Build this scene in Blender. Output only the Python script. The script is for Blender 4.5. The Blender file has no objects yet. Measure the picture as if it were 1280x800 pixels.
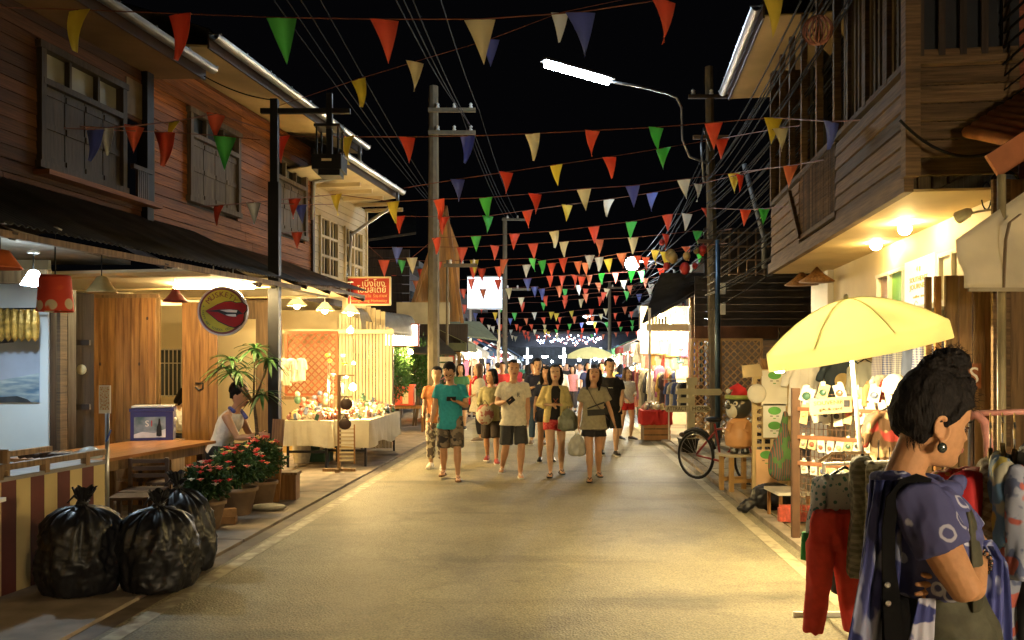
import bpy, bmesh, math, random
from mathutils import Vector, Matrix, Euler, noise
R = random.Random(7)
SC = bpy.context.scene
COL = SC.collection
PI = math.pi
FX, CX, CY, CH = 1067.0, 640.0, 457.0, 1.65
# ---------------- camera
cd = bpy.data.cameras.new('camera'); cam = bpy.data.objects.new('camera', cd); COL.objects.link(cam)
cam.location = (0, 0, CH); cam.rotation_euler = (PI/2, 0, 0)
cd.sensor_width = 36; cd.lens = 36*FX/1280; cd.shift_y = 57/1280; cd.clip_end = 900
SC.camera = cam
# ---------------- night sky
w = bpy.data.worlds.new('World'); SC.world = w; w.use_nodes = True
nt = w.node_tree; sky = nt.nodes.new('ShaderNodeTexSky'); sky.sky_type = 'NISHITA'; sky.sun_disc = False
sky.sun_elevation = math.radians(-8); sky.sun_rotation = math.radians(200)
mixs = nt.nodes.new('ShaderNodeMix'); mixs.data_type = 'RGBA'; mixs.inputs[0].default_value = 0.97
nt.links.new(sky.outputs[0], mixs.inputs[6]); mixs.inputs[7].default_value = (0.0035, 0.0035, 0.0045, 1)
nt.links.new(mixs.outputs[2], nt.nodes['Background'].inputs[0]); nt.nodes['Background'].inputs[1].default_value = 0.12
SC.view_settings.view_transform = 'Standard'; SC.view_settings.look = 'None'
SC.view_settings.exposure = 1.6; SC.view_settings.gamma = 1.0
SC.cycles.use_denoising = True; SC.cycles.max_bounces = 6; SC.cycles.diffuse_bounces = 3
SC.cycles.sample_clamp_indirect = 4; SC.cycles.transparent_max_bounces = 12
SC.cycles.caustics_reflective = False; SC.cycles.caustics_refractive = False
# ---------------- helpers
def P(px, py, d): return Vector(((px-CX)/FX*d, d, CH-(py-CY)/FX*d))
def G(px, py, z=0.0):
    return P(px, py, (CH-z)*FX/(py-CY))
_m = {}
def M(name, col, rough=.7, var=.2, scale=6.0, bump=.15, metal=0.0, st=(1, 1, 1), col2=None, ov=.0, tr=0.0, spec=.4, coat=0.0, obj=False, detail=5, thr=None, coat_r=.1):
    if name in _m: return _m[name]
    m = bpy.data.materials.new(name); _m[name] = m; m.use_nodes = True
    t = m.node_tree; L = t.links.new; b = t.nodes['Principled BSDF']
    b.inputs['Roughness'].default_value = rough; b.inputs['Metallic'].default_value = metal
    b.inputs['Specular IOR Level'].default_value = spec; b.inputs['Coat Weight'].default_value = coat; b.inputs['Coat Roughness'].default_value = coat_r
    if obj: g = t.nodes.new('ShaderNodeTexCoord').outputs['Object']
    else: g = t.nodes.new('ShaderNodeNewGeometry').outputs['Position']
    mp = t.nodes.new('ShaderNodeMapping'); mp.inputs['Scale'].default_value = st; L(g, mp.inputs[0])
    n = t.nodes.new('ShaderNodeTexNoise'); n.inputs['Scale'].default_value = scale; n.inputs['Detail'].default_value = detail
    L(mp.outputs[0], n.inputs['Vector'])
    r = t.nodes.new('ShaderNodeValToRGB'); L(n.outputs[0], r.inputs[0])
    c2 = col2 or tuple(c*(1-var) for c in col); c1 = col if col2 else tuple(min(1, c*(1+var)) for c in col)
    lo, hi = thr or (.32, .68)
    r.color_ramp.elements[0].position = lo; r.color_ramp.elements[0].color = (*c2, 1)
    r.color_ramp.elements[1].position = hi; r.color_ramp.elements[1].color = (*c1, 1)
    out = r.outputs[0]
    n2 = t.nodes.new('ShaderNodeTexNoise'); n2.inputs['Scale'].default_value = scale*.17; n2.inputs['Detail'].default_value = 3; L(mp.outputs[0], n2.inputs['Vector'])
    mr = t.nodes.new('ShaderNodeMapRange'); mr.inputs[1].default_value = .3; mr.inputs[2].default_value = .7; mr.inputs[3].default_value = 1-var*.8; mr.inputs[4].default_value = 1+var*.5
    L(n2.outputs[0], mr.inputs[0])
    vm = t.nodes.new('ShaderNodeVectorMath'); vm.operation = 'SCALE'; L(out, vm.inputs[0]); L(mr.outputs[0], vm.inputs['Scale']); out = vm.outputs[0]
    if ov:
        oi = t.nodes.new('ShaderNodeObjectInfo'); m2 = t.nodes.new('ShaderNodeMapRange'); m2.inputs[3].default_value = 1-ov; m2.inputs[4].default_value = 1+ov
        L(oi.outputs['Random'], m2.inputs[0]); v2 = t.nodes.new('ShaderNodeVectorMath'); v2.operation = 'SCALE'; L(out, v2.inputs[0]); L(m2.outputs[0], v2.inputs['Scale']); out = v2.outputs[0]
    L(out, b.inputs['Base Color'])
    if bump:
        bp = t.nodes.new('ShaderNodeBump'); bp.inputs['Strength'].default_value = bump; bp.inputs['Distance'].default_value = .02
        L(n.outputs[0], bp.inputs['Height']); L(bp.outputs[0], b.inputs['Normal'])
    if tr:
        tl = t.nodes.new('ShaderNodeBsdfTranslucent'); mx = t.nodes.new('ShaderNodeMixShader'); mx.inputs[0].default_value = tr
        L(out, tl.inputs[0]); L(b.outputs[0], mx.inputs[1]); L(tl.outputs[0], mx.inputs[2]); L(mx.outputs[0], t.nodes['Material Output'].inputs[0])
    return m
def ME(name, col, s):
    if name in _m: return _m[name]
    m = bpy.data.materials.new(name); _m[name] = m; m.use_nodes = True
    b = m.node_tree.nodes['Principled BSDF']; b.inputs['Base Color'].default_value = (.8, .8, .8, 1)
    b.inputs['Emission Color'].default_value = (*col, 1); b.inputs['Emission Strength'].default_value = s
    return m
def MC(name, cola, colb, kind='checker', scale=10., rough=.8, thr=.5, obj=True, rot=(0, 0, 0), st=(1, 1, 1), tr=0, colc=None):
    """two-colour printed / woven patterns"""
    if name in _m: return _m[name]
    m = bpy.data.materials.new(name); _m[name] = m; m.use_nodes = True
    t = m.node_tree; L = t.links.new; b = t.nodes['Principled BSDF']; b.inputs['Roughness'].default_value = rough; b.inputs['Specular IOR Level'].default_value = .25
    tc = t.nodes.new('ShaderNodeTexCoord'); mp = t.nodes.new('ShaderNodeMapping'); mp.inputs['Scale'].default_value = st; mp.inputs['Rotation'].default_value = rot
    L(tc.outputs['Object'], mp.inputs[0]); v = mp.outputs[0]
    mx = t.nodes.new('ShaderNodeMix'); mx.data_type = 'RGBA'; mx.inputs[6].default_value = (*cola, 1); mx.inputs[7].default_value = (*colb, 1)
    def ramp(src, a, bb):
        r = t.nodes.new('ShaderNodeMapRange'); r.inputs[1].default_value = a; r.inputs[2].default_value = bb; L(src, r.inputs[0]); return r.outputs[0]
    if kind == 'plaid':
        o = None
        for ax in ('X', 'Z'):
            wv = t.nodes.new('ShaderNodeTexWave'); wv.bands_direction = ax; wv.inputs['Scale'].default_value = scale; L(v, wv.inputs[0])
            q = ramp(wv.outputs['Fac'], thr, thr+.15)
            if o is None: o = q
            else:
                a = t.nodes.new('ShaderNodeMath'); a.operation = 'ADD'; L(o, a.inputs[0]); L(q, a.inputs[1])
                h = t.nodes.new('ShaderNodeMath'); h.operation = 'MULTIPLY'; h.inputs[1].default_value = .5; L(a.outputs[0], h.inputs[0]); o = h.outputs[0]
        L(o, mx.inputs[0])
    elif kind == 'stripe':
        wv = t.nodes.new('ShaderNodeTexWave'); wv.bands_direction = 'X'; wv.inputs['Scale'].default_value = scale; wv.inputs['Distortion'].default_value = .6; L(v, wv.inputs[0]); L(ramp(wv.outputs['Fac'], thr, thr+.12), mx.inputs[0])
    elif kind in ('dots', 'rings'):
        vo = t.nodes.new('ShaderNodeTexVoronoi'); vo.inputs['Scale'].default_value = scale; L(v, vo.inputs['Vector'])
        if kind == 'dots': L(ramp(vo.outputs['Distance'], thr+.05, thr), mx.inputs[0])
        else:
            nz = t.nodes.new('ShaderNodeTexNoise'); nz.inputs['Scale'].default_value = scale*3; L(v, nz.inputs['Vector'])
            ad = t.nodes.new('ShaderNodeMath'); ad.operation = 'MULTIPLY_ADD'; L(nz.outputs[0], ad.inputs[0]); ad.inputs[1].default_value = .14; L(vo.outputs['Distance'], ad.inputs[2])
            s = t.nodes.new('ShaderNodeMath'); s.operation = 'SUBTRACT'; L(ad.outputs[0], s.inputs[0]); s.inputs[1].default_value = thr
            ab = t.nodes.new('ShaderNodeMath'); ab.operation = 'ABSOLUTE'; L(s.outputs[0], ab.inputs[0]); L(ramp(ab.outputs[0], .06, .03), mx.inputs[0])
    else:
        nz = t.nodes.new('ShaderNodeTexNoise'); nz.inputs['Scale'].default_value = scale; nz.inputs['Detail'].default_value = 2; L(v, nz.inputs['Vector']); L(ramp(nz.outputs[0], thr-.03, thr+.03), mx.inputs[0])
    out = mx.outputs[2]
    if colc:
        nz = t.nodes.new('ShaderNodeTexNoise'); nz.inputs['Scale'].default_value = scale*.8; nz.inputs['W' if False else 'Detail'].default_value = 1
        mp2 = t.nodes.new('ShaderNodeMapping'); mp2.inputs['Location'].default_value = (7, 3, 5); L(v, mp2.inputs[0]); L(mp2.outputs[0], nz.inputs['Vector'])
        m3 = t.nodes.new('ShaderNodeMix'); m3.data_type = 'RGBA'; L(out, m3.inputs[6]); m3.inputs[7].default_value = (*colc, 1); L(ramp(nz.outputs[0], .56, .6), m3.inputs[0]); out = m3.outputs[2]
    L(out, b.inputs['Base Color'])
    if tr:
        tl = t.nodes.new('ShaderNodeBsdfTranslucent'); ms = t.nodes.new('ShaderNodeMixShader'); ms.inputs[0].default_value = tr
        L(out, tl.inputs[0]); L(b.outputs[0], ms.inputs[1]); L(tl.outputs[0], ms.inputs[2]); L(ms.outputs[0], t.nodes['Material Output'].inputs[0])
    return m
# ---- object plumbing
def tag(o, label=None, cat=None, group=None, kind=None):
    if label: o['label'] = label
    if cat: o['category'] = cat
    if group: o['group'] = group
    if kind: o['kind'] = kind
    return o
def T(name, label, cat, loc=(0, 0, 0), rz=0.0, group=None, rot=None):
    o = bpy.data.objects.new(name, None); COL.objects.link(o); o.empty_display_size = .1
    o.location = loc; o.rotation_euler = rot or (0, 0, rz)
    return tag(o, label, cat, group)
def link(name, me, mat=None, parent=None, loc=(0, 0, 0), rot=(0, 0, 0), sc=(1, 1, 1)):
    o = bpy.data.objects.new(name, me); COL.objects.link(o)
    o.location = loc; o.rotation_euler = rot; o.scale = sc; o.parent = parent
    if mat:
        if not me.materials: me.materials.append(mat)
        elif me.materials[0] is not mat:
            o.material_slots[0].link = 'OBJECT'; o.material_slots[0].material = mat
    return o
def copy_tree(o, parent=None, loc=None, rz=None, label=None, mats=None, sc=None):
    c = o.copy(); COL.objects.link(c); c.parent = parent
    if loc is not None: c.location = loc
    if rz is not None: c.rotation_euler = (c.rotation_euler.x, c.rotation_euler.y, rz)
    if sc is not None: c.scale = (sc, sc, sc) if not isinstance(sc, tuple) else sc
    if label: c['label'] = label
    if mats and c.name.split('.')[0] in mats and c.material_slots:
        c.material_slots[0].link = 'OBJECT'; c.material_slots[0].material = mats[c.name.split('.')[0]]
    for ch in list(o.children): copy_tree(ch, c, mats=mats)
    return c
class MB:
    def __init__(s): s.v = []; s.f = []; s.mi = []; s.m = 0
    def add(s, vs, fs):
        k = len(s.v); s.v += [tuple(v) for v in vs]; s.f += [tuple(i+k for i in f) for f in fs]; s.mi += [s.m]*len(fs); return s
    def box(s, c, d, rz=0., rot=None):
        hx, hy, hz = d[0]/2, d[1]/2, d[2]/2; E = (rot or Euler((0, 0, rz))).to_matrix()
        vs = [Vector(c)+E @ Vector((x*hx, y*hy, z*hz)) for x, y, z in ((-1,-1,-1),(1,-1,-1),(1,1,-1),(-1,1,-1),(-1,-1,1),(1,-1,1),(1,1,1),(-1,1,1))]
        return s.add(vs, [(0,3,2,1),(4,5,6,7),(0,1,5,4),(1,2,6,5),(2,3,7,6),(3,0,4,7)])
    def bar(s, a, b, w, h=None):
        a = Vector(a); b = Vector(b); d = b-a; q = d.to_track_quat('Z', 'Y').to_matrix(); h = h or w
        vs = []
        for p in (a, b):
            for x, y in ((-w/2,-h/2),(w/2,-h/2),(w/2,h/2),(-w/2,h/2)): vs.append(p+q @ Vector((x, y, 0)))
        return s.add(vs, [(0,3,2,1),(4,5,6,7),(0,1,5,4),(1,2,6,5),(2,3,7,6),(3,0,4,7)])
    def loft(s, rings, n=12, cap=True):
        """rings: (centre, rx, ry, normal, xaxis) ; closed tube"""
        vs = []; fs = []
        for c, rx, ry, nz, xa in rings:
            nz = Vector(nz).normalized(); xa = Vector(xa); xa = (xa-nz*xa.dot(nz)).normalized(); ya = nz.cross(xa)
            for i in range(n):
                a = 2*PI*i/n; vs.append(Vector(c)+xa*rx*math.cos(a)+ya*ry*math.sin(a))
        m = len(rings)
        for j in range(m-1):
            for i in range(n): fs.append((j*n+i, j*n+(i+1) % n, (j+1)*n+(i+1) % n, (j+1)*n+i))
        if cap: fs.append(tuple(reversed(range(n)))); fs.append(tuple((m-1)*n+i for i in range(n)))
        return s.add(vs, fs)
    def tube(s, pts, r, n=8, flat=1.0, cap=True):
        pts = [Vector(p) for p in pts]; rs = r if isinstance(r, (list, tuple)) else [r]*len(pts); rings = []; xa = None
        for i, p in enumerate(pts):
            d = (pts[min(i+1, len(pts)-1)]-pts[max(i-1, 0)]).normalized()
            if xa is None: xa = Vector((1, 0, 0)) if abs(d.x) < .8 else Vector((0, 1, 0))
            xa = (xa-d*xa.dot(d)).normalized(); rings.append((p, rs[i], rs[i]*flat, d, xa))
        return s.loft(rings, n, cap)
    def lathe(s, prof, c=(0, 0, 0), n=20, sx=1., sy=1.):
        vs = []; fs = []; c = Vector(c)
        for r, z in prof:
            for i in range(n): a = 2*PI*i/n; vs.append(c+Vector((r*sx*math.cos(a), r*sy*math.sin(a), z)))
        for j in range(len(prof)-1):
            for i in range(n): fs.append((j*n+i, j*n+(i+1) % n, (j+1)*n+(i+1) % n, (j+1)*n+i))
        fs.append(tuple(reversed(range(n)))); fs.append(tuple((len(prof)-1)*n+i for i in range(n)))
        return s.add(vs, fs)
    def ball(s, c, r, n=10, k=7, sx=1, sy=1, sz=1):
        pr = [(max(1e-4, math.sin(PI*j/k))*r, -math.cos(PI*j/k)*r*sz) for j in range(k+1)]
        return s.lathe(pr, c, n, sx, sy)
    def prism(s, poly, o, ux, uy, t):
        """poly 2d in plane (ux,uy) at o, extruded by vector t"""
        o = Vector(o); ux = Vector(ux); uy = Vector(uy); t = Vector(t); n = len(poly)
        vs = [o+ux*a+uy*b for a, b in poly]; vs += [v+t for v in vs]
        fs = [tuple(range(n)), tuple(reversed(range(n, 2*n)))]+[(i, i+n, (i+1) % n+n, (i+1) % n) for i in range(n)]
        return s.add(vs, fs)
    def mesh(s, name, smooth=False):
        me = bpy.data.meshes.new(name); me.from_pydata(s.v, [], s.f)
        bm = bmesh.new(); bm.from_mesh(me); bmesh.ops.recalc_face_normals(bm, faces=bm.faces); bm.to_mesh(me); bm.free()
        if smooth: me.polygons.foreach_set('use_smooth', [True]*len(me.polygons))
        if any(s.mi): me.polygons.foreach_set('material_index', s.mi)
        return me
    def build(s, name, mat, parent=None, loc=(0, 0, 0), rot=(0, 0, 0), smooth=False):
        me = s.mesh(name, smooth)
        for mm in (mat if isinstance(mat, (list, tuple)) else [mat]): me.materials.append(mm)
        return link(name, me, None, parent, loc, rot)
_ub = {}
def bx(name, parent, c, d, mat, rz=0., rot=None):
    """box sharing one unit mesh per material"""
    me = _ub.get(mat.name)
    if me is None:
        me = MB().box((0, 0, 0), (1, 1, 1)).mesh('block'); me.materials.append(mat); _ub[mat.name] = me
    return link(name, me, None, parent, c, rot or (0, 0, rz), d)
def text(body, name, mat, parent, loc, rot, size, depth=.004, align='CENTER', w=None):
    cu = bpy.data.curves.new(name, 'FONT'); cu.body = body; cu.size = size; cu.extrude = depth; cu.align_x = align; cu.align_y = 'CENTER'; cu.resolution_u = 3
    t = bpy.data.objects.new(name, cu); COL.objects.link(t)
    dg = bpy.context.evaluated_depsgraph_get(); dg.update(); me = bpy.data.meshes.new_from_object(t.evaluated_get(dg)); bpy.data.objects.remove(t); 
    me.materials.clear(); me.materials.append(mat)
    o = link(name, me, None, parent, loc, rot)
    if w and len(me.vertices):
        xs = [v.co.x for v in me.vertices]; ww = max(xs)-min(xs)
        if ww > 0: o.scale = (w/ww, 1, 1)
    return o
def remesh(mb, vox, smooth=4, name='m', fold=None, decimate=None):
    me = mb.mesh(name); o = bpy.data.objects.new('tmp', me); COL.objects.link(o)
    r = o.modifiers.new('r', 'REMESH'); r.mode = 'VOXEL'; r.voxel_size = vox; r.use_smooth_shade = True
    if smooth: sm = o.modifiers.new('s', 'SMOOTH'); sm.factor = .5; sm.iterations = smooth
    dg = bpy.context.evaluated_depsgraph_get(); out = bpy.data.meshes.new_from_object(o.evaluated_get(dg)); bpy.data.objects.remove(o)
    if fold:
        amp, sc, st = fold; off = Vector((R.random()*9, R.random()*9, 0))
        out.calc_loop_triangles()
        ns = [v.normal.copy() for v in out.vertices]
        for v, nn in zip(out.vertices, ns):
            q = Vector((v.co.x*sc*st[0], v.co.y*sc*st[1], v.co.z*sc*st[2]))+off
            f = noise.noise(q)+.5*noise.noise(q*2.1)
            v.co += nn*(amp*(1-abs(f)*2.2))
    out.polygons.foreach_set('use_smooth', [True]*len(out.polygons)); out.name = name
    return out
class Frame:
    """facade frame: local x runs along the street"""
    def __init__(s, o, d):
        s.o = Vector(o); s.ang = math.atan2(d[1], d[0]); s.dx = Vector((math.cos(s.ang), math.sin(s.ang), 0)); s.dy = Vector((-s.dx.y, s.dx.x, 0))
    def u(s, px, ly=0.):
        k = (px-CX)/FX; o = s.o+s.dy*ly  # (o.x+u dx.x) = k (o.y+u dx.y)
        return (k*o.y-o.x)/(s.dx.x-k*s.dx.y)
    def w(s, u, ly=0., z=0.): return s.o+s.dx*u+s.dy*ly+Vector((0, 0, z))
    def z(s, px, py, ly=0.):
        p = s.w(s.u(px, ly), ly); return CH-(py-CY)/FX*p.y
# ---------------- common materials
m_black = M('black_metal', (.012, .012, .014), .5, .3, metal=.3)
m_wood_h = M('clapboard_orange', (.48, .165, .040), .6, .35, 3, .25, st=(1, 1, 24), ov=.28, col2=(.20, .07, .02))
m_wood_dk = M('clapboard_dark', (.10, .040, .017), .7, .35, 3, .25, st=(1, 1, 24), ov=.4)
m_plank_v = M('plank_gold', (.34, .17, .055), .5, .3, 2.2, .3, st=(16, 16, 1.0), ov=.12, col2=(.15, .065, .02))
m_plank_b = M('plank_brown', (.20, .118, .052), .6, .35, 2.2, .3, st=(16, 16, 1), ov=.2)
m_plank_g = M('plank_grey_brown', (.125, .075, .036), .75, .4, 2.5, .4, st=(1.2, 1.2, 22), ov=.5)
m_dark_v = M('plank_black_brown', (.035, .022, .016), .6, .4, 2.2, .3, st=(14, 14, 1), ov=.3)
m_shut = M('shutter_grey', (.16, .12, .08), .65, .3, 3, .2, st=(10, 10, 1.2), ov=.15)
m_cream = M('cream_paint', (.66, .56, .36), .6, .08, 1.5, .1)
m_creamb = M('cream_board', (.60, .50, .32), .6, .12, 2, .15, ov=.08)
m_soffit = M('cream_soffit', (.62, .47, .24), .7, .18, 1.2, .1)
m_gutter = M('zinc', (.35, .36, .38), .35, .3, 3, .1, metal=.8)
m_tin_dk = M('tin_dark', (.05, .045, .04), .6, .4, 4, .2, metal=.2, ov=.2)
m_tin_br = M('tin_brown', (.13, .075, .045), .6, .4, 4, .2, metal=.2, ov=.2)
m_glass = M('glass_dark', (.05, .06, .07), .12, .3, 2, .05, spec=.8)
m_conc = M('concrete', (.30, .27, .22), .8, .25, 9, .3)
m_white = M('white_paint', (.75, .72, .66), .5, .08, 3, .08)
m_cable = M('cable_black', (.010, .009, .008), .8, .2, spec=.12)
m_steel = M('steel', (.45, .45, .45), .3, .1, metal=.9)
m_table = M('table_wood', (.36, .15, .045), .3, .25, 2, .15, st=(14, 1.5, 14), spec=.6)
m_dkwood = M('dark_wood', (.05, .026, .016), .5, .3, 4, .2)
# ================= ground, road, pavements
RD = Vector((.0628, 1, 0)).normalized(); RN = Vector((RD.y, -RD.x, 0)); RANG = math.atan2(RD.y, RD.x)-PI/2
def lx(y): return -2.02+.0628*(y-11.5)
def rx(y): return 2.39+.0628*(y-7.72)
def strip(name, fa, fb, y0, y1, z, mat, step=2.0):
    vs = []; fs = []; n = max(1, int((y1-y0)/step))
    for i in range(n+1):
        y = y0+(y1-y0)*i/n; vs += [(fa(y), y, z), (fb(y), y, z)]
        if i: k = 2*i; fs.append((k-2, k-1, k+1, k))
    me = bpy.data.meshes.new(name); me.from_pydata(vs, [], fs); me.materials.append(mat)
    o = link(name, me); o['kind'] = 'structure'; return o
m_ground = M('ground_earth', (.20, .17, .13), .9, .3, 2, .3)
def asphalt():
    m = M('asphalt', (.285, .248, .150), .5, .14, 1.1, .0, spec=.32)
    t = m.node_tree; L = t.links.new; b = t.nodes['Principled BSDF']
    g = t.nodes.new('ShaderNodeNewGeometry')
    n = t.nodes.new('ShaderNodeTexNoise'); n.inputs['Scale'].default_value = 75; n.inputs['Detail'].default_value = 3; L(g.outputs['Position'], n.inputs['Vector'])
    v = t.nodes.new('ShaderNodeTexVoronoi'); v.inputs['Scale'].default_value = 60; L(g.outputs['Position'], v.inputs['Vector'])
    old = b.inputs['Base Color'].links[0].from_socket
    mr = t.nodes.new('ShaderNodeMapRange'); mr.inputs[1].default_value = .3; mr.inputs[2].default_value = .7; mr.inputs[3].default_value = .62; mr.inputs[4].default_value = 1.35; L(n.outputs[0], mr.inputs[0])
    s = t.nodes.new('ShaderNodeVectorMath'); s.operation = 'SCALE'; L(old, s.inputs[0]); L(mr.outputs[0], s.inputs['Scale'])
    # worn darker patches
    n3 = t.nodes.new('ShaderNodeTexNoise'); n3.inputs['Scale'].default_value = .8; n3.inputs['Detail'].default_value = 6; n3.inputs['Roughness'].default_value = .65; L(g.outputs['Position'], n3.inputs['Vector'])
    m3 = t.nodes.new('ShaderNodeMapRange'); m3.inputs[1].default_value = .36; m3.inputs[2].default_value = .5; m3.inputs[3].default_value = .68; m3.inputs[4].default_value = 1; L(n3.outputs[0], m3.inputs[0])
    s2 = t.nodes.new('ShaderNodeVectorMath'); s2.operation = 'SCALE'; L(s.outputs[0], s2.inputs[0]); L(m3.outputs[0], s2.inputs['Scale']); L(s2.outputs[0], b.inputs['Base Color'])
    # hairline cracks, wandering and broken up
    dn = t.nodes.new('ShaderNodeTexNoise'); dn.inputs['Scale'].default_value = 2.2; dn.inputs['Detail'].default_value = 5; L(g.outputs['Position'], dn.inputs['Vector'])
    va = t.nodes.new('ShaderNodeVectorMath'); va.operation = 'MULTIPLY_ADD'; L(dn.outputs['Color'], va.inputs[0]); va.inputs[1].default_value = (.9, .9, 0); L(g.outputs['Position'], va.inputs[2])
    vc = t.nodes.new('ShaderNodeTexVoronoi'); vc.feature = 'DISTANCE_TO_EDGE'; vc.inputs['Scale'].default_value = .42; L(va.outputs[0], vc.inputs['Vector'])
    mc = t.nodes.new('ShaderNodeMapRange'); mc.inputs[1].default_value = .002; mc.inputs[2].default_value = .010; mc.inputs[3].default_value = .88; mc.inputs[4].default_value = 1; L(vc.outputs['Distance'], mc.inputs[0])
    wv = t.nodes.new('ShaderNodeTexNoise'); wv.inputs['Scale'].default_value = 1.0; wv.inputs['Detail'].default_value = 4; mpw = t.nodes.new('ShaderNodeMapping'); mpw.inputs['Scale'].default_value = (.25, 1.3, 1); L(g.outputs['Position'], mpw.inputs[0]); L(mpw.outputs[0], wv.inputs['Vector'])
    mw_ = t.nodes.new('ShaderNodeMapRange'); mw_.inputs[1].default_value = .58; mw_.inputs[2].default_value = .70; mw_.inputs[3].default_value = 1; mw_.inputs[4].default_value = .62; L(wv.outputs[0], mw_.inputs[0])
    mm = t.nodes.new('ShaderNodeMath'); mm.operation = 'MULTIPLY'; L(mc.outputs[0], mm.inputs[0]); L(mw_.outputs[0], mm.inputs[1])
    s3 = t.nodes.new('ShaderNodeVectorMath'); s3.operation = 'SCALE'; L(s2.outputs[0], s3.inputs[0]); L(mm.outputs[0], s3.inputs['Scale']); L(s3.outputs[0], b.inputs['Base Color'])
    ad = t.nodes.new('ShaderNodeMath'); L(n.outputs[0], ad.inputs[0]); L(v.outputs['Distance'], ad.inputs[1])
    bp = t.nodes.new('ShaderNodeBump'); bp.inputs['Strength'].default_value = .55; bp.inputs['Distance'].default_value = .008; L(ad.outputs[0], bp.inputs['Height']); L(bp.outputs[0], b.inputs['Normal'])
    rr = t.nodes.new('ShaderNodeMapRange'); rr.inputs[3].default_value = .48; rr.inputs[4].default_value = .68; L(n3.outputs[0], rr.inputs[0]); L(rr.outputs[0], b.inputs['Roughness'])
    return m
gm = MB(); gm.add([(-300, -60, 0), (300, -60, 0), (300, 600, 0), (-300, 600, 0)], [(0, 1, 2, 3)]).build('ground', m_ground)['kind'] = 'structure'
strip('road', lambda y: lx(y)-.10, lambda y: rx(y)+.16, -6, 90, .004, asphalt())
def paint(name, wear):
    m = M(name, (.46, .40, .25), .6, .15, 9, .1, col2=(.27, .22, .14), thr=wear); return m
strip('road_line', lambda y: lx(y)-.05, lambda y: lx(y)+.07, 3, 60, .008, paint('line_worn', (.42, .62)))
strip('road_line', lambda y: rx(y)-.06, lambda y: rx(y)+.06, 3, 60, .008, paint('line_worn_right', (.28, .5)))
# left concrete apron in slabs, right pavers
pav = T('pavement', None, None, (0, 0, 0)); pav['kind'] = 'structure'
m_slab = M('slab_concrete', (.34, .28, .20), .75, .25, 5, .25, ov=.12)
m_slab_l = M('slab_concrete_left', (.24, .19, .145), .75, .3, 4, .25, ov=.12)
m_paver = M('paver', (.36, .30, .19), .7, .25, 8, .25, ov=.2)
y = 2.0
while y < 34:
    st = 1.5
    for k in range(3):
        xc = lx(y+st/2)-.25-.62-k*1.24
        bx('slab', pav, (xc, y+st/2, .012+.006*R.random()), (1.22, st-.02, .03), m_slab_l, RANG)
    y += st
strip('gutter_strip', lambda y: lx(y)-.25, lambda y: lx(y)-.10, 2, 40, .006, M('gutter_dark', (.13, .10, .075), .7, .3, 6))
pv2 = T('pavement', None, None, (0, 0, 0)); pv2['kind'] = 'structure'
y = 3.0
while y < 19:
    for k in range(4):
        xc = rx(y+.2)+.34+.20+k*.4
        bx('paver', pv2, (xc, y+.2, .018+.008*R.random()), (.388, .388, .03), m_paver, RANG+R.uniform(-.01, .01))
    y += .4
y = 3.0
while y < 22:
    bx('kerb_stone', pv2, (rx(y+.5)+.24, y+.5, .025), (.14, .985, .05), m_slab, RANG)
    y += 1.0

# ================= left row of houses
FL = Frame((-4.8, 8, 0), (.18, 1))
def board_wall(th, u0, u1, z0, z1, holes, mat, h=.13, ly=0., t=.022, flip=1):
    """lapped horizontal boards in th's local frame, leaving holes (ua,ub,za,zb)"""
    z = z0
    while z < z1-.02:
        hh = min(h, z1-z); zc = z+hh/2; segs = [(u0, u1)]
        for a, b, za, zb in holes:
            if za < zc < zb:
                ns = []
                for s, e in segs:
                    if b <= s or a >= e: ns.append((s, e)); continue
                    if a > s: ns.append((s, a))
                    if b < e: ns.append((b, e))
                segs = ns
        for s, e in segs:
            # split long runs as real boards are
            L = e-s; n = max(1, int(L/2.6+.5)); cs = [s+L*i/n+(R.uniform(-.25, .25) if 0 < i < n else 0) for i in range(n+1)]
            for i in range(n):
                bx('board', th, ((cs[i]+cs[i+1])/2, ly, zc), (cs[i+1]-cs[i]-.006, t, hh-.004), mat, rot=(-flip*.09, 0, 0))
        z += hh
def shutter_window(th, ua, ub, za, zb, ly, sg, nleaf, transom, mat=m_shut, open_=False, glass=m_glass):
    """sg = -1: outside towards local -y"""
    f = T('window', None, None, ((ua+ub)/2, ly, 0)); f.parent = th; w = ub-ua
    for s in (-1, 1): bx('frame', f, (s*(w/2-.03), sg*.02, (za+zb)/2), (.07, .10, zb-za), mat)
    for z in (za+.03, zb-.03): bx('frame', f, (0, sg*.024, z), (w+.06, .11, .07), mat)
    zt = zb-transom
    if transom: bx('frame', f, (0, sg*.022, zt), (w-.06, .10, .06), mat)
    bx('pane', f, (0, -sg*.03, (zb+zt)/2), (w-.1, .01, transom), glass)
    if transom:
        for i in range(1, nleaf//2+1): bx('frame', f, (-w/2+w*i/(nleaf//2+1), sg*.01, (zb+zt)/2), (.035, .06, transom-.05), mat)
    lw = (w-.14)/nleaf
    for i in range(nleaf):
        xc = -w/2+.07+lw*(i+.5)
        if open_ and i % 2: continue
        bx('shutter', f, (xc, sg*.012, (za+zt)/2), (lw-.014, .035, zt-za-.08), mat)
        for zz in (za+.1, (za+zt)/2, zt-.1): bx('shutter_rail', f, (xc, sg*.036, zz), (lw-.03, .016, .06), mat)
    return f
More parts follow.
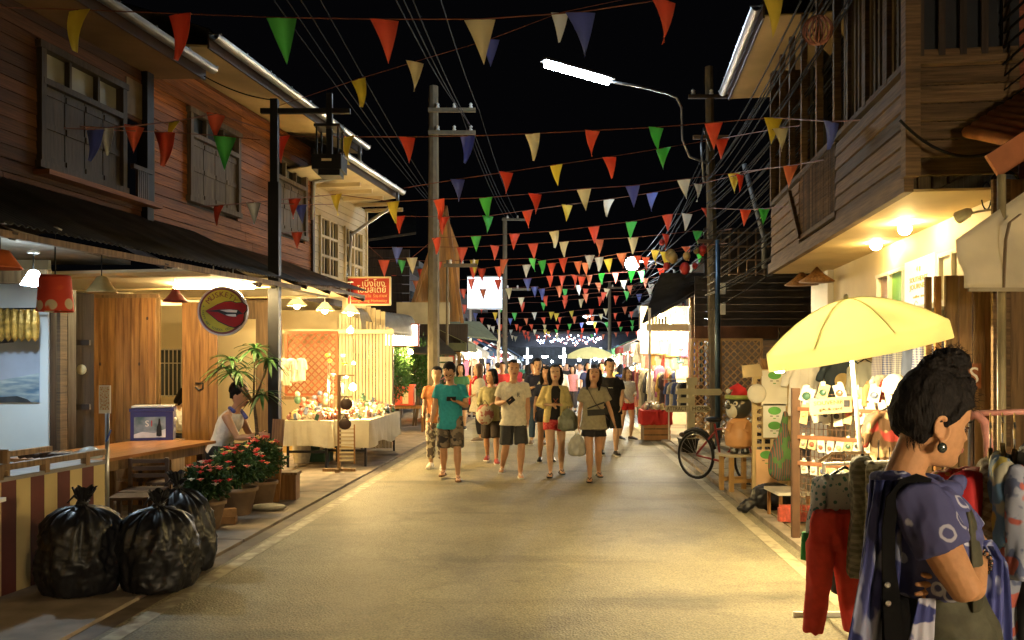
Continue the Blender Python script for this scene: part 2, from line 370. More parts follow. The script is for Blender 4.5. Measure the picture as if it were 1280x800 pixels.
def corrugated(th, u0, u1, y0, z0, y1, z1, mat, pitch=.076, amp=.012, sheet=.76, name='roof_sheet', z1b=None, dz=0):
    """sloping sheets from (y0,z0) to (y1,z1)"""
    u = u0
    while u < u1-.01:
        e = min(u+sheet, u1); n = int((e-u)/pitch*4)+1; vs = []; fs = []
        for i in range(n+1):
            uu = u+(e-u)*i/n; o = amp*math.sin(2*PI*(uu-u0)/pitch); zz1 = z1+((z1b-z1)*(uu-u0)/(u1-u0) if z1b is not None else 0)
            for yy, z in ((y0, z0), ((y0+y1)/2, (z0+zz1)/2-.01), (y1, zz1)):
                vs.append((uu, yy, z+o)); vs.append((uu, yy, z+o-.004))
        for i in range(n):
            k = 6*i
            for j in (0, 2): fs += [(k+j, k+j+2, k+j+8, k+j+6), (k+j+1, k+j+7, k+j+9, k+j+3)]
            fs.append((k+4, k+5, k+11, k+10))
        me = bpy.data.meshes.new(name); me.from_pydata(vs, [], fs); me.materials.append(mat); me.polygons.foreach_set('use_smooth', [True]*len(fs))
        link(name, me, None, th, (0, 0, .004*R.random())); u = e-.0
def eave(th, ua, ub, yw, yo, zw, zo, soff, sg, gut=m_gutter, roof=m_tin_dk):
    """soffit, fascia, gutter and roof sheet; yo = outer local y"""
    m = MB(); 
    m.add([(ua, yw, zw), (ub, yw, zw), (ub, yo, zo), (ua, yo, zo), (ua, yw, zw+.02), (ub, yw, zw+.02), (ub, yo, zo+.02), (ua, yo, zo+.02)], [(0,1,2,3),(4,7,6,5),(0,3,7,4),(1,5,6,2),(3,2,6,7),(0,4,5,1)]).build('soffit', soff, th)
    n = int((ub-ua)/.6)
    bx('fascia', th, ((ua+ub)/2, yo, zo+.07), (ub-ua, .025, .18), m_dkwood)
    g = MB(); pr = [(math.cos(a)*.07, math.sin(a)*.07) for a in [PI+PI*i/8 for i in range(9)]]; vs = []; fs = []
    for u in (ua-.03, ub+.03):
        vs += [(u, yo+sg*.09+p[0], zo+.13+p[1]) for p in pr]+[(u, yo+sg*.09+p[0]*.9, zo+.135+p[1]*.9) for p in pr]
    for i in range(8): fs += [(i, i+1, i+19, i+18), (i+9, i+27, i+28, i+10)]
    fs += [(0, 18, 27, 9), (8, 17, 35, 26)]; fs += [tuple(range(0, 9))+tuple(range(17, 8, -1)), tuple(range(18, 27))+tuple(range(35, 26, -1))]
    g.add(vs, fs)
    g.build('gutter', gut, th, smooth=False)
    for i in range(n+1): bx('gutter_bracket', th, (ua+(ub-ua)*i/max(1, n), yo+sg*.09, zo+.135), (.02, .16, .012), m_gutter)
    inn = -sg
    corrugated(th, ua-.05, ub+.05, yo+sg*.03, zo+.19, yo+inn*3.2, zo+1.35, roof, sheet=.8)
# --- house with dark boards (nearest)
A = T('wooden_house', 'dark brown boarded two-storey shophouse nearest on the left, bluish lit shop below', 'house', FL.o, FL.ang)
uA, uB, uC, uD = -5.0, FL.u(183), FL.u(390), FL.u(457)
zb = 3.45
wa, wb = FL.u(45), FL.u(152)
h1 = (wa, wb, 3.62, 4.87); h2 = (wb+.06, uB-.02, 3.55, 4.55)
board_wall(A, uA, uB, zb-.1, 5.15, [h1, h2], m_wood_dk)
bx('wall', A, ((uA+uB)/2, .12, 4.3), (uB-uA, .06, 1.7), m_dark_v) if False else None
f = shutter_window(A, wa, wb, 3.62, 4.87, 0, -1, 4, .38, M('shutter_dark', (.05, .035, .022), .6, .3, 3, .2, st=(10, 10, 1.2)), glass=M('frosted', (.34, .34, .30), .4, .2, 3))
bx('window_sill', A, ((wa+uB)/2, -.09, 3.56), (uB-wa+.1, .20, .05), m_wood_h)
# open bay beside it: dark room, rail and turned posts
bx('post', A, (uB-.05, -.02, 4.2), (.13, .14, 1.9), m_black); bx('post', A, (wb+.55, -.02, 4.08), (.05, .05, 1.0), m_shut)
bx('hand_rail', A, ((wb+uB)/2, -.1, 3.95), (uB-wb-.1, .05, .05), m_dkwood)
for i in range(6): bx('baluster', A, (wb+.15+i*(uB-wb-.25)/6, -.1, 3.76), (.03, .03, .36), m_dkwood)
bx('transom_panel', A, ((wb+uB)/2, -.01, 4.78), (uB-wb-.12, .02, .42), M('transom_panel', (.20, .15, .09), .6, .2))
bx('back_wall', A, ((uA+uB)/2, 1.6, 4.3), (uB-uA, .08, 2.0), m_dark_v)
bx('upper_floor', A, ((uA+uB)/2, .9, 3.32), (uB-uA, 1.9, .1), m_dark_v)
eave(A, uA, FL.u(262, -.72), 0.02, -.66, 5.15, 5.12, M('soffit_brown', (.22, .13, .06), .7, .25, 2), -1)
# --- orange house
B = T('wooden_house', 'orange clapboard upper storey with arched grey shutters above the restaurant', 'house', FL.o, FL.ang)
w1 = (FL.u(233), FL.u(296), 3.80, 5.02); w2 = (FL.u(341), FL.u(380), 3.80, 5.02)
board_wall(B, uB+.03, uC-.06, zb-.35, 5.48, [w1, w2], m_wood_h)
for q in (w1, w2): shutter_window(B, q[0], q[1], q[2], q[3], 0, -1, 4, .34)
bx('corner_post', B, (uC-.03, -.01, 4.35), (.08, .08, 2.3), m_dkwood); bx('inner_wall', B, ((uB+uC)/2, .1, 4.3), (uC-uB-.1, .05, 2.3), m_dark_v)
eave(B, FL.u(268, -.9), FL.u(452, -.82), 0.02, -.82, 5.5, 5.42, m_soffit, -1)
for px in (262, 330, 400): 
    u = FL.u(px, -.4)
g = MB(); uu = FL.u(452, -.9); g.tube([(uu-.1, -.9, 5.45), (uu-.1, -.9, 5.2), (uu+.05, -.6, 5.0), (uu-.2, -.1, 4.85), (uu-.2, -.06, 4.2)], .035, 8).build('downpipe', m_gutter, B, smooth=True)
# --- cream house
Cc = T('wooden_house', 'cream boarded house with small-paned windows beyond the orange one', 'house', FL.o, FL.ang)
board_wall(Cc, uC+.02, uD, 2.9, 4.88, [(uC+.3, uC+1.15, 3.3, 4.35), (uC+1.5, uD-.25, 3.3, 4.35)], m_creamb)
for a, b in ((uC+.3, uC+1.15), (uC+1.5, uD-.25)):
    f = T('window', None, None, ((a+b)/2, 0, 0)); f.parent = Cc; w = b-a
    bx('pane', f, (0, .02, 3.82), (w, .01, 1.05), m_glass)
    for s in (-1, 0, 1): bx('frame', f, (s*(w/2-.02), -.01, 3.825), (.06, .07, 1.07), m_creamb)
    for z in (3.3, 3.65, 4.0, 4.34): bx('frame', f, (0, -.012, z), (w, .06, .045), m_creamb)
    for s in (-.25, .25): bx('muntin', f, (s*w, -.005, 3.82), (.025, .03, 1.05), m_creamb)
bx('corner_post', Cc, (uD+.02, 0, 3.9), (.07, .07, 2.0), m_creamb); bx('inner_wall', Cc, ((uC+uD)/2, .12, 3.9), (uD-uC, .05, 2.2), m_dark_v)
bx('side_wall', Cc, (uD, 1.6, 3.6), (.06, 3.0, 3.4), m_creamb)
eave(Cc, FL.u(432, -1.0), FL.u(504, -.95)-.2, 0.02, -.9, 4.88, 4.98, m_creamb, -1)
for i in range(5): bx('rafter', Cc, (uC+.2+i*.62, -.42, 4.86), (.05, .8, .07), m_creamb)
uu = FL.u(500, -.98)-.15; g = MB(); g.tube([(uu, -.98, 5.05), (uu, -.98, 4.85), (uu-.2, -.1, 4.2), (uu-.2, -.06, 3.4)], .035, 8).build('downpipe', m_gutter, Cc, smooth=True)
# --- awnings
aw = T('tin_awning', 'long dark corrugated awning over the left shopfronts', 'awning', FL.o, FL.ang)
corrugated(aw, uA, 3.35, .0, 3.42, -1.55, 2.62, m_tin_dk, z1b=2.72)
for u in (-3.6, -1.6, .3, 2.2): bx('rafter', aw, (u, -.78, 2.96), (.05, 1.66, .06), m_dkwood, rot=(.475, 0, 0))
bx('edge_beam', aw, (-.85, -1.5, 2.6), (8.3, .05, .05), m_plank_b, rot=(0, -.012, 0))
aw2 = T('tin_awning', 'brown corrugated awning past the black post', 'awning', FL.o, FL.ang)
corrugated(aw2, 3.42, 5.9, .0, 3.36, -1.48, 2.72, m_tin_br, z1b=2.84)
bx('edge_beam', aw2, (4.65, -1.42, 2.74), (2.5, .05, .05), m_plank_b)
for u in (3.6, 4.4, 5.1, 5.8): bx('rafter', aw2, (u, -.74, 2.98), (.04, 1.58, .05), m_dkwood, rot=(.39, 0, 0))
# --- ground floor of the left row
S1 = T('shop_interior', 'pale blue-white shop room on the far left with a landscape poster', 'shop', FL.o, FL.ang)
m_bluewall = M('pale_wall', (.62, .70, .74), .6, .06, 1.5, .05)
def front_box(name, th, pxa, pxb, d, z0, z1, mat, t=.04, fr=FL):
    """slab facing the camera squarely, at depth d, in world coords -> th local"""
    a = P(pxa, 0, d); b = P(pxb, 0, d); c = (a+b)/2; c.z = (z0+z1)/2
    return wbox(name, th, c, (b.x-a.x, t, z1-z0), mat)
def wbox(name, th, c, d, mat, rz=0.):
    bpy_inv = Matrix.Translation(th.location) @ th.rotation_euler.to_matrix().to_4x4(); inv = bpy_inv.inverted()
    return bx(name, th, inv @ Vector(c), d, mat, rz-th.rotation_euler.z)
def wl(th, p):
    return (Matrix.Translation(th.location) @ th.rotation_euler.to_matrix().to_4x4()).inverted() @ Vector(p)
front_box('wall', S1, -260, 62, 8.9, 0, 2.75, m_bluewall, .06)
wbox('ceiling', S1, (-6.4, 7.2, 2.78), (4.4, 4.4, .04), M('shop_ceiling', (.30, .26, .2), .7, .2))
wbox('wall', S1, (-8.4, 6.6, 1.4), (.06, 5, 2.8), m_bluewall)
front_box('beam', S1, -200, 62, 8.0, 2.42, 2.55, m_plank_b, .08)
# poster: sky, sea, shore, each a flat print colour
po = T('landscape_poster', 'large poster of sea and blue hills on the pale shop wall', 'poster', P(0, 504, 8.86))
ps = MB(); 
def hexp(px, py, d=8.86): return P(px, py, d)-P(0, 504, 8.86)
def pane(name, th, pts, mat, y0=0., t=.006):
    m = MB(); n = len(pts); vs = [Vector((p.x, y0-t, p.z)) for p in pts]+[Vector((p.x, y0, p.z)) for p in pts]
    m.add(vs, [tuple(range(n)), tuple(reversed(range(n, 2*n)))]+[(i, i+n, (i+1) % n+n, (i+1) % n) for i in range(n)]); return m.build(name, mat, th)
pane('poster_sheet', po, [hexp(-120, 504), hexp(50, 503), hexp(50, 395), hexp(-120, 395)], M('print_sky', (.40, .47, .60), .5, .25, 1.2, 0))
pane('poster_print', po, [hexp(-120, 483), hexp(-20, 478), hexp(20, 472), hexp(49.5, 466), hexp(49.5, 503), hexp(-120, 503.5)], M('print_sea', (.10, .19, .30), .5, .5, 5, 0, st=(1, 1, 5), col2=(.42, .5, .52)), -.006, .003)
pane('poster_print', po, [hexp(-60, 503), hexp(-10, 497), hexp(22, 495), hexp(35, 499), hexp(40, 503)], M('print_rock', (.05, .06, .07), .5, .4), -.009, .003)
pane('poster_print', po, [hexp(-5, 430), hexp(8, 405), hexp(14, 402), hexp(19, 412), hexp(18, 428)], M('print_dark', (.04, .05, .09), .5, .4), -.009, .003)
for i in range(9):
    px = -24+i*8.5; m = MB(); c = P(px, 396, 8.6); m.lathe([(.005, -.34), (.035, -.30), (.045, -.15), (.03, -.02), (.006, 0)], (0, 0, 0), 8).build('snack_bag', M('foil_gold', (.45, .28, .06), .3, .5, 20, .4, metal=.3), None, (c.x, c.y, c.z+.09), smooth=False)
    tag(bpy.data.objects[-1] if False else COL.objects[-1], 'gold foil snack packets hanging in a row above the sea poster', 'packet', 'gold packets above the poster')
bx('hanging_rod', S1, wl(S1, P(12, 386, 8.6)), (.015, .9, .015), m_black, 0)
# dark folding doors
D1 = T('folding_door', 'dark folding wooden door leaves beside the pale shop', 'door', P(62, 457, 8.75)*1)
D1.location.z = 0
for i, (pa, pb, d0) in enumerate(((61, 72, 8.9), (73, 82, 8.7), (83, 93, 8.95), (94, 117, 9.35))):
    a = P(pa, 0, d0); b = P(pb, 0, d0+.12); L = (b-a); L.z = 0
    c = (a+b)/2-D1.location; ang = math.atan2(L.y, L.x)
    lf = bx('door_leaf', D1, (c.x, c.y, 1.24), (L.length, .04, 2.42), (m_dark_v, m_plank_g, m_dark_v, m_dark_v)[i], ang)
for z in (.5, 1.2, 1.9): 
    bx('door_rail', D1, P(105, 0, 9.36)*Vector((1, 1, 0))[0] if False else (P(105, 457, 9.38).x-D1.location.x, .56, z), (.2, .03, .06), m_dark_v)
mk = MB(); mk.lathe([(.001, -.012), (.05, -.01), (.055, .0), (.03, .012), (.001, .014)], (0, 0, 0), 14).build('door_plate', M('brass_plate', (.5, .42, .22), .4, .1), D1, P(102, 462, 9.3)-D1.location, (PI/2, 0, 0))
# golden plank partition
P1 = T('plank_partition', 'golden brown vertical plank partition left of the lit doorway', 'partition', (P(155, 0, 10.4).x, 10.4, 0))
a, b = P(114, 0, 10.4).x, P(195, 0, 10.4).x; n = 8
for i in range(n):
    wd = (b-a)/n; bx('plank', P1, (a+wd*(i+.5)-P1.location.x, R.uniform(-.004, .004), 1.27), (wd-.005, .03, 2.44), m_plank_v)
bx('top_rail', P1, (0, .0, 2.5), (b-a+.06, .05, .05), m_plank_b)
for px, py in ((184, 398), (125, 455), (174, 455)): MB().ball((0, 0, 0), .014, 8, 5, 1, .5, 1.6).build('knot', m_dkwood, P1, P(px, py, 10.375)-P1.location)
P2 = T('plank_door', 'open brown plank door with a hasp behind the lips sign', 'door', (P(250, 0, 11.2).x, 11.2, 0))
a, b = P(228, 0, 11.2).x, P(272, 0, 11.2).x
for i in range(4): wd = (b-a)/4; bx('plank', P2, (a+wd*(i+.5)-P2.location.x, R.uniform(-.003, .003), 1.27), (wd-.004, .035, 2.42), m_plank_v)
MB().tube([(-.05, -.03, 1.42), (.05, -.03, 1.42), (.05, -.03, 1.35), (0, -.03, 1.33), (-.05, -.03, 1.37)], .012, 6).build('hasp', m_black, P2)
# restaurant room
RM = T('restaurant_room', 'cream plastered restaurant room lit by a ceiling tube behind the planks', 'room', FL.o, FL.ang)
uR0, uR1 = 2.3, 8.1
bx('back_wall', RM, ((uR0+uR1)/2, 2.6, 1.3), (uR1-uR0, .08, 2.6), m_cream)
bx('side_wall', RM, (2.95, 1.6, 1.3), (.08, 1.9, 2.6), m_cream)
bx('far_wall', RM, (5.35, 1.25, 1.3), (.08, 2.6, 2.6), m_cream)
m_ceil = M('ceiling_cream', (.70, .60, .40), .7, .06, 1, .05)
bx('ceiling', RM, (2.65, .55, 2.62), (3.5, 4.0, .03), m_ceil); bx('ceiling', RM, (6.15, .95, 2.92), (3.5, 3.3, .03), m_ceil); bx('back_wall', RM, (6.15, 2.6, 2.76), (3.5, .08, .32), m_cream)
for u in (1.2, 2.6, 4.0): bx('ceiling_batten', RM, (u, .55, 2.595), (.04, 4.0, .02), m_soffit)
front_box('door_post', RM, 321, 345, 12.2, 0, 2.55, m_plank_b, .10)
front_box('lintel', RM, 270, 350, 12.25, 2.32, 2.6, m_plank_b, .08)
front_box('door_post', RM, 195, 200, 10.6, 0, 2.5, m_plank_b, .06)
# window grille seen through the first gap
gr = T('window_grille', 'white iron window grille seen through the restaurant doorway', 'grille', P(212, 437, 12.6)); 
for i in range(9): bx('bar', gr, (-.26+i*.062, 0, -.34), (.012, .012, .72), m_steel)
for z in (0, -.2, -.68): bx('rail', gr, (0, -.01, z), (.56, .012, .015), m_steel)
bx('dark_opening', gr, (0, .05, -.34), (.56, .02, .7), m_glass)
pf = T('framed_picture', 'small framed picture on the cream wall behind the lips sign', 'picture', P(278, 424, 13.5))
bx('frame', pf, (0, 0, 0), (.22, .02, .28), m_plank_v); bx('picture', pf, (0, -.012, 0), (.17, .006, .22), M('picture_print', (.35, .34, .33), .5, .5, 12))
# ceiling tubes
def tube_light(name, label, a, b, strength, col, r=.018, grp=None, fix=True):
    a = Vector(a); b = Vector(b); t = T(name, label, 'lamp', (a+b)/2, 0, grp); d = b-a
    q = MB(); q.tube([-d/2, d/2], r, 10).build('tube', ME('tube_%g_%g' % (strength, col[0]), col, strength), t, smooth=True)
    if fix: MB().bar(-d/2*1.04+Vector((0, 0, r+.03)), d/2*1.04+Vector((0, 0, r+.03)), .05, .03).build('fitting', m_white, t)
    return t
tube_light('ceiling_tube', 'fluorescent tube glowing on the cream ceiling above the lips sign', Vector((P(218, 0, 9.95).x, 9.95, 2.565)), Vector((P(318, 0, 9.95).x, 9.95, 2.565)), 190, (1, .74, .34))
tube_light('ceiling_tube', 'second fluorescent tube deeper in the restaurant room', FL.w(6.2, 1.2, 2.55), FL.w(7.2, 1.2, 2.55), 300, (1, .76, .38))
# ================= right house with overhang
FR = Frame((3.08, 6.58, 0), (.122, 1))
Dh = T('wooden_house', 'dark weathered boarded house with lit overhang on the right', 'house', FR.o, FR.ang)
UE = FR.u(965)
GW = -.75   # ground wall, local y (negative = away from street)
m_oldv = M('old_plank_vertical', (.10, .072, .048), .8, .4, 2.2, .3, st=(14, 14, 1), ov=.3)
# front face (towards camera): boards with a slatted window above
fx = [(-.75, 0.0)]
z = 3.1
while z < 3.95:
    bx('board', Dh, (-.01, -.375+R.uniform(-.01, .01), z+.07), (.03, .78, .130), m_plank_g, rot=(0, .16, 0)); z += .14
for i in range(5): bx('slat', Dh, (-.01, -.06-i*.155, 4.75), (.03, .05, 1.5), m_dark_v)
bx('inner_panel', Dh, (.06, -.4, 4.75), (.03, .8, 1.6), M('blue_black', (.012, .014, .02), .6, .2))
bx('corner_post', Dh, (-.01, .01, 4.4), (.11, .11, 2.6), m_plank_g)
bx('sill_rail', Dh, (-.03, -.38, 3.98), (.07, .8, .06), m_plank_g)
# side face along the street
ur0, ur1 = FR.u(1046), FR.u(1000)
def side_boards(u0, u1, z0, z1):
    z = z0
    while z < z1-.02:
        n = max(1, int((u1-u0)/1.6+.5))
        for i in range(n):
            bx('board', Dh, (u0+(u1-u0)*(i+.5)/n, .0, z+.07), ((u1-u0)/n-.008, .026, .130), m_plank_g, rot=(.10, R.uniform(-.004, .004), 0))
        z += .14
side_boards(.06, ur0, 3.1, 3.95); side_boards(ur1, UE, 3.1, 3.95)
bx('floor_beam', Dh, (UE/2, .02, 3.06), (UE, .07, .14), m_plank_g)
bx('hand_rail', Dh, ((ur0+ur1)/2, 0, 3.98), (ur1-ur0, .05, .05), m_plank_g); bx('bottom_rail', Dh, ((ur0+ur1)/2, 0, 3.22), (ur1-ur0, .05, .05), m_plank_g)
for i in range(int((ur1-ur0)/.075)): bx('baluster', Dh, (ur0+.04+i*.075, 0, 3.6), (.028, .02, .76), m_plank_g)
bx('rail_beam', Dh, ((UE+.0)/2, .0, 4.0), (UE, .06, .05), m_plank_g)
for px in (1140, 1112, 1085, 1063, 1046, 1024, 1005, 990, 978, 966):
    bx('post', Dh, (max(.02, FR.u(px)), 0, 4.95), (.07, .07, 1.9), m_plank_g)
# vertical slat screens between the first posts
for i in range(16):
    u = FR.u(1138)+.05+i*.125
    if u < ur0: bx('slat', Dh, (u, -.01, 4.9), (.05, .02, 1.8), m_oldv)
# inner wall of the verandah with shutters
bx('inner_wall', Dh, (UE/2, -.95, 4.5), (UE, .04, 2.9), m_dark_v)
for i in range(14): bx('shutter', Dh, (.25+i*.42, -.91, 4.4), (.36, .03, 2.0), m_oldv)
for px in (1023, 1008, 996): bx('shutter_leaf', Dh, (FR.u(px), -.25, 4.6), (.5, .03, 1.5), M('pale_shutter', (.17, .16, .13), .7, .3, 3, .2, st=(10, 10, 1)), rot=(0, 0, -.5))
bx('far_wall', Dh, (UE, -.5, 4.5), (.05, 1.0, 2.9), m_plank_g)
m_yceil = M('overhang_ceiling', (.66, .52, .28), .7, .14, 1.4, .06)
for i in range(5): bx('ceiling_panel', Dh, (UE/5*(i+.5), -.38, 3.0), (UE/5-.012, .74, .02), m_yceil)
eave(Dh, FR.u(957, .42), FR.u(905, .52), -.95, .44, 6.0, 5.98, m_soffit, 1)
for px_, d_, lab_ in ((1021, 11.6, 'larger conical straw hat hung over the cream pilaster'), (1002, 12.3, 'smaller conical straw hat hung left of the cream pilaster')):
    ht = T('straw_hat', lab_, 'hat', P(px_, 352 if px_ > 1010 else 356, d_)); MB().lathe([(.24, 0), (.10, .10), (.01, .20), (.005, .19), (.09, .085), (.23, -.008)], (0, 0, 0), 20).build('hat', m_plank_v, ht, smooth=True)
MB().bar((FR.u(1003), .03, 3.22), (FR.u(990), .03, 3.9), .05).build('brace', m_plank_g, Dh)
# rattan ball lamp under the eave, small bracket
g = MB(); 
rb = T('rattan_lamp', 'unlit reddish rattan ball lamp under the right eave', 'lamp', P(1022, 38, 8.4))
for k in range(7):
    a = k*PI/7; MB().tube([Vector((math.cos(t)*math.cos(a), math.cos(t)*math.sin(a), math.sin(t)))*.14 for t in [2*PI*i/14 for i in range(15)]], .008, 5).build('hoop', M('rattan_red', (.30, .12, .08), .6, .3), rb)
bx('cord', rb, (0, 0, .7), (.008, .008, 1.2), m_cable)
# ground-floor front
gw = lambda px: FR.u(px, GW)
bx('wall', Dh, ((gw(1098)+gw(1042))/2, GW-.03, 1.5), (gw(1042)-gw(1098), .06, 3.0), m_cream)
bx('door_opening', Dh, (gw(1049), GW+.01, 1.25), (gw(1040)-gw(1057), .03, 2.5), m_plank_b)
bx('pilaster', Dh, (gw(1030), GW+.02, 1.5), (gw(1019)-gw(1040), .1, 3.0), m_white)
bx('wall', Dh, ((0+gw(1098))/2, GW-.03, 2.83), (gw(1098), .06, .34), m_cream)
bx('ledge', Dh, ((gw(1098))/2-.1, GW+.05, 2.2), (gw(1098)+.3, .2, .05), m_white)
bx('back_wall', Dh, (3, GW-2.4, 1.5), (6.4, .06, 3.0), m_cream)
bx('far_side_wall', Dh, (gw(1019), GW-1.2, 1.5), (.06, 2.4, 3.0), m_cream)
# glazed strip: coloured panes
wcol = [(1099, 1101, m_white), (1102, 1113, M('pane_brown', (.28, .17, .08), .3, .15)), (1116, 1131, M('pane_green', (.15, .42, .06), .3, .1)), (1134, 1139, M('pane_grey', (.45, .45, .42), .3, .1)), (1180, 1192, M('pane_pale', (.7, .72, .7), .3, .1)), (1196, 1214, M('pane_paper', (.8, .78, .7), .5, .06)), (1218, 1240, M('pane_cream', (.68, .60, .42), .4, .1))]
for pa, pb, mm in wcol:
    ua, ub = gw(pb), gw(pa); bx('pane', Dh, ((ua+ub)/2, GW+.0, 2.44), (ub-ua, .012, .44), mm)
for px in (1100, 1114.5, 1132.5, 1178, 1194, 1216): bx('mullion', Dh, (gw(px), GW+.015, 2.44), (.035, .05, .46), m_white)
bx('frame', Dh, (gw(1098)/2, GW+.012, 2.67), (gw(1098), .05, .04), m_white)
# lit sign panel
ls = T('lit_sign', 'glowing white shop sign with faint lettering in the right window strip', 'sign', FR.w((gw(1177)+gw(1139))/2, GW+.05, 0), FR.ang)
lw_ = gw(1139)-gw(1177)
bx('sign_face', ls, (0, 0, 2.47), (lw_, .03, .47), ME('sign_glow', (1, .95, .82), .22))
msg = M('sign_ochre', (.65, .45, .12), .6)
rr = (PI/2, 0, PI)
text('4  #', 'lettering', msg, ls, (0, .018, 2.60), rr, .07, .002)
text('SOUTHEAST', 'lettering', msg, ls, (0, .018, 2.50), rr, .07, .002, w=.5)
text('JOURNEY', 'lettering', msg, ls, (0, .018, 2.43), rr, .07, .002, w=.5)
text('coffee  tea', 'lettering', msg, ls, (0, .018, 2.33), rr, .04, .002, w=.3)
sm = T('exit_sign', 'small dark green notice on the cream wall above the yellow umbrella', 'sign', FR.w(gw(1089), GW+.02, 2.21), FR.ang)
bx('plate', sm, (0, 0, 0), (.16, .01, .14), M('green_plate', (.03, .09, .03), .5)); bx('print', sm, (0, .007, .03), (.11, .003, .025), m_white); bx('print', sm, (0, .007, -.02), (.09, .003, .02), m_white)
# bulbs under the overhang
m_bulb = ME('bulb_warm', (1, .68, .26), 520)
def globe_lamp(name, label, p, r, strength, col=(1, .68, .26), cord=.2, grp=None, shade=None):
    t = T(name, label, 'lamp', p, 0, grp)
    MB().ball((0, 0, 0), r, 14, 10).build('bulb', ME('bulb_%g_%g' % (strength, col[2]), col, strength), t, smooth=True)
    MB().lathe([(r*.35, r*.85), (r*.4, r*1.1), (r*.3, r*1.5), (.01, r*1.6)], (0, 0, 0), 10).build('socket', m_white, t)
    if cord: bx('cord', t, (0, 0, r*1.5+cord/2), (.008, .008, cord), m_cable)
    if shade:
        q, h, ms = shade; MB().lathe([(q, -r*.2), (q*.8, h*.35), (q*.35, h*.85), (q*.2, h), (q*.18, h*.98), (q*.32, h*.8), (q*.76, h*.32), (q*.97, -r*.2)], (0, 0, 0), 20).build('lamp_shade', ms, t, smooth=True)
    return t
globe_lamp('ceiling_lamp', 'globe lamp on a short stem, nearer of two under the overhang', P(1131, 286, 8.0), .06, 110, cord=.12)
globe_lamp('ceiling_lamp', 'globe lamp, farther of two under the overhang', P(1095, 306, 9.3), .06, 110, cord=.12)
sp = T('spotlight', 'small white spotlight on a conduit beside the tent peak', 'lamp', P(1196, 273, 6.6))
MB().lathe([(.045, 0), (.05, .01), (.04, .09), (.02, .12)], (0, 0, 0), 12).build('housing', m_white, sp, rot=(1.2, 0, .6)); MB().tube([(0, 0, 0), (.15, 0, .05), (.5, 0, .1), (.9, 0, .16)], .01, 6).build('conduit', m_white, sp)
# folded plank doors facing camera
D2 = T('plank_door', 'tall brown plank shop door folded open behind the woman', 'door', (P(1205, 0, 6.5).x, 6.5, 0))
for i, (pa, pb, mm, dy) in enumerate(((1164, 1172, m_plank_b, .1), (1172, 1180, m_plank_v, .05), (1181, 1197, m_plank_b, 0), (1198, 1214, m_plank_b, .003), (1215, 1230, m_plank_b, -.002), (1231, 1243, m_plank_b, .03))):
    a, b = P(pa, 0, 6.5).x, P(pb, 0, 6.5).x; bx('plank', D2, ((a+b)/2-D2.location.x, dy, 1.17), (b-a-.003, .03, 2.33), mm)
D3 = T('plank_wall', 'dark plank wall at the right edge behind the clothes rail', 'wall', (P(1285, 0, 6.2).x, 6.2, 0))
for i in range(10):
    bx('plank', D3, (-.2+i*.13, R.uniform(-.006, .006), 1.5), (.125, .03, 3.0), m_plank_b if i % 3 else m_plank_g)
s5 = T('price_sign', 'small orange sign with a white letter S on the plank door', 'sign', P(1212, 470, 6.44)); bx('plate', s5, (0, 0, 0), (.17, .01, .19), M('sign_brown', (.28, .10, .04), .6)); text('S', 'lettering', m_white, s5, (.03, -.008, 0), (PI/2, 0, 0), .17, .002)
# red-boarded neighbour and its terracotta roof edge
NB = T('wooden_house', 'red-boarded house at the upper right corner with terracotta roof edge', 'house', (4.55, 6.66, 0))
for i in range(28): bx('board', NB, (.1, 0, 2.4+i*.13), (1.4, .03, .125), M('board_red', (.22, .06, .03), .7, .3, 3, .2, st=(1, 6, 18), ov=.2), rot=(.1, 0, 0))
for i in range(9): MB().tube([(0, -.9, -.38), (0, .1, .0)], .045, 8).build('roof_tile', M('terracotta', (.46, .17, .06), .6, .25, 6), NB, P(1248+i*11, 190-i*7, 5.9)-NB.location+Vector((0, .3, .25)), (0, 0, 0), True)
pk = MB(); q0 = P(1240, 208, 5.5)-NB.location; q1 = P(1330, 150, 5.5)-NB.location; pk.bar(q0, q1, .03, .16).build('fascia', M('terracotta_board', (.42, .15, .06), .6), NB)
# black meter boxes / cable coils
cc = T('cable_coil', 'black coil of wire hanging by the junction under the red house', 'cable', P(1262, 228, 6.3))
for i in range(4): MB().tube([Vector((math.cos(t)*(.07+.012*i), .02*i, math.sin(t)*(.07+.01*i))) for t in [2*PI*k/16 for k in range(17)]], .008, 5).build('loop', m_cable, cc)
c2 = T('cable_coil', 'thin ring of wire on the overhang ceiling', 'cable', P(1233, 245, 6.9)); MB().tube([Vector((.04*math.cos(t), 0, .11*math.sin(t))) for t in [2*PI*k/16 for k in range(17)]], .006, 5).build('loop', m_cable, c2)
# ---- beyond: dark shed, tarpaulin, lattice fence
E = T('dark_shed', 'unlit dark wooden shed with plank gable past the overhang house', 'building', (P(940, 0, 19.6).x, 19.6, 0))
def fE(name, pa, pb, ya, yb, d, mat, t=.05):
    a = P(pa, yb, d); b = P(pb, ya, d); c = (a+b)/2-E.location; return bx(name, E, c, (b.x-a.x, t, b.z-a.z), mat)
m_blk = M('shed_black', (.035, .027, .02), .8, .4, 3, .2, st=(1, 1, 6), ov=.2)
for i in range(9): fE('board', 868, 1012, 345+i*9, 353.4+i*9, 20.2, m_blk)
fE('fascia', 868, 990, 408, 424, 19.7, M('fascia_rust', (.11, .05, .025), .7, .3, 4, .2))
fE('back_board', 880, 965, 285, 346, 21.0, M('upper_dark', (.02, .016, .012), .8, .3))
for i in range(7): fE('window_bar', 889+i*11, 891+i*11, 287, 346, 20.8, m_plank_g, .03)
for i in range(4): fE('window_rail', 886, 962, 290+i*17, 292+i*17, 20.75, m_plank_g, .03)
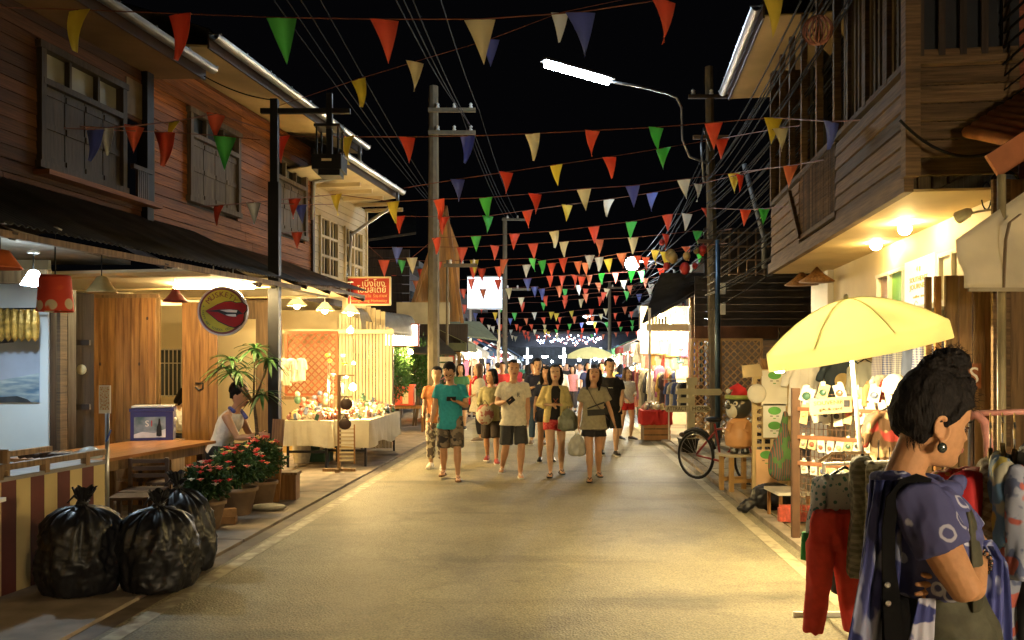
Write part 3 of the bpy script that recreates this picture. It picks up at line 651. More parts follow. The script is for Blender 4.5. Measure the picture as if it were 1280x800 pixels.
fE('roof_panel', 962, 1030, 330, 346, 19.0, m_blk, .5)
MB().tube([P(930, 205, 17.5)-E.location, P(953, 290, 17.5)-E.location, P(955, 296, 17.5)-E.location, P(955, 335, 17.5)-E.location], .05, 8).build('downpipe', M('pvc_grey', (.28, .30, .33), .4), E, smooth=True)
def lattice(name, label, c, w, h, mat, pitch=.16, sw=.028, rz=0., diag=True, frame=True, y=0):
    t = T(name, label, 'lattice panel', c, rz)
    if frame:
        for s in (-1, 1): bx('frame', t, (s*w/2, 0, h/2), (.05, .04, h), mat)
        for zz in (0.025, h-.02): bx('frame', t, (0, .002, zz), (w, .045, .05), mat)
    if diag:
        k = -h+pitch/2
        for lay, sg in ((-.008, 1), (.008, -1)):
            k = -h+pitch*.5
            while k < w:
                a0 = max(0, k); a1 = min(w, k+h); z0 = a0-k; z1 = a1-k
                if a1-a0 > .04:
                    xa, xb = a0-w/2, a1-w/2
                    if sg < 0: xa, xb = -xa, -xb
                    L = math.hypot(xb-xa, z1-z0); ang = -math.atan2(z1-z0, xb-xa)
                    bx('slat', t, ((xa+xb)/2, lay, (z0+z1)/2), (L, .012, sw), mat, rot=(0, ang, 0))
                k += pitch
    else:
        n = int(w/pitch)
        for i in range(n+1): bx('slat', t, (-w/2+w*i/n, -.008, h/2), (sw, .012, h), mat)
        n = int(h/pitch)
        for i in range(n+1): bx('slat', t, (0, .008, h*i/n), (w, .012, sw), mat)
    return t
m_lat = M('lattice_tan', (.58, .37, .16), .7, .2, 5, .2, ov=.1)
a, b = P(865, 0, 19.0), P(888, 0, 19.0); c = (a+b)/2
lattice('lattice_screen', 'tan garden lattice, narrow panel left of the blue pole', (c.x, 19.0, 0), b.x-a.x, 2.25, m_lat)
a, b = P(901, 0, 19.0), P(952, 0, 19.0); c = (a+b)/2
lattice('lattice_screen', 'tan garden lattice, wide panel right of the blue pole', (c.x, 19.0, 0), b.x-a.x, 2.25, m_lat)
bw = T('pebble_wall', 'pale rounded stones glimpsed behind the garden lattice', 'wall', (P(905, 0, 19.4).x, 19.4, 0)); 
for i in range(34):
    MB().ball((0, 0, 0), .1, 8, 6, R.uniform(.7, 1.2), .5, R.uniform(.7, 1.1)).build('stone', M('pale_stone', (.55, .48, .34), .7, .2, ov=.15), bw, (R.uniform(-.75, .75), R.uniform(-.05, .05), .12+(i % 6)*.16+R.uniform(-.03, .03)), smooth=True)
bush = None
# blue and concrete poles on the right
def pole(name, label, px, py0, py1, d, r0, r1, mat, n=10):
    a = P(px, py0, d); b = P(px, py1, d); t = T(name, label, 'pole', (a.x, d, 0))
    MB().tube([(0, 0, 0), (0, 0, b.z*.5), (0, 0, b.z)], [r0, (r0+r1)/2, r1], n).build('shaft', mat, t, smooth=n > 6); return t
m_pole = M('pole_concrete', (.14, .115, .075), .8, .2, 5, .2, st=(2, 2, 1))
pR = T('utility_pole', 'tall concrete utility pole carrying the tube street light', 'pole', (P(893, 0, 19).x, 19, 0))
MB().tube([(.02, 0, 0), (-.05, 0, 4), (-.12, 0, 8.3)], [.13, .115, .09], 8).build('shaft', m_pole, pR)
for z, w_ in ((7.6, 1.0), (6.7, .8), (4.4, .6)): bx('cross_arm', pR, (-.1, -.12, z), (w_, .08, .08), m_plank_g)
for i in range(3): MB().lathe([(.03, 0), (.05, .03), (.03, .06), (.045, .09), (.02, .12)], (0, 0, 0), 10).build('insulator', m_white, pR, (-.5+i*.4, -.12, 7.64))
for z in (2.9, 3.35): bx('meter_box', pR, (.12, -.14, z), (.16, .1, .24), m_white)
MB().tube([(-.1, -.12, 6.4), (-.28, -.15, 6.9), (-.34, -.2, 6.5), (-.28, -.2, 5.7)], .03, 6).build('conduit', m_gutter, pR, smooth=True)
bp = pole('steel_pole', 'slim blue-grey steel pole in front of the lattice', 897, 547, 300, 17.2, .055, .05, M('blue_steel', (.05, .09, .14), .35, .2, metal=.4), 10)
# street light arm and tube
sl = T('street_light', 'lit fluorescent street light on a curved arm high over the road', 'street light', (P(852, 150, 18.8).x, 18.8, P(852, 150, 18.8).z))
o = sl.location
MB().tube([P(888, 205, 18.95)-o, P(862, 196, 18.9)-o, P(853, 175, 18.8)-o, P(852, 135, 18.8)-o, P(846, 122, 18.7)-o, P(835, 117, 18.6)-o, P(800, 108, 18.2)-o, P(763, 102, 17.8)-o], .028, 8).build('arm', m_gutter, sl, smooth=True)
ta, tb = P(681, 82, 17)-o, P(760, 104, 17.7)-o
MB().tube([ta, tb], .038, 12).build('tube', ME('street_tube', (.72, .88, 1), 85), sl, smooth=True)
dn = (tb-ta).normalized(); MB().bar(ta-dn*.05+Vector((0, 0, .11)), tb+dn*.12+Vector((0, 0, .11)), .2, .05).build('hood', m_steel, sl)
# yellow umbrella over the stall (tilted)
def parasol(name, label, top, r, h, tilt, mats, pole_to, nseg=8, lab_pole=True, val=.16, rz=0., rib=.006):
    t = T(name, label, 'umbrella', top, 0); t.rotation_euler = tilt
    mb = MB(); N = nseg*4; rows = 7; vs = []; fs = []
    for j in range(rows+1):
        f = j/rows
        for i in range(N):
            a = 2*PI*i/N+rz; ph = (i % 4)/4.0; sag = 1-.05*math.sin(PI*ph)*f
            vs.append((r*f*math.cos(a)*sag, r*f*math.sin(a)*sag, -h*(f**1.9)-.02*math.sin(PI*ph)*f))
    for i in range(N):
        a = 2*PI*i/N+rz; ph = (i % 4)/4.0; sag = (1-.05*math.sin(PI*ph))*1.01
        vs.append((r*math.cos(a)*sag, r*math.sin(a)*sag, -h-val-.02*math.sin(2*PI*ph*2)))
    for j in range(rows+1):
        for i in range(N):
            k = j*N; fs.append((k+i, k+(i+1) % N, k+N+(i+1) % N, k+N+i))
    me = bpy.data.meshes.new('canopy'); me.from_pydata(vs, [], fs); me.polygons.foreach_set('use_smooth', [True]*len(fs))
    for m_ in mats: me.materials.append(m_)
    if len(mats) > 1: me.polygons.foreach_set('material_index', [1 if j == rows else 0 for j in range(rows+1) for i in range(N)])
    so = link('canopy', me, None, t); sd = so.modifiers.new('th', 'SOLIDIFY'); sd.thickness = .003
    for i in range(nseg):
        a = 2*PI*i/nseg+rz; MB().tube([(r*f*math.cos(a), r*f*math.sin(a), -h*(f**1.9)-.012) for f in (0, .35, .7, 1)], rib, 5).build('rib', m_steel, t)
    for i in range(nseg):
        a = 2*PI*i/nseg+rz; MB().tube([(r*f*math.cos(a), r*f*math.sin(a), -h*(f**1.9)+.004) for f in (.02, .2, .4, .6, .8, 1)], .0035, 4).build('seam', mats[-1], t)
    MB().ball((0, 0, .02), .02, 8, 6).build('finial', m_white, t)
    inv = (Matrix.Translation(top) @ Euler(tilt).to_matrix().to_4x4()).inverted()
    MB().tube([(0, 0, 0), inv @ Vector(pole_to)], .016, 10).build('pole', m_white, t, smooth=True)
    return t
m_yel = M('umbrella_yellow', (.95, .93, .66), .7, .04, 3, .05, tr=.9)
m_yelw = M('umbrella_pale', (.93, .90, .62), .7, .04, 3, .05, tr=.8)
top = P(1058, 374, 6.3); UT = top.copy()
parasol('market_umbrella', 'large bright yellow umbrella lit from beneath over the souvenir stall', top, .66, .28, (0, math.radians(-12), 0), [m_yel, m_yelw], (P(1092, 620, 6.15).x, 6.15, .0), 8, val=.13)
# cream tent canopy, upper right foreground
tn = T('tent_canopy', 'cream canvas tent corner at the right edge', 'canopy', (2.6, 4.6, 0))
m_canvas = M('canvas_cream', (.80, .74, .60), .8, .1, 4, .1, tr=.5)
def tp(px, py, d): return P(px, py, d)-tn.location
c0, c1, c2_, c3 = tp(1194, 300, 4.6), tp(1205, 360, 4.6), tp(1420, 362, 4.4), tp(1420, 170, 5.2)
pkk = tp(1345, 190, 5.1)
def sheet(pa, pb, pc, pd, nu, nv, amp, name, mat, parent, seed=0, th=.006):
    vs = []; fs = []
    for j in range(nv+1):
        for i in range(nu+1):
            u, v = i/nu, j/nv; p = (pa*(1-u)+pb*u)*(1-v)+(pd*(1-u)+pc*u)*v
            nn = noise.noise(Vector((u*5+seed, v*2, seed)))*amp; vs.append(p+Vector((0, -nn, nn*.3)))
    for j in range(nv):
        for i in range(nu): k = j*(nu+1)+i; fs.append((k, k+1, k+nu+2, k+nu+1))
    me = bpy.data.meshes.new(name); me.from_pydata(vs, [], fs); me.materials.append(mat); me.polygons.foreach_set('use_smooth', [True]*len(fs))
    o = link(name, me, None, parent); s = o.modifiers.new('th', 'SOLIDIFY'); s.thickness = th; return o
sheet(c0, tp(1420, 142, 5.0), tp(1420, 364, 4.5), c1, 24, 10, .035, 'side_panel', m_canvas, tn, 1)
sheet(c0, tp(1420, 142, 5.0), tp(1420, 205, 6.2), tp(1300, 255, 6.2), 12, 6, .02, 'roof_panel', m_canvas, tn, 2)
bx('hem', tn, (c1+tp(1420, 364, 4.5))/2, ((tp(1420, 364, 4.5)-c1).length, .012, .02), M('hem_tan', (.45, .38, .25), .8))
MB().tube([tp(1275, 268, 4.58), tp(1262, 278, 4.57), tp(1257, 300, 4.57), tp(1254, 362, 4.57)], .015, 5, .3).build('strap', M('strap_brown', (.3, .22, .14), .7), tn)
MB().tube([(P(1252, 0, 4.7).x-2.6, .1, 0), (P(1252, 0, 4.7).x-2.6, .1, 2.7)], .022, 10).build('pole', M('pole_ochre', (.42, .34, .18), .5), tn, smooth=True)
# ================= people
m_skin = M('skin_tan', (.50, .27, .15), .5, .08, 12, .05, spec=.4, obj=True)
m_skin2 = M('skin_light', (.62, .38, .23), .5, .08, 12, .05, spec=.4, obj=True)
m_hair = M('hair_black', (.009, .0065, .006), .75, .4, 40, .4, spec=.2, obj=True, st=(4, 4, 1))
m_lip = M('lips', (.26, .06, .05), .5, .1); m_eyew = M('eye_white', (.42, .36, .32), .35, .05); m_iris = M('iris_dark', (.02, .012, .01), .2, .1)
def lerp_tab(tab, t):
    for i in range(len(tab)-1):
        a, b = tab[i], tab[i+1]
        if t <= b[0]:
            k = (t-a[0])/(b[0]-a[0]) if b[0] > a[0] else 0; k2 = k*k*(3-2*k)*.5+k*.5
            return [a[j]+(b[j]-a[j])*k2 for j in range(1, len(a))]
    return list(tab[-1][1:])
HT = [(0, .050, .000, .022), (.035, .077, .015, .036), (.10, .085, .040, .047), (.155, .081, .052, .053), (.185, .082, .060, .056), (.22, .086, .066, .059), (.25, .083, .070, .061), (.28, .088, .073, .063), (.33, .085, .080, .066),
      (.40, .083, .088, .069), (.49, .078, .096, .072), (.55, .081, .100, .0735), (.59, .087, .102, .0745), (.70, .086, .105, .076), (.80, .077, .102, .0745), (.88, .062, .090, .067), (.94, .042, .070, .053), (.98, .018, .040, .030), (1.0, .002, .010, .006)]
def head_vf(nz=34, n=32, s=1.0, nose=1.0, H=.225):
    vs = []; fs = []
    for j in range(nz+1):
        t = j/nz; t = t*t*(3-2*t)*.35+t*.65
        f, b, w_ = lerp_tab(HT, t)
        yc = 0
        for i in range(n):
            a = 2*PI*i/n; 
            if a > PI: a -= 2*PI
            ca, sa = math.cos(a), math.sin(a)
            r_y = f if ca > 0 else b
            x = w_*math.copysign(abs(sa)**.92, sa); y = -r_y*math.copysign(abs(ca)**.95, ca)
            nz_ = 0
            if .30 < t < .58:
                nz_ = .026*nose*(max(0, (.58-t)/.2)**1.0 if t > .38 else (t-.30)/.08)
                nz_ = min(nz_, .026*nose)
            y -= nz_*math.exp(-(a/.20)**2)
            y += .010*math.exp(-((abs(a)-.42)/.17)**2)*math.exp(-((t-.50)/.045)**2)
            y -= .004*math.exp(-(a/.35)**2)*(math.exp(-((t-.205)/.02)**2)+math.exp(-((t-.272)/.018)**2))
            x += math.copysign(.003, sa)*math.exp(-((abs(a)-.8)/.3)**2)*math.exp(-((t-.42)/.08)**2)
            vs.append(Vector((x, y, t*H))*s)
    for j in range(nz):
        for i in range(n): fs.append((j*n+i, j*n+(i+1) % n, (j+1)*n+(i+1) % n, (j+1)*n+i))
    fs.append(tuple(reversed(range(n)))); fs.append(tuple(nz*n+i for i in range(n)))
    return vs, fs
def face_bits(root, X, s=1.0, hi=False, smile=0):
    """eyes, brows, lips as parts; X maps head coords -> thing coords"""
    rot = X.to_euler()
    for sx in (-1, 1):
        ey = MB(); ey.ball((0, 0, 0), .0105*s, 12, 8, 1.25, .8, .6).build('eye', m_eyew, root, X @ (Vector((sx*.031, -.0665, .49*.225))*s), rot, True)
        MB().ball((0, 0, 0), .0068*s, 10, 6, 1, .6, 1).build('iris', m_iris, ey.mesh and COL.objects[-1] if False else [c for c in root.children][-1], Vector((0, -.0072, 0))*s, (0, 0, 0), True)
        bw = MB(); bw.tube([Vector((sx*.014, -.0845, .565*.225))*s, Vector((sx*.03, -.0825, .58*.225))*s, Vector((sx*.047, -.0735, .568*.225))*s], [.0042*s, .005*s, .002*s], 6).build('eyebrow', m_hair, root, X @ Vector((0, 0, 0)), rot, True)
    for z, f in ((.205, .0875), (.272, .0915)):
        MB().tube([Vector((-.024+.0, -f+.012, (z+(.238-z)*.55)*.225))*s, Vector((-.012, -f+.002, (z+(.238-z)*.25)*.225))*s, Vector((0, -f-.001, (z+(.238-z)*.22)*.225))*s, Vector((.012, -f+.002, (z+(.238-z)*.25)*.225))*s, Vector((.024, -f+.012, (z+(.238-z)*.55)*.225))*s], [.0015*s, .0055*s, .006*s, .0055*s, .0015*s], 6).build('lips', m_lip, root, X @ Vector((0, 0, 0)), rot, True)
def hand_into(mb, wrist, d, palm_n, s=1.0, curl=.5, side=1, fr=1.0):
    """palm + five separate fingers. d: pointing direction, palm_n: palm facing direction"""
    d = Vector(d).normalized(); pn = Vector(palm_n); pn = (pn-d*pn.dot(d)).normalized(); sd = d.cross(pn).normalized()*side
    pc = wrist+d*.045*s
    mb.loft([(wrist-d*.01*s, .024*s, .018*s, d, sd), (wrist+d*.02*s, .032*s, .016*s, d, sd), (wrist+d*.06*s, .040*s, .015*s, d, sd), (wrist+d*.088*s, .038*s, .012*s, d, sd)], 10)
    for k, (off, L) in enumerate(((-.029, .068), (-.010, .078), (.010, .073), (.028, .058))):
        p = wrist+d*.084*s+sd*off*s; dd = d.copy(); pts = [p-dd*.01*s]; seg = L*s/3; ang = 0
        for q in range(3):
            ang += curl*(.6 if q == 0 else .9)*(1+.12*k); dd = (d*math.cos(ang)+pn*math.sin(ang)+sd*off*.8).normalized(); p = p+dd*seg*(1.15 if q == 0 else .95); pts.append(p.copy())
        mb.tube(pts, [.0095*s*fr, .0088*s*fr, .0082*s*fr, .0065*s*fr], 8)
    p = wrist+d*.025*s-sd*.026*s; td = (d*.75-sd*.65+pn*.25).normalized()
    mb.tube([p, p+td*.035*s, p+td*.06*s+pn*.008*s, p+td*.075*s+pn*.018*s+d*.008*s], [.013*s*fr, .011*s*fr, .0095*s*fr, .007*s*fr], 8)
def V3(t): return Vector(t)
class Body:
    """pose: all in metres for a 1.70 m figure facing -Y"""
    def __init__(s, H=1.7, lean=0., twist=0., hips=None, legs=None, arms=None, head=(0, 0, 0), fem=False, bulk=1.0):
        H *= .95; k = H/1.7; s.k = k; s.fem = fem; s.bulk = bulk
        s.hip = Vector(hips or (0, 0, .90))*k
        up = Vector((0, -math.sin(lean), math.cos(lean))); s.up = up
        s.chest = s.hip+up*.34*k; s.neck = s.hip+up*.55*k; s.tw = twist
        sw = (.150 if fem else .178)*k; s.rt = Vector((math.cos(twist), math.sin(twist), 0))
        s.sh = {1: s.neck+s.rt*sw-up*.085*k, -1: s.neck-s.rt*sw-up*.085*k}
        s.hj = {1: s.hip+Vector((.092*k, 0, -.02*k)), -1: s.hip-Vector((.092*k, 0, .02*k))}
        legs = legs or {1: ((.05, -.1, -1), (.02, .15, -1)), -1: ((-.05, .1, -1), (-.02, .25, -1))}
        arms = arms or {1: ((.2, 0, -1), (.1, -.2, -1)), -1: ((-.2, 0, -1), (-.1, -.2, -1))}
        s.kn = {}; s.an = {}; s.el = {}; s.wr = {}; s.ld = {}
        for q in (1, -1):
            a, b = [Vector(v).normalized() for v in legs[q][:2]]; s.kn[q] = s.hj[q]+a*.43*k; s.an[q] = s.kn[q]+b*.40*k
            a, b = [Vector(v).normalized() for v in arms[q][:2]]; s.el[q] = s.sh[q]+a*.28*k; s.wr[q] = s.el[q]+b*.24*k; s.ld[q] = b
        s.legs = legs; s.arms = arms
        fwd = Vector((0, -1, 0)); hp = s.neck+up*.038*k+Vector((0, -.018*k, 0))
        s.headX = Matrix.Translation(hp) @ Euler((head[0], head[1], head[2]), 'XYZ').to_matrix().to_4x4(); s.hs = k*1.16
    def headp(s, v): return s.headX @ (Vector(v)*s.hs)
    def torso_rings(s, g=0.0, z0=-.08, z1=.53, drop=0):
        k, up, rt = s.k, s.up, s.rt; b = s.bulk; f = s.fem
        tab = [(-.10, .145 if not f else .155, .105), (-.02, .155 if not f else .165, .110), (.08, .150 if not f else .148, .105), (.18, .145 if not f else .128, .098), (.30, .165 if not f else .145, .112 if not f else .115), (.40, .178 if not f else .155, .115 if not f else .112), (.45, .168 if not f else .145, .10), (.49, .135 if not f else .115, .083), (.525, .085, .068), (.545, .062, .06)]
        out = []
        for z, a, bb in tab:
            if z < z0-.001 or z > z1+.001: continue
            kk = min(1, max(0, z/.5)); xa = Vector((1, 0, 0)).lerp(rt, kk)
            out.append((s.hip+up*z*k, a*k*b+g, bb*k*b+g, up, xa))
        return out
    def skin(s, mat, parent, vox=.010, hand=(.4, .4), pn=None, feet=True, smooth=3):
        m = MB(); k = s.k; t = s.bulk
        m.loft(s.torso_rings(), 16)
        m.loft([(s.neck-s.up*.05*k, .068*k, .062*k, s.up, (1, 0, 0)), (s.neck+s.up*.02*k, (.048 if s.fem else .056)*k, .054*k, s.up, (1, 0, 0)), (s.neck+s.up*.08*k+Vector((0, -.006, 0)), (.047 if s.fem else .055)*k, .056*k, s.up, (1, 0, 0))], 12)
        vs, fs = head_vf(); m.add([s.headX @ (v*s.hs) for v in vs], fs)
        for q in (1, -1):
            m.loft([(s.headp((q*(.070+.006*i), .012, .46*.225)), .018*k, .030*k, (1, 0, 0), (0, 1, 0)) for i in range(2)], 8)
            a, b = s.sh[q], s.el[q]; w_ = s.wr[q]; sl = .86 if s.fem else 1.0
            m.tube([a-s.rt*q*.06*k+s.up*.018*k, a, a.lerp(b, .3), a.lerp(b, .65), b, b.lerp(w_, .25), b.lerp(w_, .6), w_], [v*k*sl*t for v in (.05, .057, .050, .042, .038, .041, .034, .025)], 10)
            hd = (s.arms[q][2] if len(s.arms[q]) > 2 else s.ld[q]); pnn = s.arms[q][3] if len(s.arms[q]) > 3 else (-q, 0, 0)
            hand_into(m, w_, hd, pnn, k*.98, hand[0 if q == 1 else 1], side=q)
            h, kn, an = s.hj[q], s.kn[q], s.an[q]
            m.tube([h+Vector((0, 0, .05*k)), h.lerp(kn, .15), h.lerp(kn, .5), h.lerp(kn, .85), kn, kn.lerp(an, .2), kn.lerp(an, .4), kn.lerp(an, .8), an], [v*k*(.95 if s.fem else 1) for v in (.09, .090, .080, .063, .058, .057, .061, .040, .036)], 12)
            if feet:
                fd = Vector(s.legs[q][2]).normalized() if len(s.legs[q]) > 2 else Vector((q*.12, -1, 0)).normalized()
                ft = an+Vector((0, 0, -.045*k)); xa = Vector((fd.y, -fd.x, 0)); 
                m.loft([(ft-fd*.05*k, .02*k, .02*k, fd, xa), (ft-fd*.035*k, .034*k, .03*k, fd, xa), (ft+fd*.03*k+Vector((0, 0, .005)), .035*k, .04*k, fd, xa), (ft+fd*.10*k-Vector((0, 0, .012*k)), .043*k, .026*k, fd, xa), (ft+fd*.16*k-Vector((0, 0, .02*k)), .042*k, .018*k, fd, xa), (ft+fd*.195*k-Vector((0, 0, .024*k)), .028*k, .012*k, fd, xa)], 10)
        me = remesh(m, vox, smooth, 'body'); return link('body', me, mat, parent)
    def top(s, mat, parent, sleeve=.55, g=.018, hem=-.08, name='shirt', vox=.011, fold=(.006, 9, (1, 1, .6)), flare=0., long=False, collar=True):
        m = MB(); k = s.k; rr = s.torso_rings(g*k, hem)
        c, a, b, n_, x_ = rr[0]
        if hem < -.1: rr[0] = (c, a+.026*k, b+.026*k, n_, x_); rr.insert(0, (s.hip+s.up*hem*k, a+.036*k+flare, b+.036*k+flare, n_, x_))
        rr[-1] = (rr[-1][0]-s.up*.012*k, rr[-1][1]*.95, rr[-1][2]*.95, rr[-1][3], rr[-1][4]); m.loft(rr, 18)
        for q in (1, -1):
            A, B_, W = s.sh[q], s.el[q], s.wr[q]
            if sleeve <= 0: continue
            if sleeve <= 1: pts = [A-s.rt*q*.07*k+s.up*.015*k, A, A.lerp(B_, sleeve*.5), A.lerp(B_, sleeve)]; rs = [.05*k+g*.4, .056*k+g*.45, .056*k+g*.6, .055*k+g*.9]
            else: pts = [A-s.rt*q*.07*k+s.up*.012*k, A, A.lerp(B_, .5), B_, B_.lerp(W, .4), B_.lerp(W, (sleeve-1))]; rs = [.048*k+g*.4, .055*k+g*.5, .050*k+g*.6, .046*k+g*.6, .043*k+g*.6, .035*k+g*.5]
            m.tube(pts, rs, 12)
        me = remesh(m, vox, 2, name, fold); return link(name, me, mat, parent)
    def shorts(s, mat, parent, L=.75, g=.022, name='shorts', skirt=False, top=.02, vox=.011, fold=(.006, 8, (1, 1, .4)), bare=0):
        m = MB(); k = s.k; rr = s.torso_rings(min(g, .014)*k*.7, -.1, -.02); m.loft([r for r in rr if True], 16)
        if skirt:
            l, r_ = s.hj[1], s.hj[-1]; c0 = s.hip; c1 = (l.lerp(s.kn[1], L)+r_.lerp(s.kn[-1], L))/2
            m.loft([(c0, .148*k, .098*k, (0, 0, 1), (1, 0, 0)), (c0.lerp(c1, .5), .166*k+g*.5, .125*k, (0, 0, 1), (1, 0, 0)), (c1, .185*k+g, .15*k+g, (0, 0, 1), (1, 0, 0))], 18)
        else:
            for q in (1, -1):
                h, kn, an = s.hj[q], s.kn[q], s.an[q]
                pts = [h+Vector((0, 0, .06*k)), h.lerp(kn, .2)]; rs = [.088*k+g*.3, .088*k+g*.4]
                if L <= 1: pts += [h.lerp(kn, L*.6), h.lerp(kn, L)]; rs += [.074*k+g*.8, .068*k+g]
                else: pts += [h.lerp(kn, .6), kn, kn.lerp(an, (L-1)*.5), kn.lerp(an, L-1)]; rs += [.073*k+g*.8, .062*k+g*.6, .058*k+g*.6, .052*k+g*.6]
                m.tube(pts, rs, 12)
        me = remesh(m, vox, 1, name, fold); return link(name, me, mat, parent)
    def hair(s, mat, parent, style='short', vox=.009, cap=None):
        m = MB(); k = s.hs; X = s.headX
        def hp(x, y, z): return X @ (Vector((x, y, z*.225))*k)
        ax = X.to_3x3() @ Vector((0, 0, 1)); rt = X.to_3x3() @ Vector((1, 0, 0))
        # scalp shell: tilted ellipsoid rings from hairline up
        tilt = (X.to_3x3() @ Vector((0, -.35, 1))).normalized()
        tab = [(.50, .075, .086, .020), (.62, .083, .098, .012), (.76, .084, .103, .004), (.90, .074, .090, .000), (.99, .052, .066, .0), (1.05, .02, .028, .0)]
        m.loft([(hp(0, .020-.02*i*.2+sh, z), a*k, b*k, tilt, rt) for i, (z, a, b, sh) in enumerate(tab)], 16)
        if style in ('long', 'shoulder', 'bob'):
            z1 = {'long': -.75, 'shoulder': -.25, 'bob': -.02}[style]
            dn = -s.up if style != 'bob' else -ax
            m.loft([(hp(0, .045, .8), .082*k, .066*k, ax, rt), (hp(0, .055, .45), .094*k, .056*k, ax, rt), (hp(0, .062, .1), .100*k, .048*k, ax, rt), (hp(0, .058, z1), .082*k, .028*k, ax, rt)], 14)
            for q in (1, -1): m.tube([hp(q*.068, -.022, .84), hp(q*.086, -.014, .5), hp(q*.092, -.010, .15), hp(q*.078, -.03 if style == 'long' else .0, max(z1, -.5))], [.022*k, .024*k, .024*k, .012*k], 8)
        elif style == 'tail':
            m.tube([hp(0, .09, .75), hp(0, .13, .6), hp(0, .12, .2), hp(0, .09, -.2)], [.03*k, .032*k, .03*k, .012*k], 8)
        elif style == 'short':
            m.loft([(hp(0, .045, .8), .075*k, .06*k, ax, rt), (hp(0, .055, .5), .076*k, .046*k, ax, rt), (hp(0, .06, .30), .062*k, .034*k, ax, rt)], 14)
        me = remesh(m, vox, 2, 'hair', (.004, 22, (1, 1, .3))); return link('hair', me, mat, parent)
    def shoes(s, kind, mat, parent, mat2=None):
        k = s.k
        for q in (1, -1):
            an = s.an[q]; fd = Vector(s.legs[q][2]).normalized() if len(s.legs[q]) > 2 else Vector((q*.12, -1, 0)).normalized()
            ft = an+Vector((0, 0, -.045*k)); xa = Vector((fd.y, -fd.x, 0)); m = MB()
            if kind == 'sandal':
                m.prism([(-.038, -.065), (.038, -.065), (.044, .06), (.05, .14), (.03, .205), (-.02, .205), (-.046, .14), (-.04, .05)], ft-Vector((0, 0, .046*k)), xa*k, fd*k, Vector((0, 0, .02*k)))
                m.build('sandal_sole', mat, parent)
                for sg in (-1, 1): MB().tube([ft+xa*sg*.04*k-Vector((0, 0, .02*k))+fd*.03*k, ft+xa*sg*.025*k+fd*.07*k+Vector((0, 0, .02*k)), ft+fd*.15*k-Vector((0, 0, .0))], .007*k, 6).build('sandal_strap', mat, parent)
            else:
                m.loft([(ft-fd*.065*k+Vector((0, 0, .0)), .03*k, .035*k, fd, xa), (ft-fd*.03*k, .044*k, .052*k, fd, xa), (ft+fd*.06*k, .047*k, .050*k, fd, xa), (ft+fd*.14*k-Vector((0, 0, .012*k)), .052*k, .036*k, fd, xa), (ft+fd*.2*k-Vector((0, 0, .018*k)), .046*k, .028*k, fd, xa), (ft+fd*.235*k-Vector((0, 0, .025*k)), .025*k, .018*k, fd, xa)], 12)
                m.build('shoe', mat, parent, smooth=True)
                MB().prism([(-.044, -.07), (.044, -.07), (.05, .1), (.054, .17), (.03, .24), (-.03, .24), (-.054, .17), (-.05, .1)], ft-Vector((0, 0, .05*k)), xa*k, fd*k, Vector((0, 0, .022*k))).build('shoe_sole', mat2 or m_white, parent)
def ground_fix(b, root):
    """shift figure so its lower foot rests on the road"""
    low = min(b.an[1].z, b.an[-1].z)-.093*b.k; return -low
def place(root, gx, gy, b, z=.006):
    root.location = (gx, gy, z+ground_fix(b, root))
def at_px(px, d): return (px-CX)/FX*d
def cloth(name, c, **kw): return M(name, c, .85, .12, 25, .15, obj=True, spec=.2, **kw)
def dropbag(name, label, cat, p, w_, h, mat, handles=True):
    t = T(name, label, cat, p); m = MB()
    m.loft([((0, 0, -h), w_*.3, w_*.16, (0, 0, 1), (1, 0, 0)), ((0, 0, -h*.9), w_*.5, w_*.28, (0, 0, 1), (1, 0, 0)), ((0, 0, -h*.5), w_*.52, w_*.26, (0, 0, 1), (1, 0, 0)), ((0, 0, -h*.2), w_*.3, w_*.12, (0, 0, 1), (1, 0, 0)), ((0, 0, -h*.02), w_*.08, w_*.05, (0, 0, 1), (1, 0, 0))], 14)
    me = remesh(m, .01, 1, 'bag', (.012, 11, (1, 1, .5))); link('bag', me, mat, t)
    if handles: MB().tube([(-.02, 0, -h*.05), (-.015, 0, .03), (.015, 0, .03), (.02, 0, -h*.05)], .006, 5).build('handle', mat, t)
    return t
m_plasticbag = M('clear_plastic', (.55, .55, .5), .25, .15, 9, .3, spec=.7, tr=.4)

# --- 1 teal T-shirt man reading phone
r = T('person', 'man in teal T-shirt and camouflage shorts looking down at a phone while walking', 'person', group='people walking down the street')
b = Body(1.70, lean=.06, arms={1: ((.25, .0, -1), (-.55, -.85, .35), (-.8, -.6, .15), (0, -.3, 1)), -1: ((-.22, .05, -1), (-.18, -.25, -1))}, legs={1: ((.05, -.30, -1), (.02, .05, -1)), -1: ((-.03, .12, -1), (-.05, .55, -1))}, head=(.55, 0, -.1), bulk=1.05)
b.skin(m_skin, r); face_bits(r, b.headX, b.hs); b.hair(m_hair, r, 'short')
b.top(cloth('tee_teal', (.03, .27, .33)), r, .55, .022, -.14); b.shorts(MC('camo', (.10, .08, .06), (.22, .17, .12), 'noise', 12, colc=(.035, .03, .03)), r, .96, .035)
b.shoes('sandal', M('sandal_brown', (.20, .10, .05), .6), r); place(r, at_px(563, 12.3), 12.3, b)
q = T('phone', 'black phone held by the man in the teal T-shirt', 'phone', r.location+b.wr[1]+Vector((-.085, -.07, .04))); bx('phone_body', q, (0, 0, 0), (.13, .012, .07), m_black, rot=(.6, 0, .2))
gl = MB(); 
for sx in (-1, 1): gl.tube([b.headp((sx*(.030+.019*math.cos(t)), -.088+.004*abs(math.cos(t)), .49*.225+.014*math.sin(t))) for t in [2*PI*i/10 for i in range(11)]], .0022, 5)
gl.bar(b.headp((-.012, -.092, .112)), b.headp((.012, -.092, .112)), .004)
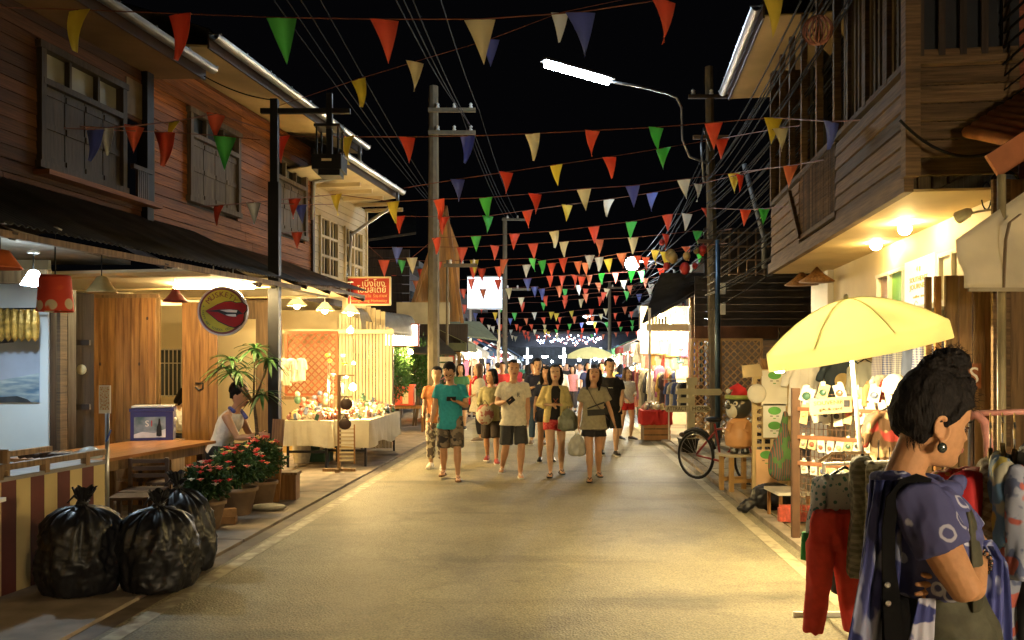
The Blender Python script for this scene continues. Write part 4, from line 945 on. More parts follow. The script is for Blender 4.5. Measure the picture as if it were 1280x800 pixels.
for sx in (-1, 1): gl.bar(b.headp((sx*.049, -.084, .112)), b.headp((sx*.077, .0, .11)), .003)
gl.build('glasses', m_black, r)
# --- 2 white V-neck man
r = T('person', 'man in white V-neck T-shirt and dark shorts with white sandals, phone in hand', 'person', group='people walking down the street')
b = Body(1.73, lean=.02, arms={1: ((.12, .02, -1), (.02, -.1, -1)), -1: ((-.28, -.05, -1), (.45, -.8, .15), (.8, -.5, .1), (0, 0, 1))}, legs={1: ((.06, -.28, -1), (-.04, .05, -1)), -1: ((-.05, .05, -1), (-.18, .60, -1))}, head=(-.03, 0, .12), bulk=1.12)
b.skin(m_skin, r); face_bits(r, b.headX, b.hs); b.hair(m_hair, r, 'short')
b.top(cloth('tee_cream', (.66, .60, .46)), r, .62, .022, -.13)
MB().prism([(-.035, .02), (.035, .02), (0, -.055)], b.neck-b.up*.055*b.k+Vector((0, -.097*b.k, 0)), (1, 0, 0), (0, -.35, 1), (0, -.006, 0)).build('neckline', m_skin, r)
b.shorts(cloth('shorts_charcoal', (.045, .045, .045)), r, .95, .034); b.shoes('sandal', M('sandal_white', (.62, .58, .5), .6), r)
tx = b.hip+b.up*.33*b.k+Vector((.07, -.165*b.k, 0)); text('R', 'chest_print', M('print_grey', (.12, .12, .13), .8), r, tx+Vector((0, -.0, 0)), (PI/2, 0, 0), .09, .012)
place(r, at_px(642, 12.6), 12.6, b)
q = T('phone', 'dark phone held by the man in the white V-neck', 'phone', r.location+b.wr[-1]+Vector((.09, -.075, .02))); bx('phone_body', q, (0, 0, 0), (.08, .012, .12), m_black, rot=(.2, .9, 0))
# --- 3 yellow cardigan woman, red shorts
r = T('person', 'woman in yellow cardigan over black top with red shorts carrying a bag', 'person', group='people walking down the street')
b = Body(1.66, fem=True, arms={1: ((.3, .05, -1), (-.75, -.6, .1), (-.8, -.4, .2), (0, .2, -1)), -1: ((-.42, .15, -1), (.6, -.75, .05), (.85, -.4, -.2), (0, 0, -1))}, legs={1: ((.02, .10, -1), (.02, .40, -1)), -1: ((.0, -.24, -1), (.03, .05, -1))}, head=(-.16, 0, -.05))
b.skin(m_skin2, r); face_bits(r, b.headX, b.hs); b.hair(m_hair, r, 'shoulder')
b.top(cloth('top_black', (.02, .018, .018)), r, 0, .014, -.04, name='top')
m = MB(); k = b.k
for q_ in (1, -1):
    xr = b.rt*q_; m.loft([(b.hip+b.up*z*k+xr*(x_)*k, a_*k, d_*k, b.up, (1, 0, 0)) for z, x_, a_, d_ in ((-.06, .122, .070, .13), (.05, .115, .065, .13), (.2, .10, .06, .125), (.35, .105, .062, .135), (.47, .085, .055, .10), (.52, .07, .04, .08))], 12)
    A_, B_, W_ = b.sh[q_], b.el[q_], b.wr[q_]; m.tube([A_-xr*.06+b.up*.012, A_, A_.lerp(B_, .5), B_, B_.lerp(W_, .4), B_.lerp(W_, .62)], [.045, .060, .058, .056, .054, .05], 12)
me = remesh(m, .011, 1, 'cardigan', (.008, 9, (1, 1, .5))); link('cardigan', me, cloth('cardigan_yellow', (.62, .50, .20)), r)
text('X', 'chest_print', M('print_rust', (.30, .08, .03), .8), r, b.hip+b.up*.27*k+Vector((0, -.142*k, 0)), (PI/2, 0, 0), .12, .01)
b.shorts(MC('shorts_red', (.50, .03, .035), (.65, .10, .08), 'noise', 30), r, .40, .03); b.shoes('sandal', m_black, r); place(r, at_px(694, 12.7), 12.7, b)
dropbag('shopping_bag', 'clear bag of greens carried by the woman in the yellow cardigan', 'bag', r.location+Vector((.18, -.23, .99)), .30, .32, M('bag_green', (.16, .17, .11), .4, .4, 8, .3, spec=.6))
# --- 4 grey tee woman looking up, black skirt
r = T('person', 'woman in grey-olive T-shirt and short black skirt looking up at the lights', 'person', group='people walking down the street')
b = Body(1.64, fem=True, arms={1: ((.38, .02, -1), (.30, -.1, -1)), -1: ((-.22, .05, -1), (-.08, -.05, -1))}, legs={1: ((-.03, .06, -1), (.06, .55, -1)), -1: ((.04, -.24, -1), (.02, .02, -1))}, head=(-.45, .06, -.15))
b.skin(m_skin, r); face_bits(r, b.headX, b.hs); b.hair(m_hair, r, 'long')
b.top(cloth('tee_olive', (.27, .24, .16)), r, .6, .028, -.13, flare=.01); k = b.k
MB().box((0, 0, 0), (.24, .02, .085)).build('chest_print', M('print_black', (.03, .028, .025), .8), r, b.hip+b.up*.14*k+Vector((.02, -.142*k, 0)), (0, -.05, 0)); MB().bar((-.12, 0, 0), (.12, 0, .09), .02, .02).build('chest_print', M('print_black', (0, 0, 0)), r, b.hip+b.up*.20*k+Vector((.02, -.142*k, 0)))
b.shorts(cloth('skirt_black', (.018, .017, .02)), r, .50, .012, 'skirt', skirt=True); b.shoes('sandal', m_black, r); place(r, at_px(742, 12.2), 12.2, b)
dropbag('shopping_bag', 'white translucent bag hanging from the hand of the woman looking up', 'bag', r.location+b.wr[-1]+Vector((-.03, -.02, -.13)), .24, .32, m_plasticbag)
MB().tube([b.sh[-1]+Vector((.05, -.09, .03)), b.hip+b.up*.3*k+Vector((0, -.16, 0)), b.hip+Vector((.21, -.03, .02))], .006, 5).build('bag_strap', m_dkwood, r)
# --- 5 olive blouse woman looking left
r = T('person', 'woman in olive blouse and dark knee shorts with head turned left, holding a round bag', 'person', group='people walking down the street')
b = Body(1.58, fem=True, arms={1: ((.2, .1, -1), (-.3, -.7, .1), (-.8, -.3, 0), (0, 0, -1)), -1: ((-.25, .05, -1), (.25, -.7, -.3), (.6, -.4, -.4), (0, 0, -1))}, legs={1: ((.02, -.22, -1), (.0, .02, -1)), -1: ((-.0, .10, -1), (.04, .5, -1))}, head=(0, 0, -.75))
b.skin(m_skin, r); face_bits(r, b.headX, b.hs); b.hair(m_hair, r, 'bob')
b.top(cloth('blouse_olive', (.30, .27, .14)), r, 1.3, .03, -.12); b.shorts(cloth('shorts_brownblack', (.04, .03, .025)), r, 1.0, .03); b.shoes('shoe', M('shoe_red', (.35, .05, .04), .6), r); place(r, at_px(614, 14.4), 14.4, b)
hb = T('round_bag', 'cream round patterned bag held by the woman in the olive blouse', 'bag', r.location+Vector((-.10, -.22, .80))); MB().ball((0, 0, 0), .15, 16, 10, 1, .45, 1.15).build('bag', MC('bag_swirl', (.55, .48, .36), (.35, .12, .10), 'noise', 12), hb, smooth=True); MB().tube([(-.06, 0, .15), (0, 0, .24), (.06, 0, .15)], .008, 6).build('handle', m_dkwood, hb)
# --- 6 navy tee + jeans man
r = T('person', 'tall man in dark navy T-shirt with pale print and blue jeans', 'person', group='people walking down the street')
b = Body(1.78, arms={1: ((.12, 0, -1), (.0, -.3, -1)), -1: ((-.3, -.05, -1), (.6, -.75, .25), (.8, -.4, .1), (0, 0, 1))}, legs={1: ((.04, -.08, -1), (.0, .05, -1)), -1: ((-.05, .05, -1), (-.02, .1, -1))}, head=(.1, 0, .1))
b.skin(m_skin2, r); face_bits(r, b.headX, b.hs); b.hair(m_hair, r, 'short'); b.top(cloth('tee_navy', (.03, .035, .07)), r, .6, .022, -.16)
MB().prism([(-.08, -.16), (.02, -.15), (.05, .0), (.10, .09), (.02, .1), (-.05, -.02)], b.hip+b.up*.28*b.k+Vector((0, -.148*b.k, 0)), (1, 0, 0), (0, 0, 1), (0, -.012, 0)).build('chest_print', M('print_pale', (.55, .52, .42), .8), r)
b.shorts(cloth('jeans', (.05, .09, .16)), r, 1.85, .016, 'jeans'); b.shoes('shoe', M('shoe_tan', (.20, .14, .09), .7), r); place(r, at_px(672, 17.8), 17.8, b)
# --- 7 dark woman partly behind
r = T('person', 'woman with long hair in dark top half hidden behind the yellow cardigan', 'person', group='people walking down the street')
b = Body(1.62, fem=True, legs={1: ((.03, -.05, -1), (.0, .1, -1)), -1: ((-.04, -.1, -1), (-.02, .1, -1))}); b.skin(m_skin, r, .013); b.hair(m_hair, r, 'long', .012); b.top(cloth('top_navy', (.03, .035, .06)), r, .6, .02, -.1, vox=.014); b.shorts(cloth('shorts_dark', (.03, .03, .04)), r, .4, .03, vox=.014); b.shoes('shoe', m_black, r); place(r, at_px(683, 14.6), 14.6, b)
# --- 8 black tee man by motorbike right
r = T('person', 'heavy man in black T-shirt and black shorts beside the motorbike', 'person', group='people walking down the street')
b = Body(1.76, bulk=1.2, arms={1: ((.2, -.1, -1), (-.15, -.5, -.8)), -1: ((-.25, 0, -1), (.2, -.6, -.5))}, head=(.1, 0, .2)); b.skin(m_skin2, r, .012); face_bits(r, b.headX, b.hs); b.hair(m_hair, r, 'short', .011); b.top(cloth('top_black', (0, 0, 0)), r, .65, .03, -.16, vox=.013)
text('~~', 'chest_print', m_white, r, b.hip+b.up*.33*b.k+Vector((0, -.17*b.k, 0)), (PI/2, 0, 0), .07, .012)
b.shorts(cloth('shorts_black', (.02, .02, .02)), r, .95, .04, vox=.013); b.shoes('shoe', m_black, r); place(r, at_px(762, 15.6), 15.6, b)
# --- 9 red scarf woman, white coat, facing left with brown hair
m_hairb = M('hair_brown', (.10, .045, .02), .45, .4, 40, .4, spec=.5, obj=True, st=(4, 4, 1))
r = T('person', 'woman with long brown hair, red scarf and pale shawl facing the left stalls', 'person', group='people walking down the street')
b = Body(1.68, fem=True, arms={1: ((.1, -.1, -1), (.0, -.8, -.3)), -1: ((-.1, -.1, -1), (.0, -.8, -.3))}); b.skin(m_skin2, r, .012); face_bits(r, b.headX, b.hs); b.hair(m_hairb, r, 'long', .011); b.top(cloth('shawl_cream', (.60, .54, .40)), r, 1.4, .045, -.25, 'shawl', .013, flare=.03)
sc = MB(); sc.tube([b.neck+Vector((-.07, -.05, .0)), b.neck+Vector((-.09, -.14, -.1)), b.neck+Vector((-.08, -.17, -.35)), b.neck+Vector((-.08, -.18, -.6))], [.04, .045, .05, .05], 10, .5); sc.tube([b.neck+Vector((-.07, -.05, .0)), b.neck+Vector((0, .06, .01)), b.neck+Vector((.07, -.05, .0)), b.neck+Vector((.05, -.15, -.15))], .035, 10); link('scarf', remesh(sc, .011, 2, 'scarf', (.004, 12, (1, 1, 1))), cloth('scarf_red', (.50, .02, .03)), r)
b.shorts(cloth('trousers_black', (.02, .02, .025)), r, 1.8, .015, 'trousers', vox=.013); b.shoes('shoe', M('shoe_tan', (0, 0, 0)), r); place(r, at_px(598, 18.6), 18.6, b); r.rotation_euler.z = -1.25
# --- 10 child/person behind the teal man: orange shorts
r = T('person', 'slim person in patterned cream trousers and orange shirt behind the teal T-shirt man', 'person', group='people walking down the street')
b = Body(1.62, legs={1: ((.02, -.15, -1), (.0, .1, -1)), -1: ((-.03, -.05, -1), (-.02, .3, -1))}, arms={1: ((.15, 0, -1), (0, -.6, -.4)), -1: ((-.15, 0, -1), (0, -.6, -.4))}); b.skin(m_skin2, r, .013); b.hair(m_hair, r, 'short', .012); b.top(cloth('shirt_orange', (.55, .20, .07)), r, .6, .02, -.12, vox=.014); b.shorts(MC('trousers_print', (.58, .52, .4), (.15, .12, .1), 'noise', 14), r, 1.75, .03, 'trousers', vox=.013); b.shoes('shoe', M('sandal_white', (0, 0, 0)), r); place(r, at_px(546, 13.6), 13.6, b)
# --- 11 white top + red shorts near right stall
r = T('person', 'woman in white hooded top and red shorts by the bright right stall', 'person', group='people walking down the street')
b = Body(1.60, fem=True, arms={1: ((.3, .1, -1), (-.5, -.7, -.1)), -1: ((-.15, 0, -1), (.1, -.6, -.4))}); b.skin(m_skin2, r, .013); face_bits(r, b.headX, b.hs); b.hair(m_hairb, r, 'long', .012); b.top(cloth('top_white', (.65, .62, .55)), r, 1.6, .03, -.08, vox=.014); b.shorts(cloth('shorts_scarlet', (.5, .03, .03)), r, .4, .025, vox=.014); b.shoes('shoe', m_black, r); place(r, at_px(784, 18.9), 18.9, b); r.rotation_euler.z = .5
# --- distant walkers: five builds, recoloured copies
protos = []
for i, (fem, hs, top, sl, bot, L, sk) in enumerate(((False, 'short', (.45, .1, .08), .6, (.05, .06, .1), 1.8, m_skin), (True, 'long', (.55, .5, .42), .6, (.04, .04, .05), .9, m_skin2), (False, 'short', (.08, .1, .16), 1.8, (.12, .1, .08), 1.8, m_skin2), (True, 'shoulder', (.12, .25, .3), .5, (.06, .05, .05), 1.8, m_skin), (False, 'short', (.6, .58, .5), .6, (.1, .09, .06), .9, m_skin))):
    r = T('person', 'x', 'person', group='crowd far down the street')
    ph = R.uniform(-.2, .2); b = Body(1.6+.08*R.random()+(0 if fem else .08), fem=fem, arms={1: ((.2, ph, -1), (.1, -.3, -1)), -1: ((-.2, -ph, -1), (-.1, -.3, -1))}, legs={1: ((.04, ph, -1), (.0, .15, -1)), -1: ((-.04, -ph, -1), (0, .1, -1))})
    b.skin(sk, r, .02, smooth=2); b.hair(m_hair, r, hs, .018); b.top(cloth('ctop%d' % i, top), r, sl, .03, -.12, vox=.02); b.shorts(cloth('cbot%d' % i, bot), r, L, .03, 'trousers' if L > 1 else 'shorts', vox=.02); b.shoes('shoe', m_black, r)
    protos.append((r, b))
cols = [cloth('crowd_'+n, c) for n, c in (('red', (.5, .05, .05)), ('white', (.65, .62, .56)), ('navy', (.04, .05, .12)), ('mustard', (.5, .33, .05)), ('black', (.025, .025, .025)), ('green', (.07, .2, .1)), ('pink', (.6, .25, .25)), ('grey', (.25, .25, .24)), ('sky', (.2, .35, .5)))]
cn = ['red', 'white', 'navy', 'mustard', 'black', 'green', 'pink', 'grey', 'sky']
spots = [(628, 24), (576, 22), (700, 26), (716, 30), (735, 27), (752, 25), (660, 31), (646, 36), (690, 38), (672, 42), (720, 44), (740, 40), (728, 50), (705, 48), (680, 52), (760, 34), (776, 28), (795, 24), (590, 27), (610, 33), (637, 46), (750, 55), (712, 60), (695, 64), (770, 42), (667, 24.5), (602, 25), (655, 60), (735, 64), (622, 29), (583, 34), (598, 40), (615, 46), (630, 54), (648, 48), (664, 36), (676, 31), (684, 45), (698, 33), (708, 38), (724, 34), (732, 46), (744, 31), (757, 44), (766, 29), (778, 38), (640, 66), (670, 70), (700, 72), (725, 70), (748, 66), (788, 33)]
used = set()
for i, (px, d) in enumerate(spots):
    pr, pb = protos[i % 5]; ci = (i*5+i//5) % 9; hgt = 'long-haired' if i % 5 in (1, 3) else 'short-haired'
    pos = ('at the left stalls', 'behind the red-scarf woman', 'behind the round-bag woman', 'behind the white V-neck man', 'behind the navy T-shirt man', 'between the two front women', 'behind the black T-shirt man', 'by the bright right stall')[min(7, max(0, int((px-570)/28)))]
    far = 'near' if d < 29 else 'halfway along the crowd' if d < 45 else 'at the far end'
    lab = '%s walker in a %s top %s, %s' % (hgt.replace('-haired', ' haired'), cn[ci], far.replace('halfway along the crowd', 'midway'), pos)
    c = copy_tree(pr, None, None, R.uniform(-.5, .5)+(PI if R.random() < .3 else 0), lab, {'shirt': cols[ci]}) if i >= 5 else pr
    if i < 5:
        c['label'] = lab; c.rotation_euler.z = R.uniform(-.4, .4)
        for ch in c.children:
            if ch.name.startswith('shirt'): ch.material_slots[0].link = 'OBJECT'; ch.material_slots[0].material = cols[ci]
    place(c, at_px(px, d), d, pb)
# --- seated man in white tank top
r = T('person', 'seated man in white sleeveless top and black shorts working beside the pot plant', 'person')
b = Body(1.66, lean=.42, hips=(0, 0, .62), arms={1: ((.05, -.45, -.9), (-.1, -1, .1)), -1: ((-.05, -.5, -.85), (.05, -1, .05))}, legs={1: ((.12, -1, .05), (.0, .1, -1)), -1: ((-.12, -1, .05), (0, .2, -1))}, head=(.15, 0, 0))
b.skin(m_skin, r, .011); face_bits(r, b.headX, b.hs); b.hair(m_hair, r, 'short', .01); b.top(cloth('tank_white', (.68, .64, .58)), r, 0, .016, -.08, 'tank_top'); b.shorts(cloth('shorts_black', (0, 0, 0)), r, .8, .03)
cl = MB(); cl.tube([b.neck+Vector((-.09, -.02, -.02)), b.neck+Vector((0, .07, .01)), b.neck+Vector((.09, -.02, -.02)), b.neck+Vector((.05, -.1, -.1))], .022, 8).build('collar', cloth('collar_blue', (.12, .13, .4)), r, smooth=True)
r.scale = (1.13, 1.13, 1.13); r.location = (at_px(272, 10.5), 10.5, -.06); r.rotation_euler.z = PI/2-.12
st = T('stool', 'round wooden stool under the seated man', 'stool', (at_px(266, 10.5), 10.5, 0)); MB().lathe([(.17, .45), (.18, .46), (.18, .485), (.17, .495)], (0, 0, 0), 18).build('seat', m_dkwood, st)
for sx, sy in ((-1, -1), (1, -1), (1, 1), (-1, 1)): MB().bar((sx*.15, sy*.15, 0), (sx*.1, sy*.1, .46), .035).build('leg', m_dkwood, st)
# --- person in white inside, behind grille gap
r = T('person', 'person in white blouse bent over a table inside the restaurant', 'person')
b = Body(1.55, fem=True, lean=.45, hips=(0, 0, .55), arms={1: ((.1, -.4, -.9), (-.1, -1, 0)), -1: ((-.1, -.4, -.9), (.1, -1, 0))}, legs={1: ((.1, -1, -.1), (0, .1, -1)), -1: ((-.1, -1, -.1), (0, .1, -1))}, head=(.5, 0, 0)); b.skin(m_skin2, r, .014); b.hair(m_hair, r, 'bob', .013); b.top(cloth('top_white', (0, 0, 0)), r, 1.3, .03, -.08, vox=.015); b.shorts(cloth('trousers_black', (0, 0, 0)), r, 1.7, .02, 'trousers', vox=.015)
r.location = (at_px(205, 12.3), 12.3, .15); r.rotation_euler.z = PI/2
bx('seat', tag(T('bench', 'low bench inside the restaurant under the person in white', 'bench', (at_px(203, 12.3), 12.3, 0)), None), (0, 0, .56), (.4, .4, .06), m_dkwood)
for s_ in (-1, 1): bx('leg', COL.objects['bench'], (s_*.16, 0, .27), (.05, .36, .54), m_dkwood)
# ================= foreground woman in profile (she faces +X)
W = T('person', 'young woman in profile with hair bun, indigo tie-dyed scarf and shirt, arms folded', 'person')
m_skw = M('skin_woman', (.46, .235, .115), .60, .08, 60, .07, spec=.2, obj=True)
m_indigo = MC('indigo_rings', (.068, .072, .19), (.40, .40, .52), 'rings', 12.5, thr=.33)
m_scarf = MC('indigo_blotch', (.034, .042, .16), (.25, .27, .42), 'noise', 15, thr=.56, st=(1, 1, .55), colc=(.07, .08, .26))
m_olive = M('overall_olive', (.050, .048, .030), .8, .2, 30, .2, obj=True)
wr = Vector((P(1150, 0, 2.42).x, 2.42, 0)); W.location = wr
def wp(px, py, d): return P(px, py, d)-wr
# skeleton, all in local coordinates; she leans slightly back
hip = wp(1160, 815, 2.42); belly = wp(1160, 735, 2.42); chest = wp(1158, 665, 2.42); neckb = wp(1122, 602, 2.42)
m = MB(); X = (1, 0, 0)
# torso (ellipse: rx = front-back along x, ry = across depth)
up = (0, 0, 1)
tor = [(hip, .125, .175), (wp(1158, 770, 2.42), .115, .150), (belly, .105, .135), (wp(1158, 700, 2.42), .108, .142), (wp(1158, 660, 2.42), .112, .152), (wp(1150, 628, 2.42), .100, .158), (wp(1138, 606, 2.42), .075, .12), (wp(1130, 592, 2.42), .05, .06)]
m.loft([(c, a, b, up, X) for c, a, b in tor], 20)
# neck leaning forward to the skull
m.tube([wp(1126, 612, 2.42), wp(1133, 585, 2.42), wp(1146, 556, 2.42)], [.062, .050, .050], 16)
headX = Matrix.Translation(wp(1155, 580, 2.42)) @ Euler((.19, -.02, PI/2+.06), 'XYZ').to_matrix().to_4x4()
HS = 1.07
# rotate: local -y (face) -> +x
vs, fs = head_vf(80, 72, HS, .82); m.add([headX @ v for v in vs], fs)
ear = (headX @ (Vector((-.074, .014, .455*.225))*HS))
def ap(l, x, y, z): return headX @ (Vector((x, y, z*.225))*HS)
# (the side towards the camera: head x sign)
sgn = 1 if ap(0, .074, .014, .45).y < ap(0, -.074, .014, .45).y else -1
for i_, (z, ry_, rz_) in enumerate(((.0, .014, .03), (.007, .017, .032))):
    pass
er = MB()
ec = Vector((sgn*.078, .018, .44*.225))
pts = [headX @ ((ec+Vector((sgn*.004, .019*math.cos(t)+.004*math.sin(t), .031*math.sin(t))))*HS) for t in [PI*1.55-2*PI*.86*i/20 for i in range(21)]]
m.tube(pts, [.0045]+[.0052]*19+[.006], 8)
m.loft([(headX @ ((ec+Vector((sgn*dx_, .0, 0)))*HS), .027*HS*q_, .016*HS*q_, headX.to_3x3() @ Vector((1, 0, 0)), headX.to_3x3() @ Vector((0, 0, 1))) for dx_, q_ in ((-.012, 1.0), (.001, .95), (.0015, .55))], 14)
m.ball(headX @ ((ec+Vector((sgn*.003, -.006, -.034)))*HS), .0085, 10, 8)
# near arm (her right): shoulder -> elbow -> wrist tucked across
shN = wp(1150, 632, 2.26); elN = wp(1207, 742, 2.20); wrN = wp(1222, 697, 2.40)
m.tube([wp(1140, 622, 2.33), shN, shN.lerp(elN, .35), shN.lerp(elN, .7), elN-Vector((.0, 0, -.01)), elN.lerp(wrN, .2), elN.lerp(wrN, .5), wrN], [.052, .056, .054, .047, .041, .043, .038, .026], 16)
hand_into(m, wrN, Vector((.05, .9, .25)), Vector((-.6, 0, -.6)), .95, .35, side=1)
# far arm: shoulder beyond, forearm comes back under the near elbow, fingers showing
shF = wp(1172, 632, 2.60); elF = wp(1243, 712, 2.60); wrF = wp(1190, 733, 2.34)
m.tube([wp(1165, 625, 2.52), shF, shF.lerp(elF, .4), shF.lerp(elF, .75), elF, elF.lerp(wrF, .3), elF.lerp(wrF, .65), wrF], [.052, .055, .048, .042, .038, .040, .034, .024], 14)
hd = (wp(1146, 737, 2.27)-wrF).normalized()
# left hand: palm then four long fingers laid over the ribs, thumb up
pc = wrF; sd = Vector((.1, -.15, 1)).normalized(); sd = (sd-hd*sd.dot(hd)).normalized(); nn = hd.cross(sd)
m.loft([(pc-hd*.01, .028, .018, hd, sd), (pc+hd*.03, .036, .015, hd, sd), (pc+hd*.065, .038, .013, hd, sd)], 12)
for off, L, dz in ((.026, .070, .22), (.009, .082, .08), (-.009, .078, -.04), (-.025, .060, -.14)):
    p0 = pc+hd*.06+sd*off; d1 = (hd+sd*dz).normalized(); q1 = p0+d1*L*.45; q2 = q1+(d1+Vector((0, .12, -.05))).normalized()*L*.32; q3 = q2+(d1+Vector((0, .3, -.12))).normalized()*L*.28
    m.tube([p0-d1*.015, p0, q1, q2, q3], [.0098, .0095, .0088, .0082, .0062], 10)
p0 = pc+hd*.015+sd*.03; m.tube([p0, p0+Vector((-.018, -.005, .032)), p0+Vector((-.034, -.004, .052)), p0+Vector((-.045, 0, .060))], [.013, .011, .0095, .007], 10)
me = remesh(m, .0042, 3, 'body'); link('body', me, m_skw, W)
# face
rot = headX.to_euler()
for sx in (-1, 1):
    MB().ball((0, 0, 0), .0118, 16, 10, 1.15, .8, .62).build('eye', m_eyew, W, headX @ (Vector((sx*.031, -.0655, .488*.225))*HS), rot, True)
    MB().ball((0, 0, 0), .0062, 12, 8, 1, .5, 1).build('iris', m_iris, W, headX @ (Vector((sx*.032, -.0745, .486*.225))*HS), rot, True)
    for z_, tk in ((.512, .0032), (.470, .0018)):
        MB().tube([ap(0, sx*.017, -.0755, .492), ap(0, sx*.026, -.0800, z_), ap(0, sx*.038, -.0765, z_), ap(0, sx*.0485, -.0635, .486)], [tk*.4, tk, tk, tk*.5], 6).build('eyelid', M('eyelid_dark', (.09, .04, .025), .6), W, smooth=True)
    MB().tube([ap(0, sx*.012, -.0885, .575), ap(0, sx*.028, -.0880, .590), ap(0, sx*.042, -.0810, .588), ap(0, sx*.055, -.0665, .566)], [.002, .0032, .003, .001], 6).build('eyebrow', m_hair, W, smooth=True)
for zt, zc, yy, r0 in ((.268, .255, .0905, .0048), (.215, .228, .0885, .0058)):
    MB().tube([ap(0, -.023, -.0745, .243), ap(0, -.011, -yy+.002, zc), ap(0, 0, -yy-.002, zc), ap(0, .011, -yy+.002, zc), ap(0, .023, -.0745, .243)], [.0012, r0, r0*1.1, r0, .0012], 8).build('lips', M('lips_rose', (.42, .13, .10), .35, .1), W, smooth=True)
eg = MB(); eg.ball(ap(0, sgn*.086, .011, .232), .0135, 14, 10, 1, .6, 1.1).build('earring', M('earring_dark', (.03, .04, .035), .2, .3, spec=.9), W, smooth=True)
# hair: swept up to a bun
hm = MB()
def hx(x, y, z): return headX @ (Vector((x, y, z*.225))*HS)
tl = (headX.to_3x3() @ Vector((0, -.55, 1))).normalized(); hrt = headX.to_3x3() @ Vector((1, 0, 0))
hm.loft([(hx(0, .055, .26), .052*HS, .052*HS, tl, hrt), (hx(0, .050, .40), .070*HS, .074*HS, tl, hrt), (hx(0, .034, .56), .0805*HS, .084*HS, tl, hrt), (hx(0, .018, .72), .084*HS, .090*HS, tl, hrt), (hx(0, .006, .88), .077*HS, .082*HS, tl, hrt), (hx(0, .0, 1.0), .060*HS, .064*HS, tl, hrt), (hx(0, .0, 1.08), .04*HS, .045*HS, tl, hrt)], 28)
hm.loft([(hx(0, -.026, .76), .077*HS, .063*HS, (0, 0, 1), hrt), (hx(0, -.024, .90), .074*HS, .060*HS, (0, 0, 1), hrt), (hx(0, -.012, 1.04), .055*HS, .050*HS, (0, 0, 1), hrt)], 20)
hm.tube([hx(sgn*.058, -.052, .80), hx(sgn*.068, -.036, .74), hx(sgn*.074, -.016, .66), hx(sgn*.079, .004, .54), hx(sgn*.080, .010, .46)], [.018, .019, .018, .012, .004], 10)
hm.tube([hx(-sgn*.055, -.055, .76), hx(-sgn*.072, -.028, .70), hx(-sgn*.079, -.004, .60)], [.010, .014, .013], 10)
hair1 = remesh(hm, .0048, 3, 'hair', (.0035, 34, (1, .5, .5))); link('hair', hair1, m_hair, W)
bm_ = MB(); bc = hx(0, -.012, 1.22)
bm_.ball(bc, .049, 22, 14, 1.12, 1.02, .80); bm_.ball(hx(0, .022, 1.10), .042, 16, 10); bm_.ball(hx(0, -.04, 1.06), .034, 14, 10); bm_.ball(hx(sgn*.03, -.055, .98), .024, 12, 8)
bun = remesh(bm_, .004, 1, 'hair_bun', (.007, 34, (1, 1, 1.6))); link('hair_bun', bun, m_hair, W)
# stray strands
sm = MB()
for i in range(110):
    a = R.uniform(0, 2*PI); e = R.uniform(-.3, 1.2); d0 = Vector((math.cos(a)*math.cos(e), math.sin(a)*math.cos(e), math.sin(e)))
    p = bc+d0*.05; L = R.uniform(.006, .02); side = Vector((R.uniform(-1, 1), R.uniform(-1, 1), R.uniform(-1, 1)))*.5
    sm.tube([p, p+(d0+side*.6).normalized()*L*.6, p+(d0*.6+side*1.6).normalized()*L], [.0009, .0008, .0004], 4, cap=False)
for i in range(80):
    x0 = hx(sgn*R.uniform(.02, .07), R.uniform(-.07, -.03), R.uniform(.72, .95)); dv = headX.to_3x3() @ Vector((sgn*.3, R.uniform(-1, -.3), R.uniform(-.4, .5)))
    sm.tube([x0, x0+dv*.014, x0+dv*.024+Vector((0, 0, -.006))], [.0008, .0007, .0004], 4, cap=False)
for i in range(26):
    x0 = hx(sgn*R.uniform(.03, .07), R.uniform(.05, .09), R.uniform(.22, .36)); sm.tube([x0, x0+Vector((-.004, -.002, -.012)), x0+Vector((-.001, -.003, -.022-R.random()*.01))], [.0009, .0008, .0004], 4, cap=False)
so = sm.build('hair_strands', m_hair, W); so['kind'] = 'stuff'
# shirt with short near sleeve
s_ = MB(); g = .016
s_.loft([(c, a+g, b+g, up, X) for c, a, b in tor[2:7]]+[(wp(1130, 596, 2.42), .066, .078, up, X)], 24)
s_.tube([wp(1140, 622, 2.36), shN, shN.lerp(elN, .28), shN.lerp(elN, .50)], [.060, .072, .072, .073], 20)
s_.tube([wp(1165, 625, 2.50), shF, shF.lerp(elF, .45)], [.058, .068, .068], 16)
me = remesh(s_, .0055, 2, 'shirt', (.0055, 15, (1, 1, .45))); link('shirt', me, m_indigo, W)
# neck scarf rolls and hanging ends
n_ = MB(); cc_ = wp(1134, 600, 2.42)
ring = []
for i in range(26):
    t = 2*PI*i/25; ring.append(cc_+Vector((.082*math.cos(t)+.008, .080*math.sin(t), .010*math.cos(t)*-1+.020*math.sin(t*2)*.4-.004)))
n_.tube(ring, [.020+.004*math.sin(i*1.3) for i in range(26)], 12, .9)
ring2 = [p+Vector((-.006+.03*max(0, (p-cc_).x/.08), 0, -.030)) for p in ring]; n_.tube(ring2, [.022+.004*math.cos(i*1.1) for i in range(26)], 12, .8)
n_.ball(wp(1186, 612, 2.36), .030, 14, 10, 1.2, 1, .9); n_.ball(wp(1196, 604, 2.40), .026, 14, 10)
me = remesh(n_, .005, 2, 'scarf', (.0045, 14, (1.6, 1, .9))); link('scarf', me, MC('indigo_rings_small', (.06, .066, .18), (.38, .39, .52), 'rings', 15, thr=.30), W)
n_ = MB()
